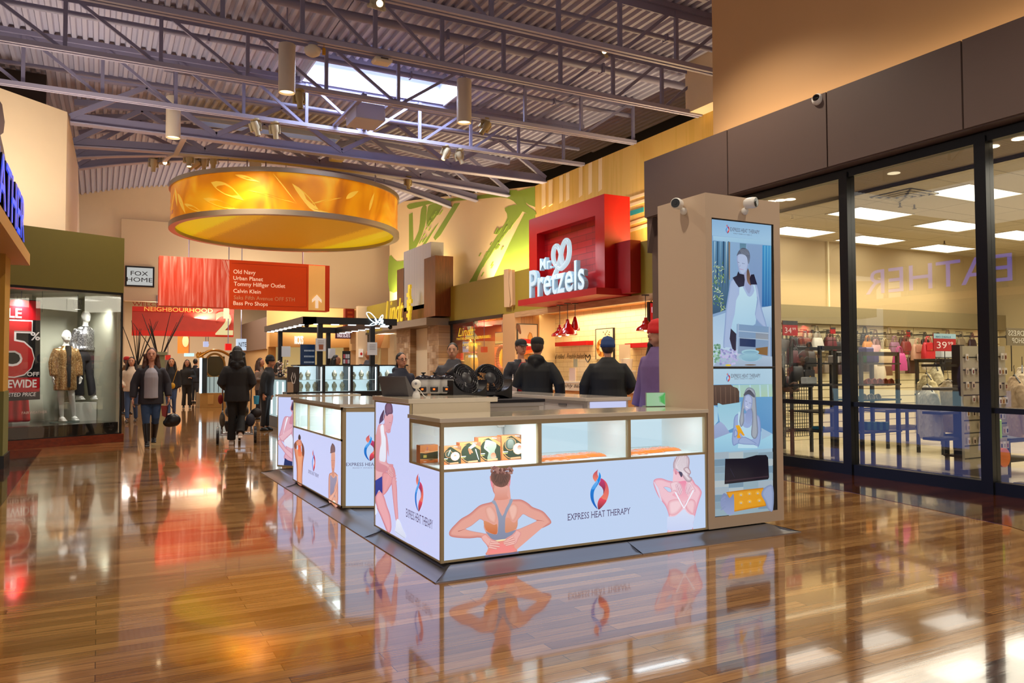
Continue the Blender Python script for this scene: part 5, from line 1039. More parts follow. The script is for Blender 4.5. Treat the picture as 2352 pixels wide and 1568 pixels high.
p = at(925, 905, 'Y', 6.15); t = local(thing('point_of_sale_terminal', 'dark grey monitor seen from behind on the tall end of the kiosk counter', 'monitor', (2.06, 5.80, 1.091), R(-52))) 
MB().prism([(-.035, 0), (.06, 0), (.05, .02), (-.075, .15), (-.095, .148), (-.04, .0)], -.12, .12, 'X').build('screen_back', mat('#5a585c', .45), t, 30)
MB().box(-.122, -.10, .145, .122, -.078, .155).build('screen_edge', mat('#58565c', .4), t)
p = at(957, 908, 'X', 2.2); t = local(thing('web_camera', 'small white ball camera with a cord on the kiosk counter', 'camera', (2.03, 5.33, 1.091), R(-20)))
MB().ball((0,0,.10), (.036,.032,.034), 18, 10).build('camera_ball', WHITE, t, 60); MB().lathe([(.001,.0), (.028,0), (.028,.02), (.02,.045), (.001,.055)], n=18).build('stand', WHITE, t, 60); MB().tube((0,0,.045), (0,0,.075), .006, 8).build('neck', WHITE, t)
MB().path([(.0,.02,.08), (.03,.03,.05), (.05,.02,.02), (.07,.0,.004), (.1,.05,.003)], .003, 6).build('cord', WHITE, t); MB().lathe([(.001,.001), (.009,0)], n=12).xf(Matrix.Translation((-.004,-.0325,.104)) @ Matrix.Rotation(R(90), 4, 'X')).build('lens', mat('#8a8a90', .2), t)
t = local(thing('laptop', 'small upright screen with a green picture leaning by the tower', 'laptop', (4.06, 5.15, .986), R(-10)))
MB().box(-.09, 0, 0, .10, .008, .115).build('display_lid', mat('#9fb4a2', .4), t); P = Print(lambda u, w_: Vector((-.085+u*.18, -.001, .112-w_*.108)), (0,-1,0), .0001); P.add([(0,0),(1,0),(1,1),(0,1)], '#9cc79a', '#a9c9a8', 0, smooth=0).shade([(1,0),(.9,.02),(.6,.3),(.65,.7),(1,.95)], '#8fc692', '#56b35c', .1, 3, smooth=1); P.build('display', SCR, t); MB().box(-.09, 0, 0, .10, .07, .004).build('base', mat('#9fb4a2', .4), t)
# ================================================================== FASHION SHOP ON THE RIGHT
GX = 8.13
TILE, nt, b = nodes('cream_floor_tiles'); br = brick(nt, coords(nt), '#cfc4ae', '#c6baa2', '#a89c86', .6, .6, .004, 0, 1); nt.links.new(br.outputs['Color'], b.inputs['Base Color']); b.inputs['Roughness'].default_value = .18
CEI, nt, b = nodes('ceiling_tiles'); br = brick(nt, coords(nt), '#c9bb9c', '#c4b696', '#8f8468', 1.22, .61, .008, 0, 1); nt.links.new(br.outputs['Color'], b.inputs['Base Color']); b.inputs['Roughness'].default_value = .8
ZC = 3.66
struct('floor_shop', MB().box(8.22, -6, -.1, 20, 10.2, .002), TILE)
struct('ceiling_shop', MB().box(9.1, -6, ZC, 20, 10.1, ZC+.05), CEI)
struct('ceiling_soffit', MB().box(8.2, -6, 3.70, 9.15, 10.1, 3.76).box(9.1, -6, ZC, 9.15, 10.1, 3.76), mat('#8a7558', .6))
SW, nt, b = nodes('slat_wall'); br = brick(nt, coords(nt, (R(90), 0, 0)), '#efe0b4', '#eadaac', '#8d7d58', 2.4, .15, .008, 0, 1); nt.links.new(br.outputs['Color'], b.inputs['Base Color']); b.inputs['Roughness'].default_value = .5
struct('wall_shop_back', MB().box(8.2, 10.1, 2.42, 20, 10.25, ZC), mat('#c3ab80', .7)); struct('wall_shop_slats', MB().box(8.2, 10.05, 0, 20, 10.2, 2.1), SW); struct('wall_shop_header', MB().box(8.2, 9.9, 2.1, 20, 10.2, 2.42), mat('#8f815f', .7))
struct('wall_shop_far', MB().box(17.3, -6, 0, 17.4, 10.1, ZC), mat('#bfae86', .7)); struct('trim_shop', MB().box(11.98, 10.06, 2.42, 12.02, 10.1, ZC), mat('#efe0b4', .6))
TRO = emat('#fff6e6', 3.2)
for i, (px, py) in enumerate(((1998, 491), (2238, 443), (2188, 518), (1999, 551), (2166, 570), (2340, 540), (1833, 532))):
    p = at(px, py, 'Z', ZC); t = thing('ceiling_light_panel', ('flat ceiling light panel in the fashion shop, ' + ['second row left of the first window bar', 'largest, crossed by the second window bar', 'middle row, right of the centre', 'left one of the third row', 'small one near the back wall', 'at the right edge of the view', 'partly behind the screen tower'][i]), 'ceiling light', (p.x, p.y, ZC), 0, 'ceiling light panels of the fashion shop')
    MB().box(p.x-.6, p.y-.3, ZC-.006, p.x+.6, p.y+.3, ZC-.001).build('diffuser', TRO, t); f = MB(); frame_ = .02
    f.box(p.x-.62, p.y-.32, ZC-.012, p.x+.62, p.y-.30, ZC).box(p.x-.62, p.y+.30, ZC-.012, p.x+.62, p.y+.32, ZC).box(p.x-.62, p.y-.3, ZC-.012, p.x-.6, p.y+.3, ZC).box(p.x+.6, p.y-.3, ZC-.012, p.x+.62, p.y+.3, ZC).build('panel_frame', mat('#d8ccb0', .5), t)
light('AREA', (12, 5.5, 3.6), (1, .92, .76), 420, 6, (12, 5.5, 0), sy=6)
light('AREA', (12, 9.6, 2.9), (1, .86, .58), 40, 7, (12, 10.1, 1.5), sy=.3)
p = at(2077, 447, 'Z', ZC); t = thing('air_diffuser', 'square louvred air vent in the shop ceiling', 'vent', (p.x, p.y, ZC)); mb = MB()
for k in range(4): a = .30-.075*k; mb.box(p.x-a, p.y-a, ZC-.02-.008*k, p.x+a, p.y-a+.03, ZC-.01).box(p.x-a, p.y+a-.03, ZC-.02-.008*k, p.x+a, p.y+a, ZC-.01).box(p.x-a, p.y-a, ZC-.02-.008*k, p.x-a+.03, p.y+a, ZC-.01).box(p.x+a-.03, p.y-a, ZC-.02-.008*k, p.x+a, p.y+a, ZC-.01)
mb.build('louvres', mat('#cfc2a2', .5), t); MB().box(p.x-.31, p.y-.31, ZC-.008, p.x+.31, p.y+.31, ZC-.001).build('dark_opening', mat('#1c1a16', .8), t)
for px, py, lb in ((2067, 466, 'small sprinkler head right of the air vent'), (2100, 470, 'second small sprinkler head by the air vent'), (2169, 553, 'sprinkler head above the farthest ceiling light'), (1820, 494, 'round smoke detector on the shop ceiling')):
    p = at(px, py, 'Z', ZC); tag(MB().tube((p.x, p.y, ZC), (p.x, p.y, ZC-.06), .012, 8).lathe([(.001, 0), (.03, -.002), (.03, .004), (.001, .006)], (p.x, p.y, ZC-.06), 10).build('fire_sprinkler' if px != 1820 else 'smoke_detector', mat('#5a4c3c' if px != 1820 else '#d8cba8', .5), None), lb, 'sprinkler' if px != 1820 else 'detector')
for a, c in ((1770, 464), (1793, 461), (1815, 459), (2053, 399), (2278, 338), (2342, 320)):
    p = at(a, c, 'Z', 3.69); tag(MB().lathe([(.001, 0), (.07, 0), (.075, -.006), (.001, -.006)], (p.x, p.y, 3.7), 16).build('recessed_downlight', emat('#ffe9c0', 5 if a != 2053 else 1), None), 'recessed spotlight in the soffit behind the shop glass, ' + {1770: 'leftmost of the trio', 1793: 'middle of the trio', 1815: 'right one of the trio', 2053: 'dim round one above the air vent', 2278: 'beside the second window bar', 2342: 'nearest the right edge'}[a], 'downlight', 'recessed spotlights in the soffit')
# shopfront
FRM = mat('#17181c', .3, .3)
ys = [1.2, 3.1, 4.84, 6.53, 8.25, 9.95]
fr = MB()
for y in ys: fr.box(GX-.07, y-.06, 0, GX+.07, y+.06, 3.70)
fr.box(GX-.05, -5, 0, GX+.06, 10.0, .13).box(GX-.05, -5, 3.64, GX+.06, 10.0, 3.74).box(GX-.04, -5, .83, GX+.05, 10.0, .885)
wn = struct('window_3', fr, FRM)
for a, c in zip([-1]+ys, ys):
    for z0, z1 in ((.13, .83), (.885, 3.64)): MB().box(GX-.004, a+.06, z0, GX+.004, c-.06, z1).build('glass_pane', GLASS, wn)
fa = MB()
for a, c in ((8.35, 10.27), (6.625, 8.33), (4.915, 6.605), (3.2, 4.895), (1.3, 3.18), (-.8, 1.28)): fa.box(7.9, a, 3.775, 7.93, c, 4.71)
struct('wall_shop_fascia', MB().box(7.93, -4, 3.76, 8.35, 10.26, 4.70).box(8.05, 10.1, 0, 8.3, 10.27, 3.76).prism([(10.12, 3.76), (10.27, 3.76), (10.27, 3.2)], 7.95, 8.3, 'X'), BROWN)
fs = struct('wall_shop_fascia_panels', fa, BROWN)
p = at(1878, 228, 'X', 7.9); t = thing('dome_camera', 'white dome camera on the brown fascia above the shop window', 'camera', tuple(p)); rot = Matrix.Translation(p) @ Matrix.Rotation(R(-75), 4, 'Y') @ Matrix.Rotation(R(12), 4, 'X')
MB().lathe([(.001, -.03), (.07, -.03), (.075, .0), (.065, .03), (.045, .045)], n=24).xf(rot).build('housing', WHITE, t, 50); MB().lathe([(.045, .042), (.04, .06), (.02, .072), (.001, .075)], n=20).xf(rot).build('dome_lens', mat('#0c0c10', .08), t, 60)
# ---- merchandise
def bag(loc, w_, h, d_, col, lb, rz=0, hl=.16, grp='handbags in the fashion shop', flap=0):
    t = local(thing('handbag', lb, 'handbag', loc, rz, grp)); m_ = mat(col, .4, noise=.15, nscale=20)
    v = []; secs = [(1.0, 0, 1.0), (1.04, .05, 1.05), (1.0, .45, .95), (.88, .8, .7), (.80, .97, .35), (.78, 1.0, .2)]; mb = MB(); n = 16
    ring = [[(w_/2*s_*math.copysign(abs(math.cos(2*math.pi*k/n))**.45, math.cos(2*math.pi*k/n)), d_/2*dd*math.copysign(abs(math.sin(2*math.pi*k/n))**.45, math.sin(2*math.pi*k/n)), h*(z-1)) for k in range(n)] for s_, z, dd in secs]
    mb.add([p for r_ in ring for p in r_], [(i*n+k, i*n+(k+1) % n, (i+1)*n+(k+1) % n, (i+1)*n+k) for i in range(len(secs)-1) for k in range(n)]+[tuple(range(n))[::-1], tuple(range((len(secs)-1)*n, len(secs)*n))]); mb.build('bag_body', m_, t, 50)
    for y in (-d_*.12, d_*.12): MB().path([(w_*.22*math.cos(a), y, -.02+hl*math.sin(a)) for a in [math.pi*k/10 for k in range(11)]], .007, 6).build('handle', m_, t, 60)
    MB().tube((0, 0, hl-.02), (0, (8.56 if loc[1] < 8.5 else 10.06)-loc[1], hl-.02), .006, 6).build('display_hook', mat('#3a3a38', .4), t)
    if flap: MB().box(-w_*.40, -d_/2-.006, -h*.5, w_*.40, -d_/2+.0, -h*.04).build('flap', m_, t); MB().box(-.015, -d_/2-.012, -h*.5, .015, -d_/2-.004, -h*.42).build('clasp', mat('#c9a24a', .3, .8), t)
    return t
DK = mat('#202226', .45)
def rack(name, lb, x0, x1, y0, y1, z1, shelves, parent=None, mesh=0):
    t = thing(name, lb, 'display rack', ((x0+x1)/2, (y0+y1)/2, 0), 0)
    for x in (x0, x1):
        for y in (y0, y1): MB().box(x-.02, y-.02, 0.002, x+.02, y+.02, z1).build('post', DK, t)
    for z in shelves: MB().box(x0-.03, y0-.03, z-.02, x1+.03, y1+.03, z).build('shelf', DK, t)
    MB().box(x0, y0-.02, z1-.05, x1, y0+.02, z1).box(x0, y1-.02, z1-.05, x1, y1+.02, z1).build('top_rail', DK, t)
    if mesh:
        g = MB(); k = 0
        for i in range(int((z1-.25)/.05)): g.box(x0, y0-.004, .25+i*.05, x1, y0+.004, .258+i*.05)
        for i in range(int((x1-x0)/.05)): g.box(x0+i*.05, y0-.004, .25, x0+i*.05+.006, y0+.004, z1)
        g.build('wire_mesh', DK, t)
    return t
rack('display_rack', 'tall dark wire rack of handbags nearest the screen tower', 9.0, 9.75, 8.55, 9.1, 1.6, (.35, 1.02), mesh=1)
rack('display_rack', 'dark gondola rack with four shelves left of the first window bar', 8.68, 9.5, 7.45, 7.95, 1.6, (.44, .70, 1.07, 1.37))
rack('display_rack', 'dark gondola rack right of the first window bar with cups and boxes', 8.42, 9.12, 6.60, 6.98, 1.5, (.495, .900, 1.095, 1.36))
rack('display_rack', 'low dark display table far behind the sweaters', 11.2, 12.6, 8.3, 8.95, .62, (.3, .6)); rack('display_rack', 'dark rack carrying the white cartons under the large red price sign', 11.1, 12.0, 7.3, 7.7, 1.43, (.4, .9, 1.43)); rack('display_rack', 'dark rack under the hanging cream sweaters', 9.5, 10.15, 5.45, 6.2, .46, (.2, .44))
sm = [(1812, 812, '#5a2430', 'burgundy handbag hung on the wire rack by the tower'), (1832, 806, '#17181c', 'black handbag with a long strap on the wire rack'), (1850, 818, '#1d1f22', 'black tote on the wire rack beside a post'), (1822, 850, '#14151a', 'black bucket bag on the lower rail of the wire rack'), (1845, 860, '#20212a', 'dark satchel low on the wire rack'), (1808, 875, '#0f1014', 'large black bag at the bottom of the wire rack')]
for px, py, c, lb in sm:
    p = at(px, py-12, 'Y', 8.5); bag((p.x, 8.43, p.z), .26, .24, .1, c, lb, flap=px % 2)
tb = [(1878, 792, '#d8d4c8', 'pale grey handbag left in the back row of bags', 9.75), (1908, 790, '#6e2c38', 'wine red handbag in the back row', 9.8), (1925, 800, '#1c1c22', 'black handbag in the back row beside the first window bar', 9.8), (1993, 800, '#d98f3c', 'tan woven tote in the back row', 9.7), (2012, 808, '#d3a4a0', 'blush pink patterned tote in the back row', 9.5),
      (2033, 822, '#cbb78c', 'large beige tote bag with two long handles', 8.6), (2066, 832, '#c23f86', 'bright pink tote bag on the rack', 8.3), (2055, 802, '#8d5f7c', 'purple handbag behind the pink tote', 9.2), (2081, 800, '#7c1f28', 'dark red round handbag', 9.3), (2108, 810, '#c9987c', 'tan flap handbag beside the red one', 8.9), (2132, 806, '#c01f2c', 'bright red flap handbag left of the price sign', 8.7), (2018, 852, '#d8c8a8', 'cream shoulder bag hanging under the shelf', 8.9), (2095, 840, '#3a1c1c', 'dark brown tote behind the pink bag', 9.0)]
for px, py, c, lb, Y in tb:
    p = at(px, py, 'Y', Y); s_ = .3 if Y < 9.1 else .26; bag((p.x, Y, p.z+s_*.5), s_, s_*.95, .11, c, lb, flap=1 if 'flap' in lb else 0, hl=.2 if 'long' in lb else .13)
for i in range(34):
    px = 1800+(i % 17)*27; p = at(px+rr.randint(-5, 5), (782 if i < 17 else 838)+rr.randint(-4, 10), 'Y', 9.92)
    if 1940 < px < 1975: continue
    bag((p.x, 9.93, p.z+.1), .24, .22, .09, ['#2a1c1c','#101014','#6e4a3a','#8c7c68','#38202c','#b8a890'][i % 6], 'small handbag hung on the slatted back wall' , grp='handbags on the slatted back wall')
hk = MB()
for i in range(22): hk.box(9+.38*i, 9.5, 1.93, 9+.38*i+.012, 10.05, 1.945).box(9+.38*i-.02, 9.5, 1.90, 9+.38*i+.03, 9.515, 1.96)
tag(hk.build('wall_hooks', mat('#3a3a38', .4)), 'row of metal display hooks on the slatted back wall', 'hooks', kind='stuff')
def item(name, lb, px, py, Y, w_, d_, h, col, cat, grp=None):
    p = at(px, py, 'Y', Y); return tag(MB().rbox(p.x-w_/2, Y-d_/2, p.z, p.x+w_/2, Y+d_/2, p.z+h, min(w_, h, d_)*.12).build(name, mat(col, .4), None), lb, cat, grp)
for px, py, c, w_, h, lb in ((1990, 833, '#4a3f86', .16, .2, 'purple gift box on the top shelf'), (2004, 833, '#5c50a0', .12, .14, 'small violet gift box beside the larger one'), (1978, 833, '#1f7a52', .08, .1, 'green gift box on the top shelf'), (1935, 833, '#d8d4cc', .14, .16, 'white gift box left of the first window bar'), (1915, 835, '#c8c0b8', .12, .12, 'pale carton on the top shelf of the left rack'), (1858, 882, '#cfd4d4', .2, .1, 'grey-white box on the middle shelf of the left rack'),
                       (2170, 822, '#cfd0cc', .3, .12, 'stack of white cartons under the red price sign'), (2180, 808, '#a8b8c8', .2, .08, 'pale blue carton on the white ones'), (1880, 985, '#2f8fb0', .12, .04, 'turquoise box on the lowest visible shelf')):
    item('gift_box', lb, px, py, 7.7 if px < 1950 else (6.75 if px < 2050 else 7.5), w_, .12, h, c, 'box', 'gift boxes on the shop shelves')
def cup(px, py, Y, c, lb):
    p = at(px, py, 'Y', Y); t = local(thing('cup', lb, 'cup', (p.x, Y, p.z))); rot = Matrix.Rotation(R(75), 4, 'X')
    MB().lathe([(.001, 0), (.035, 0), (.045, .05), (.047, .08), (.041, .08), (.038, .02), (.001, .015)], n=18).xf(rot).build('bowl', mat(c, .3), t, 50); MB().lathe([(.001, .016), (.037, .02)], n=16).xf(rot).build('inside', mat('#ede4da', .4), t); t['group'] = 'cups on the shop shelf'
    return t
for i in range(5): cup(1985+i*13, 880, 6.72, '#b8432c', 'red cup lying on its side, ' + ['first', 'second', 'third', 'fourth', 'last'][i]+' of the row on the shelf')
for i in range(3): cup(1975+i*16, 915, 6.72, '#c9b49a', 'cream cup with pale inside, ' + ['left', 'middle', 'right'][i]+' of the row above the window rail')
for i in range(5): item('jewellery_box', 'green jewellery box standing open, ' + ['first', 'second', 'third', 'fourth', 'fifth'][i]+' of the row below the rail', 1976+i*14, 988, 6.65, .06, .09, .11, '#1f5a48', 'box', 'green jewellery boxes')
# sweaters
SWM = {}
def sweater(loc, col, lb, rz=0, s=1, sleeves=1):
    t = local(thing('sweater', lb, 'sweater', loc, rz, 'sweaters on hangers')); mb = MB()
    mb.rings([(0, 0, -.66, .23, .07), (0, 0, -.60, .25, .085), (0, 0, -.35, .24, .09), (0, 0, -.12, .225, .09), (0, 0, -.05, .17, .075), (0, 0, .0, .08, .06), (0, 0, .04, .075, .055)], 20)
    for q in (-1, 1): mb.path([(q*.17, 0, -.08), (q*.25, -.01, -.2), (q*.31, -.02, -.42), (q*.33, -.02, -.62)], [.07, .07, .06, .05], 12)
    m, nt, b = nodes('knit'); wv = nt.nodes.new('ShaderNodeTexVoronoi'); wv.inputs['Scale'].default_value = 26; nt.links.new(coords(nt, sc=(1, 1, .6)), wv.inputs['Vector']); bp = nt.nodes.new('ShaderNodeBump'); bp.inputs['Strength'].default_value = .6; bp.inputs['Distance'].default_value = .02
    nt.links.new(wv.outputs['Distance'], bp.inputs['Height']); nt.links.new(bp.outputs['Normal'], b.inputs['Normal']); b.inputs['Base Color'].default_value = (*lin(col), 1); b.inputs['Roughness'].default_value = .9
    organic(mb, 'knitwear', m, t, .014, 5); MB().path([(-.19, 0, -.03), (0, 0, .06), (.19, 0, -.03)], .009, 8).path([(0, 0, .06), (0, 0, .12), (.02, 0, .15), (.0, 0, .17)], .004, 6).build('hanger', DK, t); t.scale = (s,)*3; return t
for px, py, Y, c, lb, rz in ((2130, 892, 6.15, '#e8dfc8', 'white cable-knit sweater hanging in front, low at the window', .9), (2128, 866, 6.45, '#d3c08e', 'cream knitted sweater on a hanger behind the white one', .9), (2150, 846, 6.75, '#c2b48e', 'beige turtleneck sweater hanging behind', .7), (2178, 880, 6.25, '#a89a84', 'taupe knitted sweater at the right end of the rail', 1.2), (2330, 872, 5.1, '#c8ab88', 'tan jumper hanging at the right edge of the window', .8), (2348, 850, 5.4, '#d8c4a4', 'pale jumper hanging behind the tan one', .5)):
    p = at(px, py, 'Y', Y); sweater((p.x, p.y, p.z), c, lb, rz, .95)
# dark post with arms, and slatted panel with cards
p0 = at(2207, 1100, 'Y', 5.75); t = thing('display_stand', 'dark display post with shelf arms left of the second window bar', 'display stand', (p0.x, 5.75, 0)); zt = at(2207, 792, 'Y', 5.75).z
MB().box(p0.x-.045, 5.7, .002, p0.x+.045, 5.8, zt).build('post', DK, t)
for y in (836, 890, 945, 1005): z = at(2180, y, 'Y', 5.75).z; MB().box(p0.x-.4, 5.72, z-.03, p0.x, 5.95, z).build('shelf_arm', DK, t)
for px0, px1, Y, lb in ((2217, 2262, 5.5, 'pale slatted panel hung with jewellery cards left of the second window bar'), (2284, 2308, 5.05, 'narrow slatted panel with cards right of the second window bar')):
    a = at(px0, 1082, 'Y', Y); c = at(px1, 795, 'Y', Y); t = thing('slat_panel', lb, 'display panel', ((a.x+c.x)/2, Y, 0)); MB().box(a.x, Y, .13, c.x, Y+.03, c.z).build('panel', mat('#b9ae96', .5), t)
    g = MB()
    for k in range(9): z = .25+k*.145; g.box(a.x, Y-.003, z, c.x, Y, z+.012)
    g.build('grooves', DK, t); MB().box(a.x+.02, Y-.02, .002, c.x-.02, Y+.08, .13).build('foot', DK, t)
    for r_ in range(7):
        for q in range(4):
            if (r_*3+q) % 5 == 4: continue
            x = a.x+.03+(c.x-a.x-.06)*q/3.4; z = .42+r_*.16
            MB().box(x, Y-.02, z, x+.05, Y-.014, z+.075).build('jewellery_card', mat(['#e6ddd0','#d9c4b0','#e8e0d8','#c9b8a0'][(r_+q) % 4], .5), t); MB().box(x+.018, Y-.026, z+.01, x+.032, Y-.02, z+.05).build('earring', mat(['#c08a3c','#3a2420','#b0a8a0','#8c3c2c'][(r_*2+q) % 4], .3, .6), t)
for px, py, c, lb, w_, h in ((2299, 1050, '#e8701c', 'round orange mirror box at the bottom of the narrow panel', .2, .2), (2293, 985, '#a8d820', 'lime green packet on the narrow panel', .07, .2)):
    p = at(px, py, 'Y', 4.9); tag(MB().tube((p.x, 4.86, p.z), (p.x, 4.90, p.z), .1, 24).build('round_mirror', mat(c, .4), None) if w_ > .1 else MB().rbox(p.x-.04, 4.88, p.z-.1, p.x+.04, 4.91, p.z+.1, .01).build('packet', mat(c, .4), None), lb, 'mirror' if w_ > .1 else 'packet')
for x0, x1, y0, y1, lb in ((8.22, 8.38, 6.65, 8.1, 'black display plinth behind the glass left of the first window bar'), (8.22, 8.38, 4.95, 6.45, 'black display plinth between the two window bars'), (8.22, 8.38, 3.2, 4.7, 'black display plinth right of the second window bar')):
    t = thing('display_plinth', lb, 'plinth', ((x0+x1)/2, (y0+y1)/2, 0)); MB().rbox(x0, y0, .05, x1, y1, .13, .02).build('platform', mat('#15151a', .2, coat=.5), t); MB().box(x0+.03, y0+.05, .002, x1-.03, y1-.05, .05).build('foot', DK, t)
def price(px0, py0, px1, py1, Y, lb, num, sup, top=None):
    a = at(px0, py1, 'Y', Y); c = at(px1, py0, 'Y', Y); w_, h = c.x-a.x, c.z-a.z; t = thing('price_sign', lb, 'price sign', ((a.x+c.x)/2, Y, a.z))
    MB().box(a.x, Y, a.z, c.x, Y+.012, c.z).build('card', mat('#b01e28', .45), t); MB().box(a.x, Y-.002, a.z+h*.72, c.x, Y, c.z).build('card_header', mat('#9cc0cc' if top else '#3a3a3e', .45), t)
    MB().tube(((a.x+c.x)/2, Y+.006, a.z), ((a.x+c.x)/2, Y+.006, a.z-.25), .006, 6).build('stem', DK, t)
    if num: W_ = mat('#f2d8d4', .5); fit_text(num, (a.x+w_*.12, Y-.004, a.z+h*.16), (1,0,0), (0,0,1), w_*.45, h*.38).build('price_digits', W_, t); fit_text(sup, (a.x+w_*.62, Y-.004, a.z+h*.36), (1,0,0), (0,0,1), w_*.24, h*.18).build('price_digits', W_, t)
    if top: fit_text(top, (a.x+w_*.1, Y-.005, a.z+h*.77), (1,0,0), (0,0,1), w_*.66, h*.1).build('header_lettering', mat('#2f6a8c', .5), t)
price(2145, 767, 2195, 806, 6.8, 'large red 39.99 price sign with a pale blue top', '39', '99', 'BIG DEALS'); price(1798, 737, 1832, 770, 8.4, 'red 34.99 price sign on the wire rack by the tower', '34', '99'); price(1908, 752, 1919, 766, 9.6, 'tiny red sign above the bags left of the first window bar', '', ''); price(2083, 758, 2091, 775, 9.6, 'tiny red sign between the window bars', '', '')
a = at(2313, 793, 'Y', 5.3); c = at(2352, 754, 'Y', 5.3); t = thing('dress_shop_sign', 'transparent-looking sign reading DRESS SHOP seen from behind, at the right edge', 'sign', (a.x+.1, 5.3, a.z)); MB().box(a.x, 5.3, a.z, c.x+.02, 5.31, c.z).build('card', mat('#8b7f66', .4), t)
MB().tube((a.x+.09, 5.305, a.z), (a.x+.09, 5.305, a.z-.3), .006, 6).build('stem', DK, t)
for s_, k in (('DRESS', .56), ('SHOP', .14)): fit_text(s_, (c.x-.01, 5.297, a.z+(c.z-a.z)*k), (-1,0,0), (0,0,1), (c.x-a.x)*(.9 if s_ == 'DRESS' else .7), (c.z-a.z)*.3, offset=.01).build('sign_lettering', mat('#ece4d0', .5), t)
# ================================================================== PRETZEL SHOP, CHOCOLATE SHOP (right side)
REDG = mat('#b3060f', .35); REDM = mat('#9c0a12', .5)
fx = lambda x, y, X=10.6: at(x, y, 'X', X)
# big red sign frame
t = thing('pretzel_shop_sign', 'big red box frame sign with white glowing Mr. Pretzels lettering', 'shop sign', (10.9, 17.2, 3.1))
ya, yb = 15.33, 19.03; za, zb = 3.22, 5.47
a, c = fx(1233, 530), fx(1368, 496); iy1, iy0 = at(1233, 530, 'X', 10.6).y, at(1367, 500, 'X', 10.6).y; iz1 = at(1367, 495, 'X', 10.6).z; iz0 = at(1369, 625, 'X', 10.6).z
f = MB().box(10.6, ya, iz1, 11.35, yb, zb).box(10.6, ya, za, 11.35, yb, iz0).box(10.6, ya, iz0, 11.35, iy0, iz1).box(10.6, iy1, iz0, 11.35, yb, iz1)
f.build('sign_frame', REDG, t)
m, nt, b = nodes('red_planks'); br = brick(nt, cyz(nt), '#a80c10', '#8a060c', '#5c0408', .7, .16, .006, .4, 2); nt.links.new(br.outputs['Color'], b.inputs['Base Color']); b.inputs['Roughness'].default_value = .4
MB().box(10.85, iy0, iz0, 10.9, iy1, iz1).build('plank_panel', m, t)
MB().box(10.2, 15.1, 3.03, 11.2, 18.95, 3.19).build('ledge', mat('#b01a22', .4), t)
for z0 in (za,): MB().box(10.9, 14.72, 3.07, 11.2, 15.33, 4.3).build('sign_return', REDM, t)
GL = emat('#dcecf4', 1.0); SIDE = mat('#8fa8b6', .4, emit=.15)
LY0, LY1 = 18.50, 15.76
h0 = 3.2
for s_, y_, z_, w_, h_ in (('Pretzels', LY0, h0, LY0-LY1, .76), ('Mr.', LY0-.58, 3.9, .62, .32)):
    fit_text(s_, (10.42, y_, z_), (0,-1,0), (0,0,1), w_, h_, extrude=.11, offset=.022 if h_ > .5 else .006).build('letter_cans', SIDE, t); fit_text(s_, (10.30, y_-.01, z_+.01), (0,-1,0), (0,0,1), w_-.02, h_-.02, offset=.004).build('glowing_lettering', GL, t)
pz = MB(); cy, cz = 16.98, 4.17
def loop(pts, r): pz.path([(10.36, cy-y, cz+z) for y, z in pts], r, 10)
loop(spline([(-.02,-.30),(-.25,-.16),(-.33,.06),(-.27,.25),(-.12,.28),(.02,.12),(.10,-.12),(.2,-.3)], False, 5), .062); loop(spline([(-.2,-.42),(.0,-.1),(.12,.2),(.28,.36),(.42,.30),(.46,.05),(.36,-.18),(.1,-.32),(-.02,-.30)], False, 5), .062)
pz.build('glowing_pretzel', emat('#cfe2ec', .85), t, 60)
light('AREA', (10.15, 17.1, 3.9), (.8, .92, 1), 22, 2.4, (11.0, 17.1, 3.7), sy=1.0)
# opening: soffit with downlights, side wall, back wall
TL, nt, b = nodes('white_wall_tiles'); br = brick(nt, cyz(nt), '#f0dcae', '#ead4a2', '#c4a878', .46, .15, .006, .5, 2); nt.links.new(br.outputs['Color'], b.inputs['Base Color']); b.inputs['Roughness'].default_value = .3
OAKP = woodgrain('oak_panel', '#b9803e', '#94602a', 'Z')
struct('wall_pretzel_back', MB().box(12.6, 11.5, 0, 12.7, 21.05, 3.0), TL); struct('wall_pretzel_side', MB().box(11.36, 20.95, 0, 12.02, 21.05, 3.0), OAKP); struct('wall_pretzel_side_2', MB().box(12.02, 20.95, 0, 12.6, 21.05, 3.0), mat('#e6cf9c', .4))
struct('ceiling_pretzel', MB().box(11.25, 11.5, 2.98, 12.7, 21.05, 3.04), mat('#c98f4e', .6)); struct('floor_pretzel', MB().box(11.3, 11.5, 0, 12.7, 21, .01), mat('#a8794a', .3)); struct('wall_pretzel_end', MB().box(11.2, 13.1, 0, 12.7, 13.2, 3.0), TL)
for px, py in ((1242, 722), (1312, 713), (1405, 701), (1502, 689)):
    p = at(px, py, 'Z', 2.97); p.x = min(max(p.x, 11.5), 12.4); t = thing('recessed_downlight', 'recessed ceiling spotlight of the pretzel shop, ' + {1242: 'first from the left', 1312: 'second from the left', 1405: 'third from the left', 1502: 'last at the right'}[px], 'downlight', (p.x, p.y, 2.97), 0, 'downlights of the pretzel shop')
    MB().lathe([(.001, 2.968), (.09, 2.968)], (p.x, p.y, 0), 18).build('lens', emat('#ffe2a8', 6), t); MB().lathe([(.09, 2.965), (.12, 2.965), (.12, 2.98), (.09, 2.98)], (p.x, p.y, 0), 18).build('trim_ring', WHITE, t)
light('AREA', (12.0, 17.3, 2.9), (1, .78, .48), 150, 5.5, (12.0, 17.3, 0), sy=.8).rotation_euler = (0, 0, R(90))
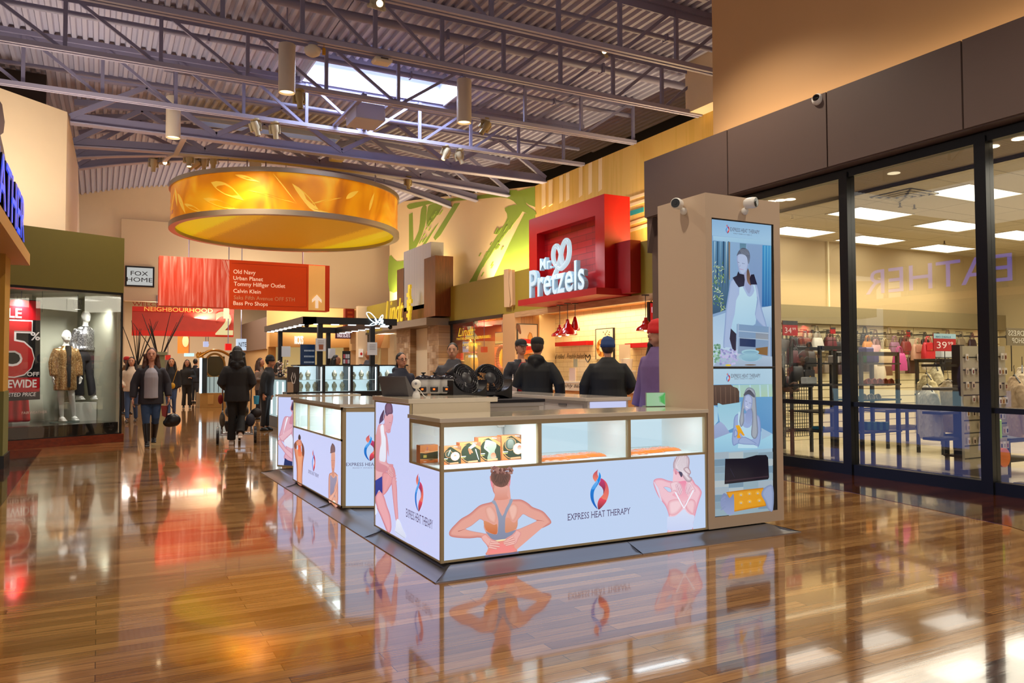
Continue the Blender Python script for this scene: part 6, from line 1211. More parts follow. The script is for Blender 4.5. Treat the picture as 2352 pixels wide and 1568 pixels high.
# shelves, posters, lettering
for y0, y1, z, lb in ((19.6, 21.45, 2.02, 'red wall shelf in the middle of the pretzel shop'), (15.9, 18.0, 1.98, 'red wall shelf at the right of the pretzel shop')):
    pass
def sh(px0, px1, py, lb):
    a = at(px0, py, 'X', 12.45); c = at(px1, py, 'X', 12.45); tag(MB().box(12.35, c.y, a.z-.06, 12.6, a.y, a.z+.06).build('wall_shelf', REDG, None), lb, 'shelf')
sh(1281, 1353, 791, 'red wall shelf in the middle of the pretzel shop'); sh(1442, 1500, 794, 'red wall shelf at the right of the pretzel shop')
PT = print_mat('poster_print', .15, .4)
t = thing('pretzel_poster', 'framed poster of a pretzel cup on the oak panel', 'poster', (11.8, 20.94, 1.5))
g = lambda x, y: at(x, y, 'Y', 20.93)
a, c = g(1187, 812), g(1234, 744); MB().box(a.x, 20.9, a.z, c.x, 20.95, c.z).build('frame', BLACK, t); a2, c2 = g(1189, 812), g(1232, 746)
P = Print(lambda u, w_: Vector((a2.x+u*(c2.x-a2.x), 20.895, c2.z-w_*(c2.z-a2.z))), (0,-1,0), .0002); P.add([(0,0),(1,0),(1,1),(0,1)], '#cdb08c', '#b8946c', smooth=0)
P.shade([(.5,.4),(.6,.25),(.72,.3),(.8,.5),(1,.6),(.98,.8),(.5,.8)], '#8a4c18', '#c8853c', .04, 3, smooth=1).add([(.0,.55),(.15,.48),(.55,.5),(.85,.55),(.95,.7),(.8,.9),(.3,.98),(.08,.8)], '#c41a1c', '#a81216', smooth=1).line((.1,1.0), (.75,.9), .16, '#c8602a', .1).line((.2,.68), (.75,.7), .1, '#f0dcd0', .08).line((.0,.06), (.12,.3), .2, '#6a3a20', .1); P.build('print', PT, t)
t = thing('pretzel_poster', 'framed poster of a pretzel with falling seeds on the white tiles', 'poster', (12.55, 16.5, 1.5))
g = lambda x, y: at(x, y, 'X', 12.58); a, c = g(1369, 825), g(1411, 752); MB().box(12.56, c.y, a.z, 12.6, a.y, c.z).build('frame', BLACK, t); a2, c2 = g(1371, 825), g(1409, 754)
P = Print(lambda u, w_: Vector((12.555, a2.y+u*(c2.y-a2.y), c2.z-w_*(c2.z-a2.z))), (-1,0,0), .0002); P.add([(0,0),(1,0),(1,1),(0,1)], '#e3cda2', '#d8bc8c', smooth=0)
for k in range(20): aa = k/20*6.28; P.dot((.35+.24*math.cos(aa), .62+.22*math.sin(aa)), .09, ['#b5722c','#8a4c18','#c88a3c'][k % 3]); P.dot((.72+.2*math.cos(aa), .56+.18*math.sin(aa)), .08, ['#b5722c','#8a4c18','#c88a3c'][(k+1) % 3])
for k in range(14): P.dot((.45+rr.random()*.5, .05+rr.random()*.32), .022, '#3c2a1c')
P.build('print', PT, t)
t = thing('wall_lettering', 'black hand-written slogan Hand rolled, Freshly baked on the white tiles', 'lettering', (12.59, 19, 1.5)); g = lambda x, y: at(x, y, 'X', 12.59)
a, c = g(1264, 828), g(1343, 826); fit_text('Hand rolled , Freshly baked', (12.59, a.y, a.z), (0,-1,0), (0,0,1), a.y-c.y, .2, shear=.45).build('letters', BLACK, t)
for px in (1257, 1350):
    q = g(px, 824); MB().path([(12.588, q.y-yy, q.z+zz) for yy, zz in spline([(0,-.1),(-.13,.02),(-.1,.12),(0,.04),(.1,.12),(.13,.02),(0,-.1)], False, 4)], .012, 6).build('pretzel_drawing', BLACK, t)
# pendants
def ppend(px, py, Y, kind, lb):
    p = at(px, py, 'Y', Y); t = local(thing('pendant_lamp', lb, 'pendant lamp', tuple(p), 0, 'red pendant lamps of the pretzel shop')); h = 2.98-p.z
    pr = {0: [(.23,-.02),(.21,.04),(.12,.10),(.08,.13),(.075,.2),(.04,.22),(.035,.28),(.001,.29)], 1: [(.26,-.02),(.25,.02),(.18,.12),(.11,.18),(.10,.24),(.05,.28),(.045,.38),(.001,.39)], 2: [(.13,-.02),(.125,.04),(.12,.05),(.10,.12),(.095,.13),(.075,.2),(.07,.21),(.05,.28),(.03,.33),(.001,.35)]}[kind]
    MB().lathe(pr, n=28).build('lamp_shade', mat('#b50d0e', .2, coat=.6), t, 50); MB().lathe([(.001, .0), (pr[0][0]-.01, -.005)], n=24).build('shade_inside', mat('#e8c8a0', .5, emit=1.2, ecol='#ffd9a0'), t); MB().ball((0,0,-.0), .045, 10, 8).build('bulb', emat('#ffd890', 8), t)
    MB().tube((0,0,pr[-1][1]), (0,0,h), .008, 6).build('cord', BLACK, t); MB().lathe([(.001, h), (.09, h), (.09, h-.02), (.001, h-.02)], n=16).build('ceiling_rose', BLACK, t)
    return t
ppend(1286, 770, 17.6, 0, 'low wide red pendant lamp, left of the group of three'); ppend(1304, 767, 17.0, 1, 'large red pendant lamp in the middle of three'); ppend(1321, 757, 17.0, 2, 'small ribbed red pendant lamp, right of three'); ppend(1483, 757, 14.3, 0, 'red pendant lamp at the right of the pretzel shop')
t = thing('menu_screen', 'lit red menu screen at the right end of the pretzel shop', 'screen', (12.4, 14.3, 2.2)); g = lambda x, y: at(x, y, 'Y', 14.4)
a, c = g(1490, 765), g(1516, 694); MB().box(a.x, 14.4, a.z, c.x+.25, 14.46, c.z).build('screen_body', BLACK, t); MB().box(a.x+.05, 14.39, a.z+.1, c.x+.2, 14.4, c.z-.03).build('screen_picture', emat('#b41a1e', .9), t); fit_text('1 FREE', (a.x+.08, 14.385, c.z-.25), (1,0,0), (0,0,1), .3, .13, offset=.01).build('screen_lettering', emat('#e8e8f8', 1), t); MB().tube((a.x+.1, 14.43, c.z), (a.x+.1, 14.43, 2.98), .015, 8).build('ceiling_bracket', BLACK, t)
# counter
t = thing('pretzel_counter', 'long pretzel counter with white top, timber front and glass guard', 'counter', (11.5, 17, 0)); OAKC = woodgrain('light_timber', '#d99a52', '#b5763a', 'Y')
MB().box(11.42, 13.6, .011, 11.95, 20.9, .70).build('timber_front', OAKC, t); MB().box(11.38, 13.6, .70, 11.97, 20.9, .90).build('white_band', mat('#e6d9bc', .3), t); MB().box(11.36, 13.6, .90, 12.0, 20.9, .95).build('countertop', mat('#efe4cc', .15), t)
MB().box(11.44, 16.6, .95, 11.45, 20.6, 1.55).build('glass_guard', CLEAR, t); fit_text('rolled , Freshly baked', (11.375, 19.6, .76), (0,-1,0), (0,0,1), 2.3, .12, shear=.4).build('painted_lettering', BLACK, t)
a = at(1316, 871, 'X', 11.43); tag(MB().box(11.40, a.y-.16, .96, 11.43, a.y+.14, 1.32).build('notice_card', mat('#efdccc', .5), None), 'white notice card leaning on the glass guard of the pretzel counter', 'card'); MB()
a = at(1322, 845, 'X', 11.43); tag(MB().box(11.425, a.y-.1, 1.34, 11.435, a.y+.1, 1.56).build('green_notice', mat('#b9c4a8', .5), None), 'small pale green notice on the glass guard', 'notice')
a = at(1433, 838, 'X', 12.2); t = thing('slush_machine', 'small counter machine at the right of the pretzel counter', 'machine', (12.2, a.y, .95)); MB().rbox(12.05, a.y-.3, .951, 12.4, a.y+.1, 1.25, .03).build('machine_body', mat('#b8b0a8', .3), t); MB().lathe([(.001,0),(.14,0),(.16,.3),(.001,.32)], (12.22, a.y-.1, 1.25), 18).build('clear_tank', mat('#d8d0cc', .1), t)
a = at(1440, 880, 'X', 11.6); tag(MB().lathe([(.001, 0), (.12, 0), (.16, .1), (.12, .2), (.001, .21)], (11.6, a.y, .95), 18).build('orange_bowl', mat('#e8641c', .4), None, 50), 'orange bowl on the pretzel counter at the right', 'bowl')
a = at(1433, 810, 'X', 12.3); tag(MB().box(12.3, a.y-.25, a.z-.25, 12.33, a.y+.22, a.z+.22).box(12.3, a.y-.03, .011, 12.33, a.y+.03, a.z-.28).build('menu_stand', mat('#c9b8a0', .5), None), 'pale menu stand behind the man with the blue hat', 'menu')
# white wavy ornament on the olive band
t = thing('wavy_ornament', 'pale wavy ornament fixed to the olive band between the shops', 'ornament', (11.15, 21.6, 3.1))
for pts in ([(1157, 619), (1168, 617), (1168, 650), (1171, 690), (1170, 705), (1158, 705)], [(1169, 650), (1171, 622), (1176, 619), (1177, 700), (1172, 704), (1174, 690)]):
    MB().prism([(q.y, q.z) for q in [at(x, y, 'X', 11.1) for x, y in pts]], 11.1, 11.2, 'X').build('wavy_board', mat('#d4b48c', .5), t)
# ---- chocolate shop portal
PX = 10.8; h_ = lambda x, y, X=PX: at(x, y, 'X', X)
t = thing('chocolate_shop_portal', 'tall chocolate shop portal with white fluted panel, brown posts and brick pillars', 'shop portal', (11, 28, 0))
FL, nt, b = nodes('fluted_white'); wv = nt.nodes.new('ShaderNodeTexWave'); wv.bands_direction = 'Y'; wv.inputs['Scale'].default_value = 2.6; nt.links.new(coords(nt), wv.inputs['Vector']); nt.links.new(ramp(nt, [(0, '#8c8880'), (.25, '#c9c6be'), (1, '#cfccc4')], wv.outputs['Fac']), b.inputs['Base Color']); b.inputs['Roughness'].default_value = .5
WB = woodgrain('brown_veneer', '#7a3f1c', '#5c2c12', 'Z')
MB().box(10.8, 26.85, 3.6, 11.3, 29.8, 6.02).build('fluted_panel', FL, t)
MB().box(10.6, 25.95, 3.2, 11.3, 27.05, 5.38).build('post', WB, t); MB().box(10.8, 29.75, 3.2, 11.3, 30.6, 5.38).build('post', WB, t); MB().box(10.8, 27, 3.2, 11.2, 29.8, 3.75).build('panel_base', WB, t)
MB().prism([(10.3, 26.05), (11.2, 26.05), (11.2, 31.0), (10.3, 31.0)], 2.88, 3.14).build('canopy', mat('#7c7468', .4), t)
BR, nt, b = nodes('mosaic_brick'); br = brick(nt, cyz(nt), '#8a6a4a', '#a58660', '#7c6a54', .22, .075, .006, .5, 2, -.2); n_ = brick(nt, cyz(nt, (.3, .11)), '#000000', '#ffffff', '#000000', .22, .225, 0, .5, 2, -.55)
mx = nt.nodes.new('ShaderNodeMix'); mx.data_type = 'RGBA'; nt.links.new(n_.outputs['Color'], mx.inputs['Factor']); nt.links.new(br.outputs['Color'], mx.inputs['A']); mx.inputs['B'].default_value = (*lin('#e0d4bc'), 1); nt.links.new(mx.outputs['Result'], b.inputs['Base Color'])
MB().box(10.75, 26.0, 0, 11.3, 27.1, 2.88).build('brick_pillar', BR, t); MB().box(10.75, 28.9, 0, 11.3, 30.5, 2.88).build('brick_pillar', BR, t); MB().box(11.0, 27.6, 0, 11.1, 28.9, 2.86).build('white_door', mat('#cbbfa4', .4), t)
GOLD = mat('#e8c62c', .35, emit=.3, ecol='#ffe040')
t2 = thing('lindt_sign', 'glowing yellow Lindt script sign on the portal canopy', 'shop sign', (10.35, 29.5, 3.14)); a, c = at(911, 737, 'X', 10.32), at(948, 728, 'X', 10.32)
fit_text('Lindt', (10.32, 30.55, 3.14), (0,-1,0), (0,0,1), 2.1, .92, extrude=.04, shear=.3, offset=.0).build('script_lettering', GOLD, t2)
dg = MB(); dy = 28.0
for k, (z, w_) in enumerate(((.0,.2),(.12,.35),(.26,.2),(.38,.42),(.52,.22),(.64,.45),(.76,.2),(.9,.3),(1.05,.16),(1.2,.2))): dg.box(10.34, dy-w_/2+.06*math.sin(k*2), 3.15+z, 10.42, dy+w_/2+.06*math.sin(k*2), 3.15+z+.15)
dg.build('dragon_emblem', GOLD, t2)
light('AREA', (11.6, 28, 2.8), (1, .6, .25), 45, 1, (11.6, 28, 0))
# chocolate shop interior and display behind glass
struct('wall_chocolate_back', MB().box(13.2, 20.9, 0, 13.3, 35.9, 3.0), mat('#a8683a', .6)); struct('ceiling_chocolate', MB().box(11.3, 21.1, 2.98, 13.3, 35.9, 3.04), mat('#8c5a34', .6)); struct('floor_chocolate', MB().box(11.2, 21.1, 0, 13.3, 35.9, .01), mat('#8a6038', .3))
light('AREA', (12.2, 24, 2.9), (1, .74, .42), 330, 4, (12.2, 24, 0), sy=1.2).rotation_euler = (0, 0, R(90)); light('AREA', (12.2, 34, 2.9), (1, .75, .45), 80, 3, (12.2, 34, 0), sy=1.2)
wn = struct('window_4', MB().box(11.2, 21.7, 0, 11.26, 21.8, 3).box(11.2, 25.9, 0, 11.26, 26.0, 3).box(11.2, 21.7, 0, 11.26, 26, .1).box(11.21, 24.0, 0, 11.24, 24.03, 3), BLACK); MB().box(11.22, 21.8, .1, 11.23, 25.9, 2.92).build('glass_pane', GLASS, wn)
wn = struct('window_5', MB().box(11.2, 30.6, 0, 11.26, 30.7, 3).box(11.2, 35.8, 0, 11.26, 35.9, 3).box(11.2, 30.6, 0, 11.26, 35.9, .1), BLACK); MB().box(11.22, 30.7, .1, 11.23, 35.8, 2.92).build('glass_pane', GLASS, wn)
CUR = mat('#8c1c1c', .6, noise=.3, nscale=3)
def curtain(pts, X, lb):
    mb = MB(); q = [(at(x, y, 'X', X).y, at(x, y, 'X', X).z) for x, y in pts]; mb.prism(q, X, X+.03, 'X'); t = thing('red_curtain', lb, 'curtain', (X, q[0][0], q[0][1])); mb.build('drape', CUR, t)
    f = MB(); (y0, z0), (y1, z1) = q[0], q[len(q)//2]
    for k in range(7): u = k/6; f.path([(X-.01, y0+(q[1][0]-y0)*u, z0+(q[1][1]-z0)*u), (X-.02, y0+(q[-1][0]-y0)*.5*(1-u*.5), (z0+z1)/2), (X-.01, q[-1][0]*(1-.15*u)+y1*.15*u, q[-1][1]*(1-.3*u)+z1*.3*u)], .035, 6)
    f.build('folds', mat('#a02420', .5), t)
curtain([(1017, 742), (1100, 734), (1062, 780), (1040, 805), (1017, 820)], 11.35, 'dark red printed curtain at the left of the chocolate shop window'); curtain([(845, 765), (885, 760), (872, 800), (865, 834), (845, 836)], 11.35, 'red curtain in the far chocolate shop window')
t = thing('gold_bear', 'large golden teddy bear figure with a red bow in the shop window', 'bear', (11.6, 24.3, .3)); B0 = at(1084, 825, 'X', 11.6); mb = MB(); bx_, by_ = 11.6, B0.y
for c, r in (((0,0,.55), (.22,.26,.4)), ((0,0,1.12), (.2,.22,.22)), ((0,.17,1.34), (.06,.07,.07)), ((0,-.17,1.34), (.06,.07,.07)), ((-.18,0,1.05), (.08,.1,.08)), ((-.1,.22,.6), (.1,.08,.25)), ((-.1,-.22,.6), (.1,.08,.25)), ((-.15,.14,.2), (.16,.11,.12)), ((-.15,-.14,.2), (.16,.11,.12))): mb.ball((bx_+c[0], by_+c[1], .95+c[2]), r, 14, 10)
organic(mb, 'bear_body', mat('#c9a13a', .3, .4, emit=.08), t, .03); MB().lathe([(.17,0),(.2,.02),(.17,.05)], (bx_, by_, 1.85), 18).ball((bx_-.2, by_+.1, 1.86), (.04,.1,.06)).ball((bx_-.2, by_-.1, 1.86), (.04,.1,.06)).build('red_bow', CUR, t); MB().box(bx_-.25, by_-.3, .011, bx_+.25, by_+.3, .98).build('stand', mat('#6c4424', .5), t)
for k, s_ in ((0, 1), (1, 1)): MB().ball((bx_-.19, by_+(.07 if k else -.07), 2.12), .022, 8, 6).build('eye', BLACK, t)
t = thing('candy_wall', 'wall of bright candy bins glowing orange and yellow in the chocolate shop', 'candy bins', (13.0, 23.5, 0)); MB().box(12.9, 21.9, .011, 13.18, 25.8, 2.15).build('bin_rack', mat('#5c3418', .5), t)
for i in range(14):
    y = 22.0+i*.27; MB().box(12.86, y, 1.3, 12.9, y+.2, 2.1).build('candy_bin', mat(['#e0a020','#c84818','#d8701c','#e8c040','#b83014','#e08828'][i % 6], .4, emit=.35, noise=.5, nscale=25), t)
t = thing('screen_reflection', 'bright screen built to imitate a reflection high in the chocolate shop window', 'screen', (12, 22.5, 2)); a, c = at(1137, 791, 'X', 12.4), at(1168, 760, 'X', 12.4); MB().box(12.4, c.y, a.z, 12.45, a.y, c.z).build('screen_body', BLACK, t); MB().box(12.39, c.y+.03, a.z+.03, 12.4, a.y-.03, c.z-.03).build('screen_picture', emat('#f0b860', 1), t); MB().tube((12.42, (a.y+c.y)/2, c.z), (12.42, (a.y+c.y)/2, 2.98), .015, 8).build('ceiling_bracket', BLACK, t)  # solid lit screen imitates a reflection in the window glass
t = thing('wreath', 'red and orange wreath display at the right of the chocolate shop window', 'wreath', (11.7, 22.3, 1)); q = at(1154, 822, 'X', 11.7); mb = MB()
for k in range(26): a = 6.28*k/26; mb.ball((11.7, q.y+.38*math.cos(a), q.z+.38*math.sin(a)), .075, 8, 6)
mb.build('garland', mat('#b84420', .5, noise=.5, nscale=9), t); MB().tube((11.72, q.y, .011), (11.72, q.y, q.z+.36), .02, 8).build('stand', BLACK, t)
t = thing('chocolate_lettering', 'gold brand lettering printed on the chocolate shop window', 'lettering', (11.2, 24.5, 2.0)); a, c = at(1062, 772, 'X', 11.19), at(1093, 772, 'X', 11.19); fit_text('Lindt', (11.19, at(1052, 770, 'X', 11.19).y, a.z), (0,-1,0), (0,0,1), at(1052, 770, 'X', 11.19).y-at(1088, 770, 'X', 11.19).y, .30, shear=.35).build('letters', GOLD, t); a = at(1049, 788, 'X', 11.19)
fit_text('MAITRE CHOCOLATIER SUISSE', (11.19, a.y, a.z+.1), (0,-1,0), (0,0,1), 2.6, .09).build('letters', GOLD, t); fit_text('DEPUIS 1845', (11.19, a.y-.5, a.z-.12), (0,-1,0), (0,0,1), 1.4, .09).build('letters', GOLD, t)
bw = MB(); 
for s_ in (-1, 1): bw.path([(11.5, 27.3, 2.35), (11.5, 27.3+s_*.3, 2.5), (11.5, 27.3+s_*.45, 2.35), (11.5, 27.3+s_*.3, 2.2), (11.5, 27.3, 2.32)], .05, 8).path([(11.5, 27.3, 2.3), (11.5, 27.3+s_*.2, 1.9)], .05, 8)
bw.tube((11.5, 27.3, 2.3), (11.5, 27.3, 2.98), .01, 6); tag(bw.build('gold_bow', mat('#d8a020', .35, emit=.2), None, 60), 'golden ribbon bow hanging in the chocolate shop doorway', 'bow')
t = thing('gift_shelf', 'shelf of red gift boxes in the chocolate shop doorway', 'shelf', (12.2, 27.3, 0)); MB().box(12.2, 26.9, .011, 12.5, 27.9, 1.9).build('shelf_back', mat('#3c1c10', .6), t)
for k in range(4): MB().box(12.05, 26.9, .4+k*.4, 12.2, 27.9, .43+k*.4).build('shelf_board', mat('#d8a860', .5, emit=.3), t); MB().box(12.06, 27.0, .44+k*.4, 12.19, 27.75, .7+k*.4).build('red_boxes', mat('#a81c10', .5, noise=.3, nscale=12), t)
# ================================================================== PEOPLE AND MANNEQUINS
def V3(*a): return Vector(a)
SKIN = '#cf957a'
def head_parts(mb, H, c, lean=0):
    mb.ball(c, (.046*H, .055*H, .066*H), 18, 12).ball((c[0], c[1]-.018*H, c[2]-.034*H), (.034*H, .038*H, .034*H), 14, 8)
    mb.path([(c[0], c[1]-.050*H, c[2]+.010*H), (c[0], c[1]-.064*H, c[2]-.014*H), (c[0], c[1]-.054*H, c[2]-.018*H)], [.005*H, .009*H, .006*H], 8)
    for s in (-1, 1): mb.ball((c[0]+s*.046*H, c[1]+.002*H, c[2]-.004*H), (.007*H, .012*H, .018*H), 8, 6)
def hand(mb, w_, d, n, H, curl=.35, thumb=1):
    """palm, four fingers of different lengths and a thumb, from the wrist along d; n is the way the palm faces"""
    w_ = Vector(w_); d = Vector(d).normalized(); n = Vector(n).normalized(); s = d.cross(n).normalized(); L = .052*H
    mb.path([w_, w_+d*L*.5, w_+d*L], [.015*H, .022*H, .021*H], 10, flat=.5, up=n)
    for k, ln in enumerate((.040, .046, .043, .034)):
        o = w_+d*L*.92+s*((k-1.5)*.0115*H); a = o+d*ln*H*.5+n*curl*.25*ln*H; b = a+(d*(1-curl*.6)+n*curl).normalized()*ln*H*.55; mb.path([o-d*.01*H, o, a, b], [.0062*H, .0062*H, .0056*H, .0046*H], 7)
    o = w_+d*L*.30+s*(.018*H*thumb*-1); a = o+(d*.6-s*thumb*.7+n*.2).normalized()*.026*H; mb.path([o, a, a+(d*.9-s*thumb*.15+n*.35).normalized()*.022*H], [.0085*H, .0075*H, .006*H], 7)
def person(label, loc, rz, H, top, legs, shoes='#15151a', hair='#2a1a12', style='short', skin=SKIN, arms=None, legp=None, bulk=1.0, hem=.47, sleeve=1, vox=.014, face=1, open_=None, collar=1, wide=1.0, boots=0, hat=None, lean=0, flare=0, group=None, name='person', elbow_r=1.0, hood=0, hx=0, quilt=0, belly=0):
    t = local(thing(name, label, 'person' if name == 'person' else 'mannequin', loc, rz, group)); SK_ = mat(skin, .5); h = lambda x, y, z: V3(x*H, y*H+lean*max(0, z-.5)*H, z*H)
    arms = arms or [((-.125, .01, .64), (-.135, -.02, .49), None), ((.125, .01, .64), (.135, -.02, .49), None)]
    legp = legp or [((-.052, .0, .28), (-.055, .02, .045)), ((.052, -.0, .28), (.055, .0, .045))]
    hc = h(hx, -.01, .932); b = MB()
    b.rings([(*h(0, 0, z).xy, z*H, rx*H*wide, ry*H*wide) for z, rx, ry in ((.46, .06, .05), (.50, .09, .062), (.56, .085, .058), (.62, .070, .05), (.70, .082, .058), (.76, .092, .058), (.805, .08, .045), (.825, .04, .03))], 20)
    b.path([h(0, .0, .81), h(0, -.004, .85), h(hx, -.006, .90)], [.036*H, .029*H, .03*H], 14); head_parts(b, H, hc)
    ends = []
    for s, (el, wr, hd) in zip((-1, 1), arms):
        sh = h(s*.098*wide, 0, .79); e = h(*el); w_ = h(*wr); b.path([sh, (sh+e)/2, e, (e+w_)/2, w_], [.030*H, .026*H, .022*H, .019*H, .014*H], 12); dd = (w_-e).normalized()
        n_ = Vector((-s, -.25, 0)) if abs(dd.z) > .5 else Vector((0, 0, -1)); n_ = (n_-dd*n_.dot(dd)).normalized(); hand(b, w_, Vector(hd) if hd else dd, n_, H, .45, 1 if s > 0 else -1); ends.append((sh, e, w_))
    for s, (kn, an) in zip((-1, 1), legp): b.path([h(s*.045, 0, .50), h(*kn), h(*an)], [.046*H, .032*H, .021*H], 12); b.ball(h(an[0], an[1]-.02, an[2]-.02), (.02*H, .045*H, .018*H), 10, 6)
    organic(b, 'body', SK_, t, vox*.75 if face else vox, 2)
    # trousers
    m_ = mat(legs, .8, noise=.18, nscale=9) if legs else None
    if m_:
        p = MB(); p.rings([(*h(0, .0, z).xy, z*H, rx*H*wide, ry*H*wide) for z, rx, ry in ((.44, .07, .06), (.49, .098, .07), (.55, .092, .066), (.60, .082, .06))], 20)
        for s, (kn, an) in zip((-1, 1), legp):
            k_, a_ = h(*kn), h(*an); cut = .45 if boots else .03; ae = a_ + (k_-a_)*cut
            p.path([h(s*.046*wide, 0, .50), (h(s*.046*wide, 0, .50)+k_)/2, k_, (k_+ae)/2, ae], [.058*H*wide, .05*H*wide, .039*H, (.033+flare*.01)*H, (.030+flare*.018)*H], 14)
        organic(p, 'trousers', m_, t, vox, 3)
    for s, (kn, an) in zip((-1, 1), legp):
        k_, a_ = h(*kn), h(*an); q = MB()
        if boots: q.path([a_+(k_-a_)*.78, a_+(k_-a_)*.4, a_+Vector((0,0,.005*H))], [.038*H, .033*H, .027*H], 14)
        q.path([a_+Vector((0, .02*H, -.012*H)), a_+Vector((0, -.02*H, -.018*H)), a_+Vector((0, -.065*H, -.026*H))], [.024*H, .026*H, .018*H], 12); mn = min(v_.z for v_ in q.v)
        q.add(MB().rbox(a_.x-.024*H, a_.y-.085*H, a_.z-.045*H, a_.x+.024*H, a_.y+.035*H, a_.z-.03*H, .004).v, MB().rbox(0,0,0,1,1,1,.1).f); organic(q, 'boot' if boots else 'shoe', mat(shoes, .4), t, vox*.8, 2)
    # top
    m_ = mat(top, .75, noise=.15, nscale=14) if not isinstance(top, bpy.types.Material) else top; j = MB(); B_ = bulk
    j.rings([(*h(0, -.012*belly*(1 if z < .72 else 0), z).xy, z*H, (rx*H+.012)*B_*wide, (ry*H+.014)*B_*wide*(1+belly*.22*(z < .7))) for z, rx, ry in ((hem, .098, .072), (max(hem+.03, .52), .094, .070), (.60, .086, .063), (.68, .088, .065), (.735, .090, .064), (.775, .078, .054), (.802, .056, .044), (.825, .040, .038))]+([(*h(0, .004, .855).xy, .855*H, .048*H, .046*H)] if collar and not open_ else []), 24)
    for (sh, e, w_), s in zip(ends, (-1, 1)):
        we = w_+(e-w_)*(.05 if sleeve == 1 else .0); j.path([h(s*.05*wide, 0, .775), sh+Vector((0,0,-.022*H)), (sh+e)/2, e, (e+we)/2, we], [.026*H*B_, .036*H*B_, .037*H*B_, .036*H*B_*elbow_r, .033*H*B_, .028*H*B_], 14)
    if hood: j.path([h(-.055, .03, .83), h(0, .07, .80), h(.055, .03, .83)], [.03*H, .04*H, .03*H], 12).ball(h(0, .055, .835), (.07*H, .04*H, .035*H), 12, 8)
    jk = organic(j, 'jacket' if B_ > 1.05 else 'top', m_, t, vox, 3)
    if open_:        # shirt seen where the jacket hangs open
        MB().rings([(*h(0, -.018, z).xy, z*H, rx*H, ry*H*B_) for z, rx, ry in ((.74, .022, .062), (.785, .034, .056), (.83, .034, .03))], 14).build('open_neckline', SK_, t, 60, False)
        q = MB(); q.rings([(*h(0, -.024, z).xy, z*H, rx*H, ry*H*B_) for z, rx, ry in ((.49, .080, .084), (.60, .074, .078), (.70, .076, .080), (.75, .070, .072), (.78, .052, .058), (.80, .03, .045))], 18); organic(q, 'shirt', mat(open_, .8), t, vox, 3)
    # hair, hat
    hm = mat(hair, .6, noise=.35, nscale=30); g = MB()
    if style != 'bald' and style != 'none':
        g.ball(hc+Vector((0, .012*H, .010*H)), (.052*H, .056*H, .066*H), 16, 10)
        if style == 'long': g.path([hc+Vector((-.046*H, .01*H, .01*H)), hc+Vector((-.056*H, .012*H, -.06*H)), hc+Vector((-.064*H, .0, -.13*H)), hc+Vector((-.06*H, -.012*H, -.165*H))], [.02*H, .026*H, .028*H, .016*H], 10).path([hc+Vector((.046*H, .01*H, .01*H)), hc+Vector((.056*H, .012*H, -.06*H)), hc+Vector((.064*H, .0, -.13*H)), hc+Vector((.06*H, -.012*H, -.165*H))], [.02*H, .026*H, .028*H, .016*H], 10).path([hc+Vector((0, .035*H, .02*H)), hc+Vector((0, .05*H, -.06*H)), hc+Vector((0, .055*H, -.15*H))], [.045*H, .052*H, .05*H], 12)
        if style == 'long' and vox < .013:
            for k in range(26):
                a = -.3+3.75*k/25; q = hc+Vector((.064*H*math.cos(a), .05*H*math.sin(a)+.01*H, -.01*H-.02*H*(k % 3))); g.ball(q+Vector((0, 0, -.035*H*(k % 4))), (.018*H, .016*H, .02*H), 8, 6)
        if style == 'pony': g.path([hc+Vector((0, .05*H, .01*H)), hc+Vector((0, .07*H, -.04*H)), hc+Vector((0, .06*H, -.12*H))], [.018*H, .022*H, .01*H], 10)
        if style == 'bun': g.ball(hc+Vector((0, .05*H, .045*H)), .025*H, 10, 8)
        cutb = MB()
        for i, p_ in enumerate(g.v): pass
        ho = organic(g, 'hair', hm, t, vox*.75, 1)
        # keep the face free: push hair back behind the forehead line
        fr_ = hc.y-.030*H if style != 'hijab' else hc.y-.04*H
        for v_ in ho.data.vertices:
            c_ = v_.co
            if c_.z < hc.z+.034*H and c_.z > hc.z-.085*H and abs(c_.x-hc.x) < .043*H and c_.y < hc.y+.0*H: v_.co.y = hc.y+.005*H
            elif c_.y < fr_ and c_.z < hc.z+.052*H and c_.z > hc.z-.09*H: v_.co.y = fr_
    if hat:
        kind, colr = hat; q = MB(); hmt = mat(colr, .8, noise=.1, nscale=40)
        if kind == 'toque': q.lathe([(.056*H, -.005*H), (.060*H, .0), (.060*H, .022*H), (.056*H, .026*H), (.054*H, .05*H), (.035*H, .078*H), (.001, .088*H)], hc+Vector((0, .006*H, .006*H)), 24, 1, 1.08)
        if kind == 'cap': q.lathe([(.053*H, .0), (.055*H, .02*H), (.048*H, .046*H), (.025*H, .06*H), (.001, .063*H)], hc+Vector((0, .006*H, .018*H)), 24, 1, 1.12); q.path([hc+Vector((0, -.04*H, .022*H)), hc+Vector((0, -.075*H, .020*H)), hc+Vector((0, -.098*H, .014*H))], [.042*H, .038*H, .022*H], 14, flat=.14)
        q.build('hat', hmt, t, 60)
    if face:
        for s in (-1, 1):
            e = MB().ball(hc+Vector((s*.0185*H, -.0475*H, .004*H)), (.0078*H, .005*H, .0034*H), 10, 6).build('eye', mat('#a8988c', .3), t); MB().ball(hc+Vector((s*.0185*H, -.052*H, .004*H)), (.0036*H, .002*H, .003*H), 8, 6).build('iris', mat('#2c1c14', .2), e)
            MB().path([hc+Vector((s*.008*H, -.051*H, .0155*H)), hc+Vector((s*.019*H, -.051*H, .0185*H)), hc+Vector((s*.029*H, -.046*H, .0145*H))], .0022*H, 6).build('eyebrow', hm if style != 'none' else mat('#3a2a20', .6), t)
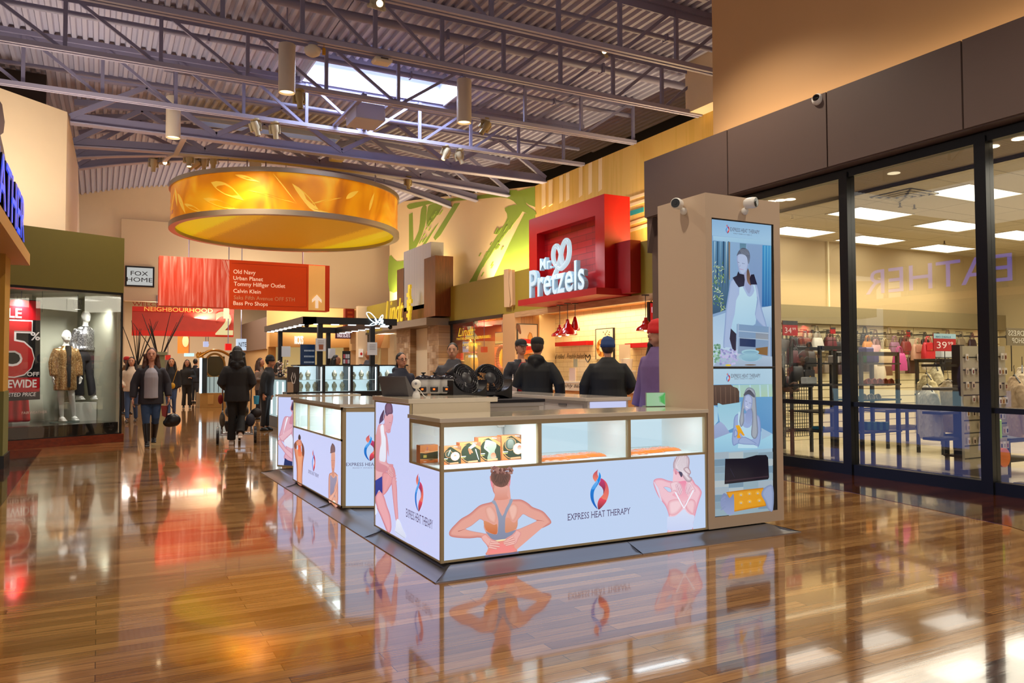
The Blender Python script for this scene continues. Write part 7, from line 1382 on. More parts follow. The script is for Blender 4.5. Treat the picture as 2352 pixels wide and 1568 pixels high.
        MB().path([hc+Vector((-.014*H, -.0525*H, -.0355*H)), hc+Vector((0, -.0575*H, -.034*H)), hc+Vector((.014*H, -.0525*H, -.0355*H))], [.002*H, .0042*H, .002*H], 8).build('mouth', mat('#94483e', .4), t)
    return t
def g0(px, d):        # floor point straight below pixel column px at distance d in front of the camera
    u = (px-1176)/F; fw = Vector((math.sin(YAW), math.cos(YAW), 0)); return tuple(fw*d+_r*u*d)
CAMZ = YAW            # a person turned to face the camera
FACE = R(-27.84); 
def facing(px): return R(-27.84)-math.atan((px-1176)/F)*1.0
BK = math.pi
# 1 walking woman
Hh = 1.67; p = g0(348, 13.35)
W1 = person('woman with long dark hair walking towards the camera in dark puffer jacket and jeans', p, facing(348), Hh, '#25222c', '#2c4468', '#120f12', '#4a2818', 'long', '#c88e74',
    arms=[((-.155, .0, .64), (-.165, -.03, .49), (0, -.2, -1)), ((.15, .02, .64), (.165, -.02, .50), (0, -.1, -1))], legp=[((-.045, -.05, .29), (-.03, -.07, .05)), ((.045, -.02, .29), (.03, .10, .075))], bulk=1.16, hem=.43, vox=.010, open_='#9c98a2', boots=1, wide=1.0)
t = local(thing('handbag', 'black slouchy handbag with red inside carried by the walking woman', 'handbag', p, facing(348))); hw = V3(.165*Hh, -.035*Hh, .44*Hh)
mb = MB().ball(hw+Vector((.07, 0, -.30)), (.13, .07, .115), 18, 12).ball(hw+Vector((.02, 0, -.34)), (.11, .06, .08), 14, 10); organic(mb, 'bag_body', mat('#0d0c0f', .35), t, .012)
MB().path([hw+Vector((-.03, 0, -.24)), hw+Vector((-.01, 0, -.08)), hw+Vector((.0, 0, .0)), hw+Vector((.05, 0, -.08)), hw+Vector((.12, 0, -.22))], .008, 8).build('handle', mat('#3c0f12', .4), t); MB().prism([(hw.x-.12, hw.z-.05), (hw.x-.02, hw.z-.05), (hw.x-.01, hw.z-.27), (hw.x-.10, hw.z-.22)], hw.y+.02, hw.y+.05, 'Y').build('red_pouch', mat('#8c2a26', .5), t)
t = local(thing('sunglasses', 'dark sunglasses and keys in the right hand of the walking woman', 'sunglasses', p, facing(348))); hr = V3(-.165*Hh, -.06*Hh, .43*Hh); MB().path([hr+Vector((.02, -.02, 0)), hr+Vector((.07, -.03, -.01)), hr+Vector((.10, -.02, .0))], [.018, .02, .016], 10, flat=.6).build('lens', BLACK, t); MB().path([hr, hr+Vector((.02, -.02, 0))], .006, 6).build('temple', BLACK, t)
# 2 stroller woman
p = g0(545, 13.55); Hh = 1.70
person('woman with curly dark hair in a black jacket pushing a stroller, seen from behind', p, facing(545)+BK, Hh, '#131216', '#0b0b0e', '#c9b8ac', '#120e0e', 'long', '#a87456', arms=[((-.15, .02, .63), (-.10, -.16, .57), (0, -1, -.1)), ((.15, .02, .63), (.10, -.16, .57), (0, -1, -.1))],
    legp=[((-.045, -.04, .29), (-.035, .10, .12)), ((.045, .0, .28), (.05, -.01, .045))], bulk=1.22, hem=.44, vox=.011, face=0, hood=1, flare=.7)
t = local(thing('stroller', 'black three-wheeled baby stroller loaded with bags in front of the woman in black', 'stroller', p, facing(545)+BK)); K = mat('#141418', .4); GREY = mat('#8f8f96', .35, .6)
fr = MB()
for s in (-1, 1): fr.path([(s*.24, -.28, .96), (s*.24, -.55, .60), (s*.25, -.80, .14)], .013, 8).path([(s*.24, -.60, .60), (s*.26, -.22, .16)], .013, 8)
fr.path([(-.24, -.28, .96), (-.2, -.26, .97), (.2, -.26, .97), (.24, -.28, .96)], .015, 8).tube((-.28, -.22, .16), (.28, -.22, .16), .012, 8).tube((-.25, -.80, .14), (.25, -.80, .14), .012, 8).build('stroller_frame', GREY, t)
for x, y, r_ in ((-.31, -.20, .15), (.31, -.20, .15), (-.05, -.92, .10), (.05, -.92, .10)):
    wh = MB().lathe([(r_*.55, -.022), (r_, -.022), (r_, .022), (r_*.55, .022)], n=28).xf(Matrix.Translation((x, y, r_+.002)) @ Matrix.Rotation(R(90), 4, 'Y')).build('wheel', K, t, 40); sp = MB()
    for k in range(6): a = k*math.pi/3; sp.tube((x, y, r_), (x, y+r_*.58*math.cos(a), r_+r_*.58*math.sin(a)), .008, 6)
    sp.build('spokes', GREY, wh)
mb = MB().ball((0, -.60, .55), (.21, .26, .16), 16, 10).ball((0, -.72, .72), (.2, .14, .2), 14, 10); organic(mb, 'seat', K, t, .02)
mb = MB().rings([(0, -.5, .20, .18, .16), (0, -.5, .34, .22, .2), (0, -.5, .38, .2, .18)], 16).build('storage_basket', mat('#23232c', .7), t)
for c, r_, col, nm, lb in (((-.23, -.35, .40), (.085, .08, .12), '#2a2a38', 'hanging_bag', 'dark blue shoulder bag on the right'), ((-.33, -.42, .52), (.10, .09, .09), '#1c1418', 'hanging_bag', 'dark bag on the far right'), ((.24, -.3, .42), (.05, .08, .14), '#5f5648', 'hanging_bag', 'beige bag on the left')): organic(MB().ball(c, r_, 14, 10).path([Vector(c)+Vector((0,0,r_[2]*.8)), (c[0]*.95, -.32, .86)], .008, 6), nm, mat(col, .7), t, .015)
MB().ball((.27, -.28, .78), (.045, .04, .085), 12, 8).build('red_mitten', mat('#8c1014', .7), t); MB().lathe([(.001, 0), (.04, 0), (.05, .15), (.001, .15)], (-.33, -.4, .68), 14).build('cup_holder', mat('#3a9ac4', .4), t)
# 3..11 people farther down the hall
person('woman in cream sweater with long hair behind the walking woman at left', g0(303, 19.5), facing(303)+R(-10), 1.62, '#cdb69c', '#2c3c58', '#3a2a22', '#1e1410', 'long', '#c08462', arms=[((-.15, .0, .64), (-.11, -.10, .55), (.3, -1, 0)), ((.14, .01, .64), (.13, -.05, .50), None)], bulk=1.12, vox=.02, legp=[((-.05, -.05, .28), (-.04, -.1, .05)), ((.05, .02, .28), (.05, .1, .05))])
person('man in brown coat and red cap at the far left of the hall', g0(291, 23), facing(291)+R(40), 1.68, '#5a3c1c', '#1c1418', '#1a1414', '#1a100c', 'short', '#704430', bulk=1.2, hem=.42, vox=.022, hat=('cap', '#b01818'))
person('woman in black top and denim jacket with a yellow purse far down the hall', g0(394, 21.8), facing(394), 1.62, '#141318', '#34486a', '#c8c0b8', '#17100e', 'long', '#c48c6a', bulk=1.06, vox=.02, legp=[((-.045, -.05, .28), (-.03, -.08, .05)), ((.045, .0, .28), (.05, .07, .05))], sleeve=1)
q = g0(398, 21.6); tag(MB().ball((q[0]-.02, q[1]-.12, .86), (.07, .05, .085), 12, 8).path([(q[0]-.02, q[1]-.12, .93), (q[0]+.06, q[1]-.12, 1.2), (q[0]+.12, q[1]-.06, 1.36)], .006, 6).build('yellow_purse', mat('#b8860c', .4), None, 60), 'small yellow purse worn by the woman in denim jacket', 'purse')
person('woman in black puffer vest and grey sleeves walking towards the camera', g0(430, 26.5), facing(430), 1.64, '#17161a', '#1c1818', '#1a1416', '#2c1c16', 'long', '#c0886c', arms=[((-.145, .0, .64), (-.155, -.08, .52), (0, -.4, -1)), ((.145, .02, .64), (.08, -.12, .62), (-.6, -.8, .2))], bulk=1.16, vox=.02, flare=.8, legp=[((-.05, -.04, .28), (-.06, -.04, .05)), ((.05, -.02, .28), (.06, -.02, .05))])
person('person in dark clothes standing at the far kiosk, seen from behind', g0(449, 30.5), facing(452)+BK-R(40), 1.72, '#15151c', '#20242c', hair='#100c0c', vox=.022, face=0, bulk=1.12)
person('woman with long brown hair holding a white cup beside the lit counters', g0(598, 20.5), facing(598)+R(60), 1.60, '#6a5648', '#1e1a20', hair='#3c2416', style='long', skin='#b87c5c', arms=[((-.13, .0, .64), (-.06, -.13, .66), (.3, -.9, .3)), ((.13, .01, .64), (.12, -.1, .56), None)], vox=.02)
person('person in black beanie and dark coat bending over the lit counters', g0(611, 16.7), facing(611)+R(70), 1.58, '#12131a', '#17161c', hat=('toque', '#121116'), hair='#120e0e', skin='#b07858', bulk=1.2, vox=.02, lean=-.12)
person('person in brown coat beyond the lit counters', g0(626, 24.5), facing(626)+R(90), 1.55, '#7a5c34', '#2a2420', hair='#5a4a38', bulk=1.15, vox=.022); person('dark-haired person seen from behind at the lit counters', g0(638, 22.5), facing(638)+BK, 1.50, '#1f1a18', '#1a1818', hair='#14100e', vox=.022, face=0, style='long')
hj = person('woman in black headscarf bent over the jewellery cases', g0(764, 17.8), facing(764)+R(62), 1.62, '#121114', '#121114', hair='#0e0d10', style='long', skin='#b07c60', bulk=1.15, vox=.018, lean=-.12)
person('bald man in grey sweater seen from behind past the jewellery kiosk', g0(846, 20.5), facing(846)+BK, 1.80, '#3a3a42', '#22222a', style='bald', skin='#a86c4c', bulk=1.08, vox=.018, face=0, wide=1.15)
Wg = person('woman with glasses in navy puffer jacket behind the kiosk till', g0(921, 11.6), facing(921)+R(28), 1.54, '#141a30', '#1c1c22', hair='#1a1414', style='pony', skin='#c48c70', bulk=1.3, vox=.011, hood=1, arms=[((-.15, -.02, .64), (-.11, -.15, .58), (0, -1, 0)), ((.15, .0, .64), (.12, -.12, .56), (0, -1, -.1))])
H_ = 1.54; hc = Vector((0, -.01*H_, .932*H_)); gl = MB()
for s in (-1, 1): gl.path([hc+Vector((s*.019*H_+.013*H_*math.cos(a), -.056*H_, .004*H_+.009*H_*math.sin(a))) for a in [k*math.pi/5 for k in range(11)]], .0016*H_, 5).tube(hc+Vector((s*.032*H_, -.056*H_, .006*H_)), hc+Vector((s*.047*H_, -.01*H_, .006*H_)), .0014*H_, 5)
gl.build('glasses', BLACK, Wg, world=False)
person('man in grey hooded jacket standing behind the white warmers', g0(1040, 11.9), facing(1040)+R(-8), 1.69, '#3c3c44', '#1e1e24', hair='#2a2826', skin='#b8866a', bulk=1.22, vox=.011, hood=1, wide=1.08, open_=None, arms=[((-.15, .0, .64), (-.13, -.12, .54), None), ((.15, .0, .64), (.13, -.12, .54), None)])
person('bearded man in grey cap and dark puffer jacket with red shirt near the pretzel counter', g0(1196, 12.6), facing(1196)+R(25), 1.76, '#23242e', '#2a3a5c', hair='#7a4c30', skin='#cc9478', bulk=1.22, vox=.011, hat=('cap', '#26262a'), open_='#b01620', arms=[((-.15, .0, .64), (-.06, -.15, .60), (.4, -1, 0)), ((.15, .0, .64), (.12, -.1, .52), None)])
q = g0(1178, 12.0); tag(organic(MB().ball((q[0], q[1], 1.02), (.07, .06, .13), 12, 8).path([(q[0], q[1], 1.12), (q[0]+.04, q[1]+.08, 1.22)], .012, 6), 'paper_bag', mat('#c9b8b0', .6), None, .014), 'small white and red bag held by the bearded man', 'bag')
person('large man in black jacket and black cap seen from behind at the pretzel shop', g0(1234, 10.9), facing(1234)+BK-R(12), 1.725, '#0d0e12', '#101218', hair='#3a2a22', skin='#cc9478', bulk=1.26, vox=.011, face=0, hat=('cap', '#0f0f12'), hood=1, wide=1.06, hem=.40, arms=[((-.185, .02, .63), (-.19, -.02, .48), None), ((.17, .0, .63), (.10, -.14, .60), (-.3, -1, 0))])
person('heavy man in black fleece and blue knitted hat seen from behind', g0(1396, 10.6), facing(1396)+BK, 1.70, '#0e0f12', '#14161c', hair='#3a2c24', skin='#cc9478', bulk=1.28, vox=.011, face=0, hat=('toque', '#1c3a6c'), wide=1.2, hem=.40, belly=1, arms=[((-.19, .0, .63), (-.15, -.12, .58), None), ((.185, .01, .63), (.19, -.02, .49), None)])
person('person in purple sweater and bright red knitted hat walking behind the screen tower', g0(1512, 8.35), facing(1504)-R(50), 1.79, '#6c5488', '#2a2430', hair='#24160f', style='long', skin='#b0806a', bulk=1.16, vox=.011, hat=('toque', '#c01418'), wide=1.12, arms=[((-.145, .0, .64), (-.165, -.04, .49), None), ((.14, .0, .64), (.15, -.03, .50), None)])
# ================================================================== FASHION SHOP ON THE LEFT
A_ = Vector((-1.335, 15.07, 0)); D_ = Vector((.905, .424, 0)).normalized(); N_ = Vector((-D_.y, D_.x, 0))      # along the glass, into the shop
def wp(s, dpt, z): v = A_+D_*s+N_*dpt; return Vector((v.x, v.y, z))
def wbox(mb, s0, s1, d0, d1, z0, z1): return q4(mb, A_, D_, N_, s0, s1, z0, z1, d0, d1)
WDR = woodgrain('red_brown_board', '#7a2e14', '#5c200c', 'X')
LW = 1.87
struct('baseboard_left', wbox(MB(), -1.3, LW+.03, -.03, .25, 0, .15), WDR)
struct('wall_left_shop_band', wbox(MB(), -1.6, LW, -.02, 1.6, 2.70, 3.70), OLIVE_L)
struct('wall_left_shop_inside', wbox(wbox(MB(), -1.3, LW-.02, 1.5, 1.55, 0, 2.7), LW-.05, LW-.0, .1, 1.5, 0, 2.7), mat('#b7b8a4', .7)); struct('floor_display', wbox(MB(), -1.3, LW-.05, .02, 1.5, .15, .36), mat('#1f1e1e', .2, coat=.4)); struct('ceiling_display', wbox(MB(), -1.3, LW, .0, 1.5, 2.66, 2.70), mat('#a8a894', .6))
wn = struct('window_6', wbox(wbox(wbox(MB(), -1.3, LW, -.01, .03, 2.66, 2.71), LW-.03, LW, -.01, .03, .15, 2.7), -1.3, LW, -.01, .03, .15, .165), BLACK)
wbox(MB(), -1.3, .90, .0, .006, .165, 2.66).build('glass_pane', GLASS, wn); wbox(MB(), .905, LW-.03, .0, .006, .165, 2.66).build('glass_pane', GLASS, wn)
q = wp(1.0, .8, 2.6); [light('SPOT', tuple(wp(s_, .25, 2.5)), (1, .97, .92), 90, .06, tuple(wp(s_, 1.4, .9)), R(95), blend=.9) for s_ in (.3, 1.0, 1.65)]
# white partition, clothes, banner
t = thing('partition_panel', 'white partition panel inside the left shop window beside the banner', 'panel', tuple(wp(.62, 1.2, .36))); wbox(MB(), .50, .78, 1.1, 1.4, .36, 2.66).build('panel', mat('#d5d4c6', .6), t)
def wat(x, y, dpt): return atp(x, y, wp(0, dpt, 0), -N_)
t = thing('sale_banner', 'black and red hanging SALE banner with a huge 5 % OFF in the left shop window', 'banner', tuple(wp(.1, .35, .8)))
P = Print(lambda x, y: wat(x/2.2414, 640+y/2.24, .35), -N_, .0004); PM = print_mat('banner_print', .12, .4)
P.add([(20,100),(208,112),(206,620),(20,630)], '#16161a', smooth=0).add([(20,104),(208,116),(208,214),(20,206)], '#c41420', smooth=0).add([(20,508),(204,508),(203,580),(20,588)], '#c41420', smooth=0)
for c, o in (('#e8e0dc', 5), ('#cc1a20', 0))[:0]:
    P.add([(55-o,212-o),(172+o,218-o),(168+o,270+o),(100,268+o),(98,330-o),(130,340-o),(165+o,380),(172+o,425),(150+o,480),(95,500+o),(40,498+o),(20,480),(20,440),(60,455),(95,455),(112-o,425),(105-o,390),(70,375+o),(40,385+o),(25,380)], c, smooth=1 if False else 0)
P.build('banner_cloth', PM, t)
WT = mat('#efe9e6', .5, emit=.2)
def wtext(s_, x0, y1, x1, y0, dpt, m_, parent, off=.0, **k):
    a = wat(x0, y1, dpt); c = wat(x1, y1, dpt); h_ = wat(x0, y0, dpt).z-a.z; fit_text(s_, a, D_, (0,0,1), (c-a).dot(D_), h_, offset=off, **k).build('banner_lettering', m_, parent)
wtext('5', -6, 868, 79, 732, .342, WT, t, .045); wtext('5', -4, 865, 77, 735, .338, mat('#cc1a20', .5, emit=.1), t, .02); wtext('LE', 19, 729, 50, 707, .34, WT, t, .02); wtext('%', 70, 781, 92, 762, .34, WT, t, .02); wtext('OFF', 62, 864, 90, 854, .34, WT, t, .02); wtext('EWIDE', 18, 891, 84, 872, .34, WT, t, .025); wtext('ETED PRICE', 18, 911, 83, 902, .34, WT, t, .01, shear=.2)
for s in (.05, .65): MB().tube(wp(s, .35, 2.3), wp(s, .35, 2.66), .004, 5).build('hanging_cord', BLACK, t)
t = thing('red_dress', 'row of bright red dresses hanging behind the banner', 'dress', tuple(wp(.4, .8, .4)), 0); mb = MB()
for k in range(9): a = wp(.08+.062*k, .82+.04*(k % 2), 1.35-.02*(k % 3)); c = wp(.02+.075*k, .8+.05*(k % 2), .40); mb.path([a, (a+c)/2, c], [.03, .04, .06], 8)
organic(mb, 'fabric', mat('#c00c10', .6, noise=.3, nscale=10), t, .02); MB().tube(wp(0, .84, 1.38), wp(.66, .84, 1.38), .012, 8).build('clothes_rail', STL, t)
t = thing('window_lettering', 'small white brand lettering on the left shop glass', 'lettering', tuple(wp(.4, -.02, .6))); wtext('FAIRWEATHER', 50, 951, 108, 945, -.006, mat('#d8c8c0', .5), t)
# mannequins
MW = '#dcdcd6'
SEQ, nt, b = nodes('gold_sequins'); vo = nt.nodes.new('ShaderNodeTexVoronoi'); vo.inputs['Scale'].default_value = 90; nt.links.new(coords(nt), vo.inputs['Vector']); nt.links.new(ramp(nt, [(0, '#7c5a34'), (.6, '#b98a54'), (1, '#f4dca8')], vo.outputs['Color']), b.inputs['Base Color']); b.inputs['Metallic'].default_value = .7; b.inputs['Roughness'].default_value = .28
SIL, nt, b = nodes('silver_sequins'); vo = nt.nodes.new('ShaderNodeTexVoronoi'); vo.inputs['Scale'].default_value = 80; nt.links.new(coords(nt), vo.inputs['Vector']); nt.links.new(ramp(nt, [(0, '#3a3a40'), (.6, '#8c8c90'), (1, '#f0f0f0')], vo.outputs['Color']), b.inputs['Base Color']); b.inputs['Metallic'].default_value = .8; b.inputs['Roughness'].default_value = .3
q = wp(1.22, .75, .37); wrz = math.atan2(D_.y, D_.x)
mn = person('white faceless mannequin in a gold sequin coat and dark dress', tuple(q), wrz, 1.66, SEQ, None, MW, style='none', skin=MW, face=0, bulk=1.12, hem=.34, vox=.013, name='mannequin', collar=0, arms=[((-.135, .0, .64), (-.14, -.03, .49), None), ((.135, .0, .64), (.135, -.04, .49), None)], legp=[((-.05, -.02, .28), (-.03, .0, .05)), ((.05, -.04, .28), (.09, -.02, .05))])
MB().rings([(0, -.03*1.66, z, rx, .115) for z, rx in ((.62, .055), (.9, .06), (1.1, .055), (1.32, .06), (1.37, .04))], 16).build('dark_dress', mat('#1e1a16', .6), mn, 60, world=False); MB().lathe([(.001, -.0), (.24, -.0), (.24, -.012), (.001, -.012)], n=30).build('glass_base', mat('#8fa39a', .1, alpha=.5), mn, world=False)
q = wp(1.66, 1.0, .72)
t = thing('display_plinth', 'white display block under the taller mannequin', 'plinth', tuple(wp(1.42, 1.0, .36))); wbox(MB(), 1.42, 1.80, .8, 1.25, .361, .70).build('block', mat('#cfcfc4', .5), t)
mn = person('taller white faceless mannequin in silver sequin top and black wide trousers', tuple(q), wrz+R(12), 1.70, SIL, '#17161a', MW, style='none', skin=MW, face=0, bulk=1.03, hem=.555, vox=.013, name='mannequin', collar=0, flare=1.2, arms=[((-.13, .03, .64), (-.12, -.02, .50), None), ((.13, .05, .66), (.09, .06, .56), None)], legp=[((-.05, .0, .28), (-.06, .0, .06)), ((.05, -.02, .28), (.08, -.05, .06))])
MB().rings([(0, 0, z, rx, ry) for z, rx, ry in ((.985, .15, .11), (1.02, .152, .112))], 20).path([(.12, -.06, 1.0), (.17, -.08, .98)], .018, 8).build('black_belt', BLACK, mn, world=False)
for s, lb, dd in ((1.3, 'silver spotlight above the mannequins in the left window', .5), (.42, 'silver spotlight above the banner in the left window', .6)):
    q = wp(s, dd, 2.45); t = local(thing('display_spotlight', lb, 'spotlight', tuple(q), 0, 'spotlights in the left shop window')); MB().lathe([(.001, .07), (.03, .07), (.05, .0), (.075, -.06), (.07, -.06), (.001, -.03)], n=18).build('lamp_head', mat('#b8b8b8', .25, .8), t, 50); MB().lathe([(.001, -.05), (.06, -.055)], n=16).build('lamp_glass', emat('#fff2dc', 4), t); MB().tube((0, 0, .07), (0, 0, .21), .01, 6).tube((-.06, 0, .02), (-.06, 0, .12), .006, 6).tube((.06, 0, .02), (.06, 0, .12), .006, 6).build('bracket', mat('#909090', .3, .8), t)
# column, canopy, glowing letters
struct('wall_left_column', MB().box(-2.2, 12.3, .22, -1.13, 12.95, 2.86), mat('#b98a2c', .6, noise=.05)); struct('wall_left_column_low', MB().box(-2.2, 12.29, .16, -1.12, 12.96, 1.02), mat('#6c6a34', .6)); struct('baseboard_column', MB().box(-2.22, 12.25, 0, -1.10, 13.0, .17), BLACK)
struct('ceiling_left_canopy', MB().box(-4, 5, 2.85, -.94, 13.55, 3.02), mat('#c99a5a', .6))
struct('wall_left_shop_front', MB().box(-4, 5, 0, -2.2, 12.3, 2.85).box(-4, 5, 3.02, -1.9, 13.0, 4.6), mat('#8c6a34', .6))
t = thing('fairweather_sign', 'glowing blue channel letters on top of the beige canopy at the left edge', 'shop sign', (-1, 12, 3.02)); BLU = emat('#2c50ff', 1.6)
fit_text('EATHER', (-1.0, 9.72, 3.16), (0,1,0), (0,0,1), 3.62, .60, extrude=.0, offset=.0).build('glowing_letters', BLU, t); fit_text('EATHER', (-1.10, 9.70, 3.15), (0,1,0), (0,0,1), 3.66, .62, extrude=.09, offset=.018).build('letter_cans', mat('#0a0a10', .2), t)
ms = MB()
for k in range(7): ms.box(-1.08, 9.85+.58*k, 3.02, -1.02, 9.95+.58*k, 3.16)
ms.build('mounting_feet', BLACK, t)
t = thing('round_ornament', 'brown rounded ornament on the left shop wall behind the letters', 'ornament', (-1.5, 9.4, 3.0))
pts = [at(x, y, 'X', -1.35) for x, y in ((-60, 190), (-20, 200), (5, 240), (11, 280), (8, 305), (1, 310), (8, 340), (16, 385), (18, 440), (18, 480), (-60, 480))]; MB().prism([(q.y, max(3.03, q.z)) for q in pts], -1.45, -1.35, 'X').box(-1.9, 8.2, 3.02, -1.45, 8.6, 4.6).build('board', mat('#5c3c22', .5), t)
# ================================================================== JEWELLERY KIOSK
t = thing('jewellery_kiosk_canopy', 'dark square canopy frame on posts over the jewellery kiosk with small lights', 'canopy', (4.2, 16.4, 0)); CN = mat('#1e1f23', .4); CG = mat('#5c5a58', .4)
x0, x1, y0, y1, z0, z1 = 3.30, 5.12, 14.5, 18.3, 2.15, 2.275
MB().box(x0, y0, z0, x1, y0+.25, z1).build('canopy_beam', CN, t); MB().box(x0, y1-.25, z0, x1, y1, z1).build('canopy_beam', CN, t); MB().box(x0-.002, y0, z0, x0+.25, y1, z1+.001).build('canopy_beam', CG, t); MB().box(x1-.25, y0+.25, z0, x1, y1, z1).build('canopy_beam', CN, t)
for x, y in ((3.64, 14.6), (4.65, 14.6), (3.62, 18.15), (4.72, 18.15)): MB().box(x-.045, y-.045, .002, x+.045, y+.045, z0).build('post', CN, t)
for x, y in [(x0+.1, y0+.45+.45*k) for k in range(8)]+[(x0+.3+.33*k, y0+.12) for k in range(5)]+[(x1-.1, y0+.5+.5*k) for k in range(7)]: MB().box(x-.07, y-.03, z0-.012, x+.07, y+.03, z0-.001).build('canopy_light', emat('#f4faff', 4), t)
NE = emat('#d8f4ff', 2.2); mb = MB(); nq = lambda x, y: (x, y0-.03, y)
def neon(pts, r=.009): mb.path([at(x, y, 'Y', y0-.03) for x, y in spline([tuple(p) for p in pts], False, 5)], r, 6)
neon([(866,744),(850,733),(842,719),(850,718),(862,730),(868,742)]); neon([(866,744),(856,747),(850,746),(858,741),(868,740),(880,744),(884,746),(874,747)]); neon([(867,742),(874,728),(879,723),(879,730),(874,740),(870,746)]); neon([(861,732),(864,738),(861,743)]); neon([(872,737),(876,731),(876,741),(880,735),(879,742)])
t2 = thing('jewellery_neon_sign', 'white neon butterfly sign with script on the jewellery kiosk canopy', 'neon sign', (4.7, 14.47, 2.27)); mb.build('neon_tube', NE, t2)
for px, lb in ((705, 'dome camera under the near left corner of the jewellery canopy'), (897, 'dome camera under the near right corner of the jewellery canopy')): p = at(px, 745, 'Y', 14.6); tag(MB().ball((p.x, 14.62, z0-.03), .045, 12, 8).build('dome_camera', BLACK, None, 60), lb, 'camera')
for (a, b_, c, d_), Y, lb, s_ in (((726, 806, 748, 777), 14.5, 'white notice with a brown cup picture on the near left post', 1), ((845, 815, 866, 786), 14.5, 'white printed notice on the near right post of the canopy', 0), ((647, 819, 667, 795), 18.05, 'grey-white notice on the far left post', 0), ((754, 823, 770, 800), 18.05, 'grey-white notice on the far right post', 0)):
    p, q = at(a, b_, 'Y', Y), at(c, d_, 'Y', Y); tn = thing('notice_board', lb, 'notice', ((p.x+q.x)/2, Y, p.z)); MB().box(p.x, Y-.012, p.z, q.x, Y+.04, q.z).build('sheet', mat('#d6dbe2', .4, emit=.12), tn)
    if s_: MB().box((p.x+q.x)/2-.04, Y-.02, p.z+.03, (p.x+q.x)/2+.04, Y-.012, p.z+.12).build('printed_cup', mat('#a8684a', .5), tn)
    for k in range(4): MB().box(p.x+.03, Y-.016, q.z-.05-.03*k, q.x-.03, Y-.012, q.z-.042-.03*k).build('printed_line', mat('#9a9aa4', .5), tn) if Y < 15 else None
t = thing('jewellery_case', 'row of brightly lit glass cases with necklaces under the dark canopy', 'display case', (4.2, 14.7, 0)); edges = [at(x, 870, 'Y', 14.42).x for x in (688, 747, 811, 872, 932)]
MB().box(edges[0]-.02, 14.44, .002, edges[-1]+.05, 14.95, .86).build('base_cabinet', mat('#17181c', .4), t)
MB().box(edges[0]-.04, 14.42, .86, edges[-1]+.05, 14.97, .885).box(edges[0]-.04, 14.42, 1.36, edges[-1]+.05, 14.97, 1.385).build('case_frame', CN, t); LITW = mat('#e4f2f4', .4, emit=.55, ecol='#dff4fa')
for i, (a, c) in enumerate(zip(edges, edges[1:])):
    MB().box(c-.05, 14.42, .885, c, 14.97, 1.36).build('case_divider', CN, t); MB().box(a, 14.93, .885, c-.05, 14.95, 1.36).build('lit_back', LITW, t); MB().box(a, 14.44, 1.10, c-.05, 14.93, 1.108).box(a, 14.44, .886, c-.05, 14.93, .892).build('glass_shelf', mat('#cfe6e8', .1, emit=.25), t); MB().box(c-.075, 14.45, .9, c-.06, 14.46, 1.34).build('led_strip', emat('#eafaff', 5), t); MB().box(a, 14.425, .886, c-.05, 14.428, 1.355).build('glass_pane', CLEAR, t)
    light('POINT', ((a+c)/2, 14.65, 1.3), (.85, .95, 1), 1.2, .05)
    for k, (u, z, s_) in enumerate(((.18, .892, 1), (.5, .892, 1), (.82, .892, 1), (.2, 1.108, .8), (.5, 1.108, 1), (.8, 1.108, .9))):
        if (i*2+k) % 7 == 5: continue
        x = a+(c-.05-a)*u; b2 = local(thing('necklace_bust', 'cream necklace bust, '+('lower' if k < 3 else 'upper')+' shelf, '+['left', 'middle', 'right'][k % 3]+', in the ' + ['first', 'second', 'third', 'fourth'][i]+' lit case', 'display bust', (x, 14.68, z), 0, 'necklace busts in the jewellery cases'))
        MB().rings([(0, 0, 0, .035, .025), (0, 0, .03, .03, .02), (0, -.005, .08, .052, .022), (0, 0, .13, .045, .02), (0, .0, .15, .022, .018), (0, 0, .175, .02, .016)], 14).build('bust', mat('#cfc6ae', .5), b2, 60); MB().path([(.02*1.8*math.cos(a_), -.026, .115+.045*math.sin(a_)) for a_ in [math.pi+math.pi*q/8 for q in range(9)]], .0035, 5).build('necklace', mat('#d8c890', .25, .7), b2); b2.scale = (s_,)*3
t = thing('brand_panel', 'dark end panel with a pale rabbit outline left of the lit cases', 'panel', (3.0, 14.5, .86)); p, q = at(659, 901, 'Y', 14.5), at(687, 842, 'Y', 14.5); MB().box(p.x, 14.47, p.z, q.x, 14.5, q.z).build('panel', mat('#3c3432', .4), t); MB().box(p.x+.0, 14.465, p.z, p.x+(q.x-p.x)*.5, 14.47, p.z+.19).build('pale_strip', mat('#b8a088', .5), t)
MB().path([at(x, y, 'Y', 14.46) for x, y in ((672,880),(669,868),(672,855),(675,868),(677,856),(679,868),(676,880),(672,880))], .006, 5).build('printed_rabbit', mat('#e0d4c8', .5, emit=.2), t); MB().box(p.x, 14.5, .002, q.x+.05, 14.9, p.z).build('panel_foot', CN, t)
t = thing('product_screen', 'dark blue lit poster board of small bottles above the cases', 'screen', (3.6, 15.6, 1.385)); p, q = at(690, 838, 'Y', 14.9), at(724, 791, 'Y', 14.9); MB().box(p.x, 14.9, 1.386, q.x, 14.93, q.z).build('board', mat('#0d1a30', .3, emit=.6, ecol='#0c2440'), t)
for r_ in range(3):
    for k in range(9): MB().box(p.x+.07+.022*k, 14.893, 1.42+.11*r_, p.x+.078+.022*k, 14.9, 1.45+.11*r_).build('printed_bottle', mat('#c8d0d8', .4, emit=.3), t)
t = thing('leaflet_rack', 'small dark rack of pink and white cards on the cases', 'rack', (4.3, 14.8, 1.385)); p, q = at(787, 838, 'Y', 14.8), at(805, 806, 'Y', 14.8); MB().box(p.x, 14.8, 1.386, q.x, 14.83, q.z).build('rack_board', CN, t)
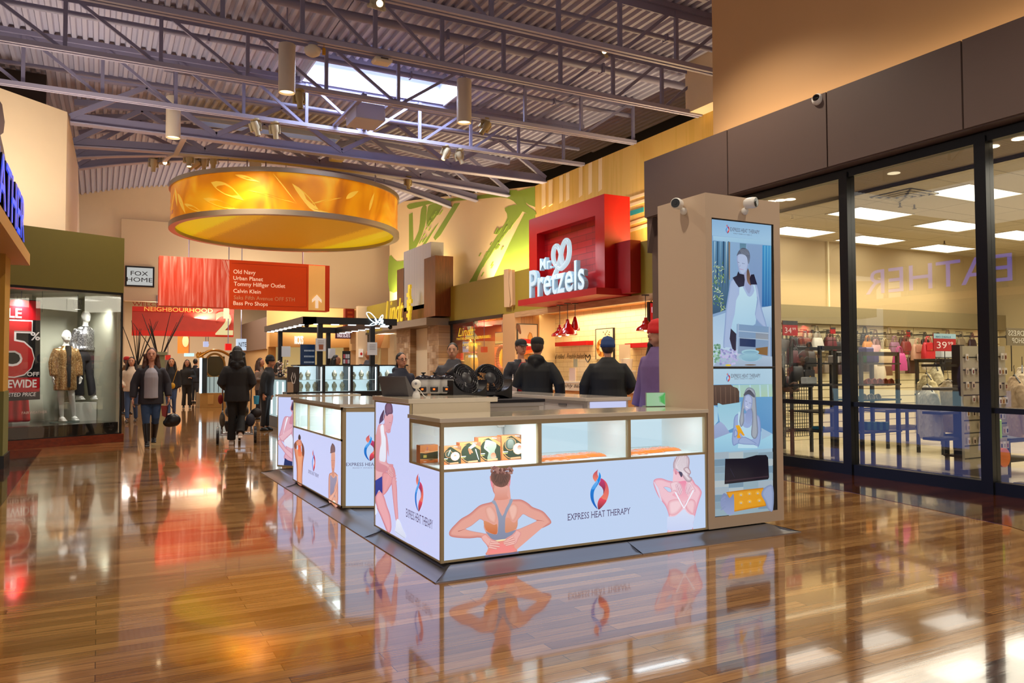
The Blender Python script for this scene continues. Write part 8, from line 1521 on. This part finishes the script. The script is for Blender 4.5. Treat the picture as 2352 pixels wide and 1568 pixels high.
for r_ in range(2):
    for k in range(3): MB().box(p.x+.012+.043*k, 14.795, 1.41+.10*r_, p.x+.048+.043*k, 14.8, 1.49+.10*r_).build('card', mat(['#d8d0d4','#c85c68','#cfc8cc'][(k+r_) % 3], .5, emit=.15), t)
# lit counters in a row behind
X_ = 3.5; t = thing('lit_counter', 'row of tall narrow lit glass panels of the second jewellery counter', 'counter', (3.7, 19, 0)); e = [at(x, 920, 'X', X_).y for x in (603, 616, 629, 642, 655)]; zb = at(640, 958, 'X', X_).z; zt = at(640, 868, 'X', X_).z
MB().box(X_+.02, e[-1]-.3, .002, X_+.8, e[0]+.4, zt-.02).build('cabinet', mat('#2a2a2e', .4), t); MB().box(X_-.02, e[-1]-.35, zt-.02, X_+.82, e[0]+.45, zt+.02).build('counter_top', mat('#15161a', .15), t)
for a, c in zip(e, e[1:]): MB().box(X_, c+.04, max(.12, zb), X_+.02, a-.04, zt-.04).build('lit_panel', emat('#a9c8cc', .8), t); MB().box(X_-.008, c+.18, max(.16, zb+.04), X_, c+.28, zt-.08).build('led_strip', emat('#f2fcff', 3), t)
t = thing('jewellery_stand', 'branching stand hung with pearly earrings on the second jewellery counter', 'jewellery stand', (3.9, 17.4, zt)); p = at(650, 862, 'Y', 17.4)
for k in range(34): q = Vector((p.x+rr.uniform(-.14, .12), 17.4+rr.uniform(-.1, .1), zt+.03+rr.random()*.36)); MB().ball(q, rr.uniform(.014, .026), 8, 6).build('earring', mat(['#e0c8b8','#c9a088','#f0e4d8','#8c6c5c'][k % 4], .3), t)
mb = MB()
for k in range(5): mb.tube((p.x, 17.4, zt+.02), (p.x+rr.uniform(-.14, .14), 17.4, zt+.4), .005, 5)
mb.build('branches', BLACK, t)
# ================================================================== FAR END OF THE HALL
struct('wall_far_right', MB().box(7.9, 43, 2.4, 22, 43.2, 9.8), mat('#d6b07a', .7)); struct('wall_far_band', MB().box(7.9, 42.4, 2.5, 12.4, 43, 3.42), mat('#cfa468', .6)); struct('wall_far_piers', MB().box(7.9, 42.7, 0, 8.3, 43, 2.5).box(12.0, 42.7, 0, 12.6, 43, 2.5), mat('#b08c54', .6))
wn = struct('window_7', MB().box(8.3, 42.8, 0, 12, 42.9, .35), mat('#a08c5c', .5)); MB().box(8.3, 42.84, .35, 12, 42.88, 2.5).build('lit_pane', mat('#b8ac78', .3, emit=.42, ecol='#c8bc84'), wn)
struct('wall_far_hall', MB().box(-1, 61, 0, 22, 61.3, 9), mat('#dcc6a6', .7)); struct('wall_far_left_side', MB().box(.2, 38.3, 0, .4, 61, 6), mat('#bfa468', .7)); struct('ceiling_far', MB().box(-1, 38.3, 6.4, 22, 61, 6.5), mat('#8c7c68', .7)); struct('wall_far_slats', MB().box(9.2, 44, 2.6, 9.6, 60.5, 4.6), mat('#6a5244', .6)); struct('wall_far_shopfront', MB().box(9.4, 44, 0, 9.6, 60.5, 2.6), mat('#b89464', .6))
struct('wall_right_end', MB().box(13.2, 34.5, 3.0, 13.4, 43, 9.8), CREAM); struct('wall_added_dark', MB().box(13.8, 5, 6.6, 13.95, 43, 10), mat('#1a1716', .8)); struct('wall_right_far_low', MB().box(12.3, 36.1, 0, 12.6, 42.6, 4.3).box(10.8, 36.1, 0, 11.85, 36.4, 4.3), CREAM2)  # the near-black wall is added to keep the gap under the roof dark
light('AREA', (5, 50, 6.2), (1, .90, .78), 1500, 8, (5, 50, 0), sy=14); light('AREA', (10.2, 41.2, 3.6), (1, .82, .55), 130, 3, (10.4, 43, 5.4), sy=.4); light('AREA', (6.5, 41.5, 6.0), (1, .8, .55), 260, 5, (7.5, 42, 0))
t = thing('orange_banner', 'orange banner with pale leaf shapes far down the hall', 'banner', (6.4, 56, 2.6)); p, q = at(415, 832, 'Y', 56), at(436, 783, 'Y', 56); MB().box(p.x-.2, 56, p.z+.6, q.x, 56.1, q.z+.6).build('banner_cloth', mat('#d8741c', .5, emit=.3), t); MB().ball(((p.x+q.x)/2, 55.95, (p.z+q.z)/2+.7), (.2, .02, .4), 10, 8).build('printed_leaf', mat('#f0c890', .5, emit=.3), t); MB().tube((p.x+.2, 56.05, q.z+.5), (p.x+.2, 56.05, 6.4), .02, 6).build('hanging_rod', BLACK, t)
for i, (px, py, w_) in enumerate(((320, 787, 1.6), (338, 793, 1.3), (330, 781, 2.0), (314, 795, .9), (328, 799, 1.1))):
    p = at(px, py, 'Y', 52); tag(MB().box(p.x-w_/2, 51.5, 6.28-.0, p.x+w_/2, 52.2, 6.40).build('ceiling_light', emat('#e8ecff', 2), None), 'long white ceiling light in the cluster above the planters far down the hall', 'ceiling light', 'ceiling lights far down the hall')
def vase(px, Y, H0, lb, seed):
    r2 = random.Random(seed); p = at(px, 840, 'Y', Y); t = local(thing('branch_planter', lb, 'planter', (p.x, Y, 0))); MB().lathe([(.001, 0), (.3, 0), (.55, H0), (.5, H0), (.45, H0-.1), (.001, H0-.1)], n=20).build('pot', mat('#8c8474', .5), t, 50); mb = MB()
    for k in range(11): a = r2.random()*6.28; l = 1.2+r2.random()*.8; s_ = .35+r2.random()*1.0; mb.path([(0, 0, H0-.1), (s_*.5*math.cos(a), s_*.5*math.sin(a), H0+l*.5), (s_*math.cos(a), s_*math.sin(a), H0+l)], [.022, .018, .01], 6)
    mb.build('bare_branches', mat('#1e1410', .7), t)
vase(316, 36, 1.5, 'planter with a fan of dark bare branches at the left of the far hall', 1); vase(366, 35, 1.7, 'planter with dark bare branches behind the green cabinet', 2)
t = thing('green_cabinet', 'sage green cabinet with a moulded top in the middle of the far hall', 'cabinet', (4.0, 33.5, 0)); p, q = at(350, 930, 'Y', 33.5), at(379, 808, 'Y', 33.5); MB().box(p.x, 33.5, .002, q.x, 34.2, q.z-.12).build('cabinet_body', mat('#7d805c', .5), t); MB().box(p.x-.08, 33.42, q.z-.12, q.x+.08, 34.28, q.z).build('cornice', mat('#868a64', .5), t)
t = thing('candle_kiosk', 'kiosk with an arched brass mirror and a blue-lit tower far down the hall', 'kiosk', (4.8, 28.5, 0)); Y = 28.5; g = lambda x, y: at(x, y, 'Y', Y)
p, q = g(459, 932), g(503, 868); MB().box(p.x, Y, .002, g(560, 0).x, Y+1.2, .5).build('timber_base', mat('#b08a50', .5), t); MB().box(p.x+.25, Y-.01, .12, g(500, 0).x, Y, .44).build('base_panel', mat('#c8a060', .5), t)
MB().box(p.x+.1, Y, .5, g(560, 0).x, Y+1.2, 1.05).build('glass_counter', mat('#9cb4b8', .15, emit=.35, ecol='#b0d4dc'), t); a = g(458, 898); c = g(476, 822); MB().box(a.x+.06, Y-.02, .5, c.x, Y+.5, c.z).build('tower', mat('#2c3844', .3), t); MB().box(a.x, Y-.03, .5, a.x+.07, Y+.0, c.z).build('led_strip', emat('#d0f0ff', 3), t)
for k in range(6): MB().box(p.x+.3+.14*k, Y-.012, .52, p.x+.315+.14*k, Y-.002, 1.05).build('frame_bar', BLACK, t)
MB().path([g(x, y) for x, y in spline([(456,820),(466,814),(480,806),(495,804),(510,807),(524,814),(530,818)], False, 4)], .09, 10, flat=.5).build('brass_arch', mat('#a8742c', .3, .7, emit=.08), t); a, c = g(479, 861), g(512, 818); MB().box(a.x, Y+.3, 1.05, c.x+.1, Y+.36, c.z).build('mirror_back', mat('#5c5434', .2, .3), t); MB().lathe([(.30, -.02), (.36, -.02), (.36, .02), (.30, .02)], n=28).xf(Matrix.Translation(((a.x+c.x)/2, Y+.27, (a.z+c.z)/2)) @ Matrix.Rotation(R(90), 4, 'X') @ Matrix.Scale(1.25, 4, (0, 1, 0))).build('mirror_frame', mat('#b08440', .3, .6), t, 40)
for k in range(3): MB().path([g(454+6*k, 822), g(452+6*k, 814), g(456+6*k, 809)], .035, 8).build('brass_ornament', mat('#c88a2c', .3, .6, emit=.15), t)
for (a, b_, c, d_), Y, col, e_, lb, tx_ in (((544, 804, 566, 778), 37, '#cfe0f4', .9, 'white cube sign with black letters beside the dark head of the stroller woman', 'NITE'), ((518, 804, 532, 789), 36, '#e01810', 1.1, 'small glowing red sign left of the white cube sign', ''), ((424, 818, 446, 811), 40, '#bfeaf4', 1.3, 'small glowing white shop sign far down the hall', ''), ((468, 796, 479, 784), 40, '#c8ccf0', .9, 'pale violet lit sign on the brown slats', ''), ((380, 828, 392, 815), 44, '#d83020', .8, 'dark red lit sign far down the hall', ''), ((478, 793, 480, 790), 41, '#c8ccf0', .9, 'tiny lit sign beside the violet one', '')):
    p, q = at(a, b_, 'Y', Y), at(c, d_, 'Y', Y); t = thing('lit_sign', lb, 'shop sign', ((p.x+q.x)/2, Y, p.z)); MB().box(p.x, Y, p.z, q.x, Y+.3, q.z).build('sign_box', emat(col, e_), t); MB().tube(((p.x+q.x)/2, Y+.15, q.z), ((p.x+q.x)/2, Y+.15, 6.4 if Y > 38.3 else 9.5), .02, 6).build('hanging_rod', STL, t)
    if tx_: fit_text(tx_, (p.x+.08, Y-.01, p.z+(q.z-p.z)*.3), (1,0,0), (0,0,1), (q.x-p.x)*.8, (q.z-p.z)*.4, offset=.01).build('sign_lettering', BLACK, t)
t = thing('rickis_sign', 'white RICKI\'S shop lettering on the tan wall behind the jewellery canopy', 'shop sign', (10.5, 42.3, 2.6)); a, c = at(677, 790, 'Y', 42.3), at(697, 771, 'Y', 42.3); fit_text("RICKI'S", (a.x, 42.38, a.z), (1,0,0), (0,0,1), c.x-a.x, c.z-a.z, extrude=.06, offset=.01).build('lettering', mat('#f4f0f0', .4, emit=.7), t)
t = thing('trade_secrets_sign', 'purple and white TRADE SECRETS shop sign beyond the jewellery kiosk', 'shop sign', (12.2, 40, 2.6)); a, c = at(771, 777, 'Y', 40), at(806, 764, 'Y', 40); MB().box(a.x, 40, a.z, c.x, 40.12, c.z+.06).build('sign_board', mat('#4c1c3c', .5, emit=.15), t); fit_text('TRADE SECRETS', (a.x+.05, 39.98, a.z+.06), (1,0,0), (0,0,1), c.x-a.x-.1, c.z-a.z-.08, offset=.012).build('lettering', mat('#f0e8f0', .4, emit=.8), t)
struct('wall_trade_secrets', MB().box(11.6, 40.1, 0, 16, 40.3, 4.4), mat('#cbb088', .6)); struct('trim_trade', MB().box(11.6, 39.8, 2.28, 16, 40.1, 2.62), mat('#bfa27c', .5)); struct('door_1', MB().box(12.1, 40.04, 0, 12.9, 40.1, 2.2), mat('#d8c8a8', .5))
t = thing('red_wall_banner', 'dark red vertical banner high on the wall above the TRADE SECRETS sign', 'banner', (12.6, 39.9, 4)); a, c = at(793, 763, 'Y', 39.7), at(814, 709, 'Y', 39.7); MB().box(a.x, 39.7, a.z, c.x, 40.09, c.z).build('banner_cloth', mat('#98281c', .6), t)
for k in range(4): MB().box(a.x+.12, 39.68, c.z-.25-.22*k, c.x-.1, 39.7, c.z-.15-.22*k).build('printed_block', mat('#c0542c', .6), t)
t = thing('defibrillator_box', 'white wall sign with a red heart beside the bald man', 'sign', (11.2, 36.05, 1.6)); a, c = at(825, 820, 'Y', 36.0), at(834, 801, 'Y', 36.0); MB().box(a.x, 35.98, a.z, c.x, 36.1, c.z).build('sign_board', mat('#e0dcd4', .5, emit=.2), t); MB().ball(((a.x+c.x)/2, 35.97, (a.z+c.z)/2-.04), (.06, .01, .07), 10, 6).build('printed_heart', mat('#c01c1c', .5), t)
for nm, col, px, py, Y, lb in (('snowflake_decal', '#c89a58', 647, 752, 42.95, 'small tan star decal on the far cream wall'), ('snowflake_decal', '#c89a58', 664, 752, 42.95, 'second small tan star decal on the far cream wall')):
    p = at(px, py, 'Y', Y); mb = MB()
    for k in range(3): a = k*math.pi/3; mb.bar((p.x-.2*math.cos(a), 42.97, p.z-.2*math.sin(a)), (p.x+.2*math.cos(a), 42.97, p.z+.2*math.sin(a)), .05, .03, (0,1,0))
    tag(mb.build(nm, mat(col, .6), None), lb, 'decal')
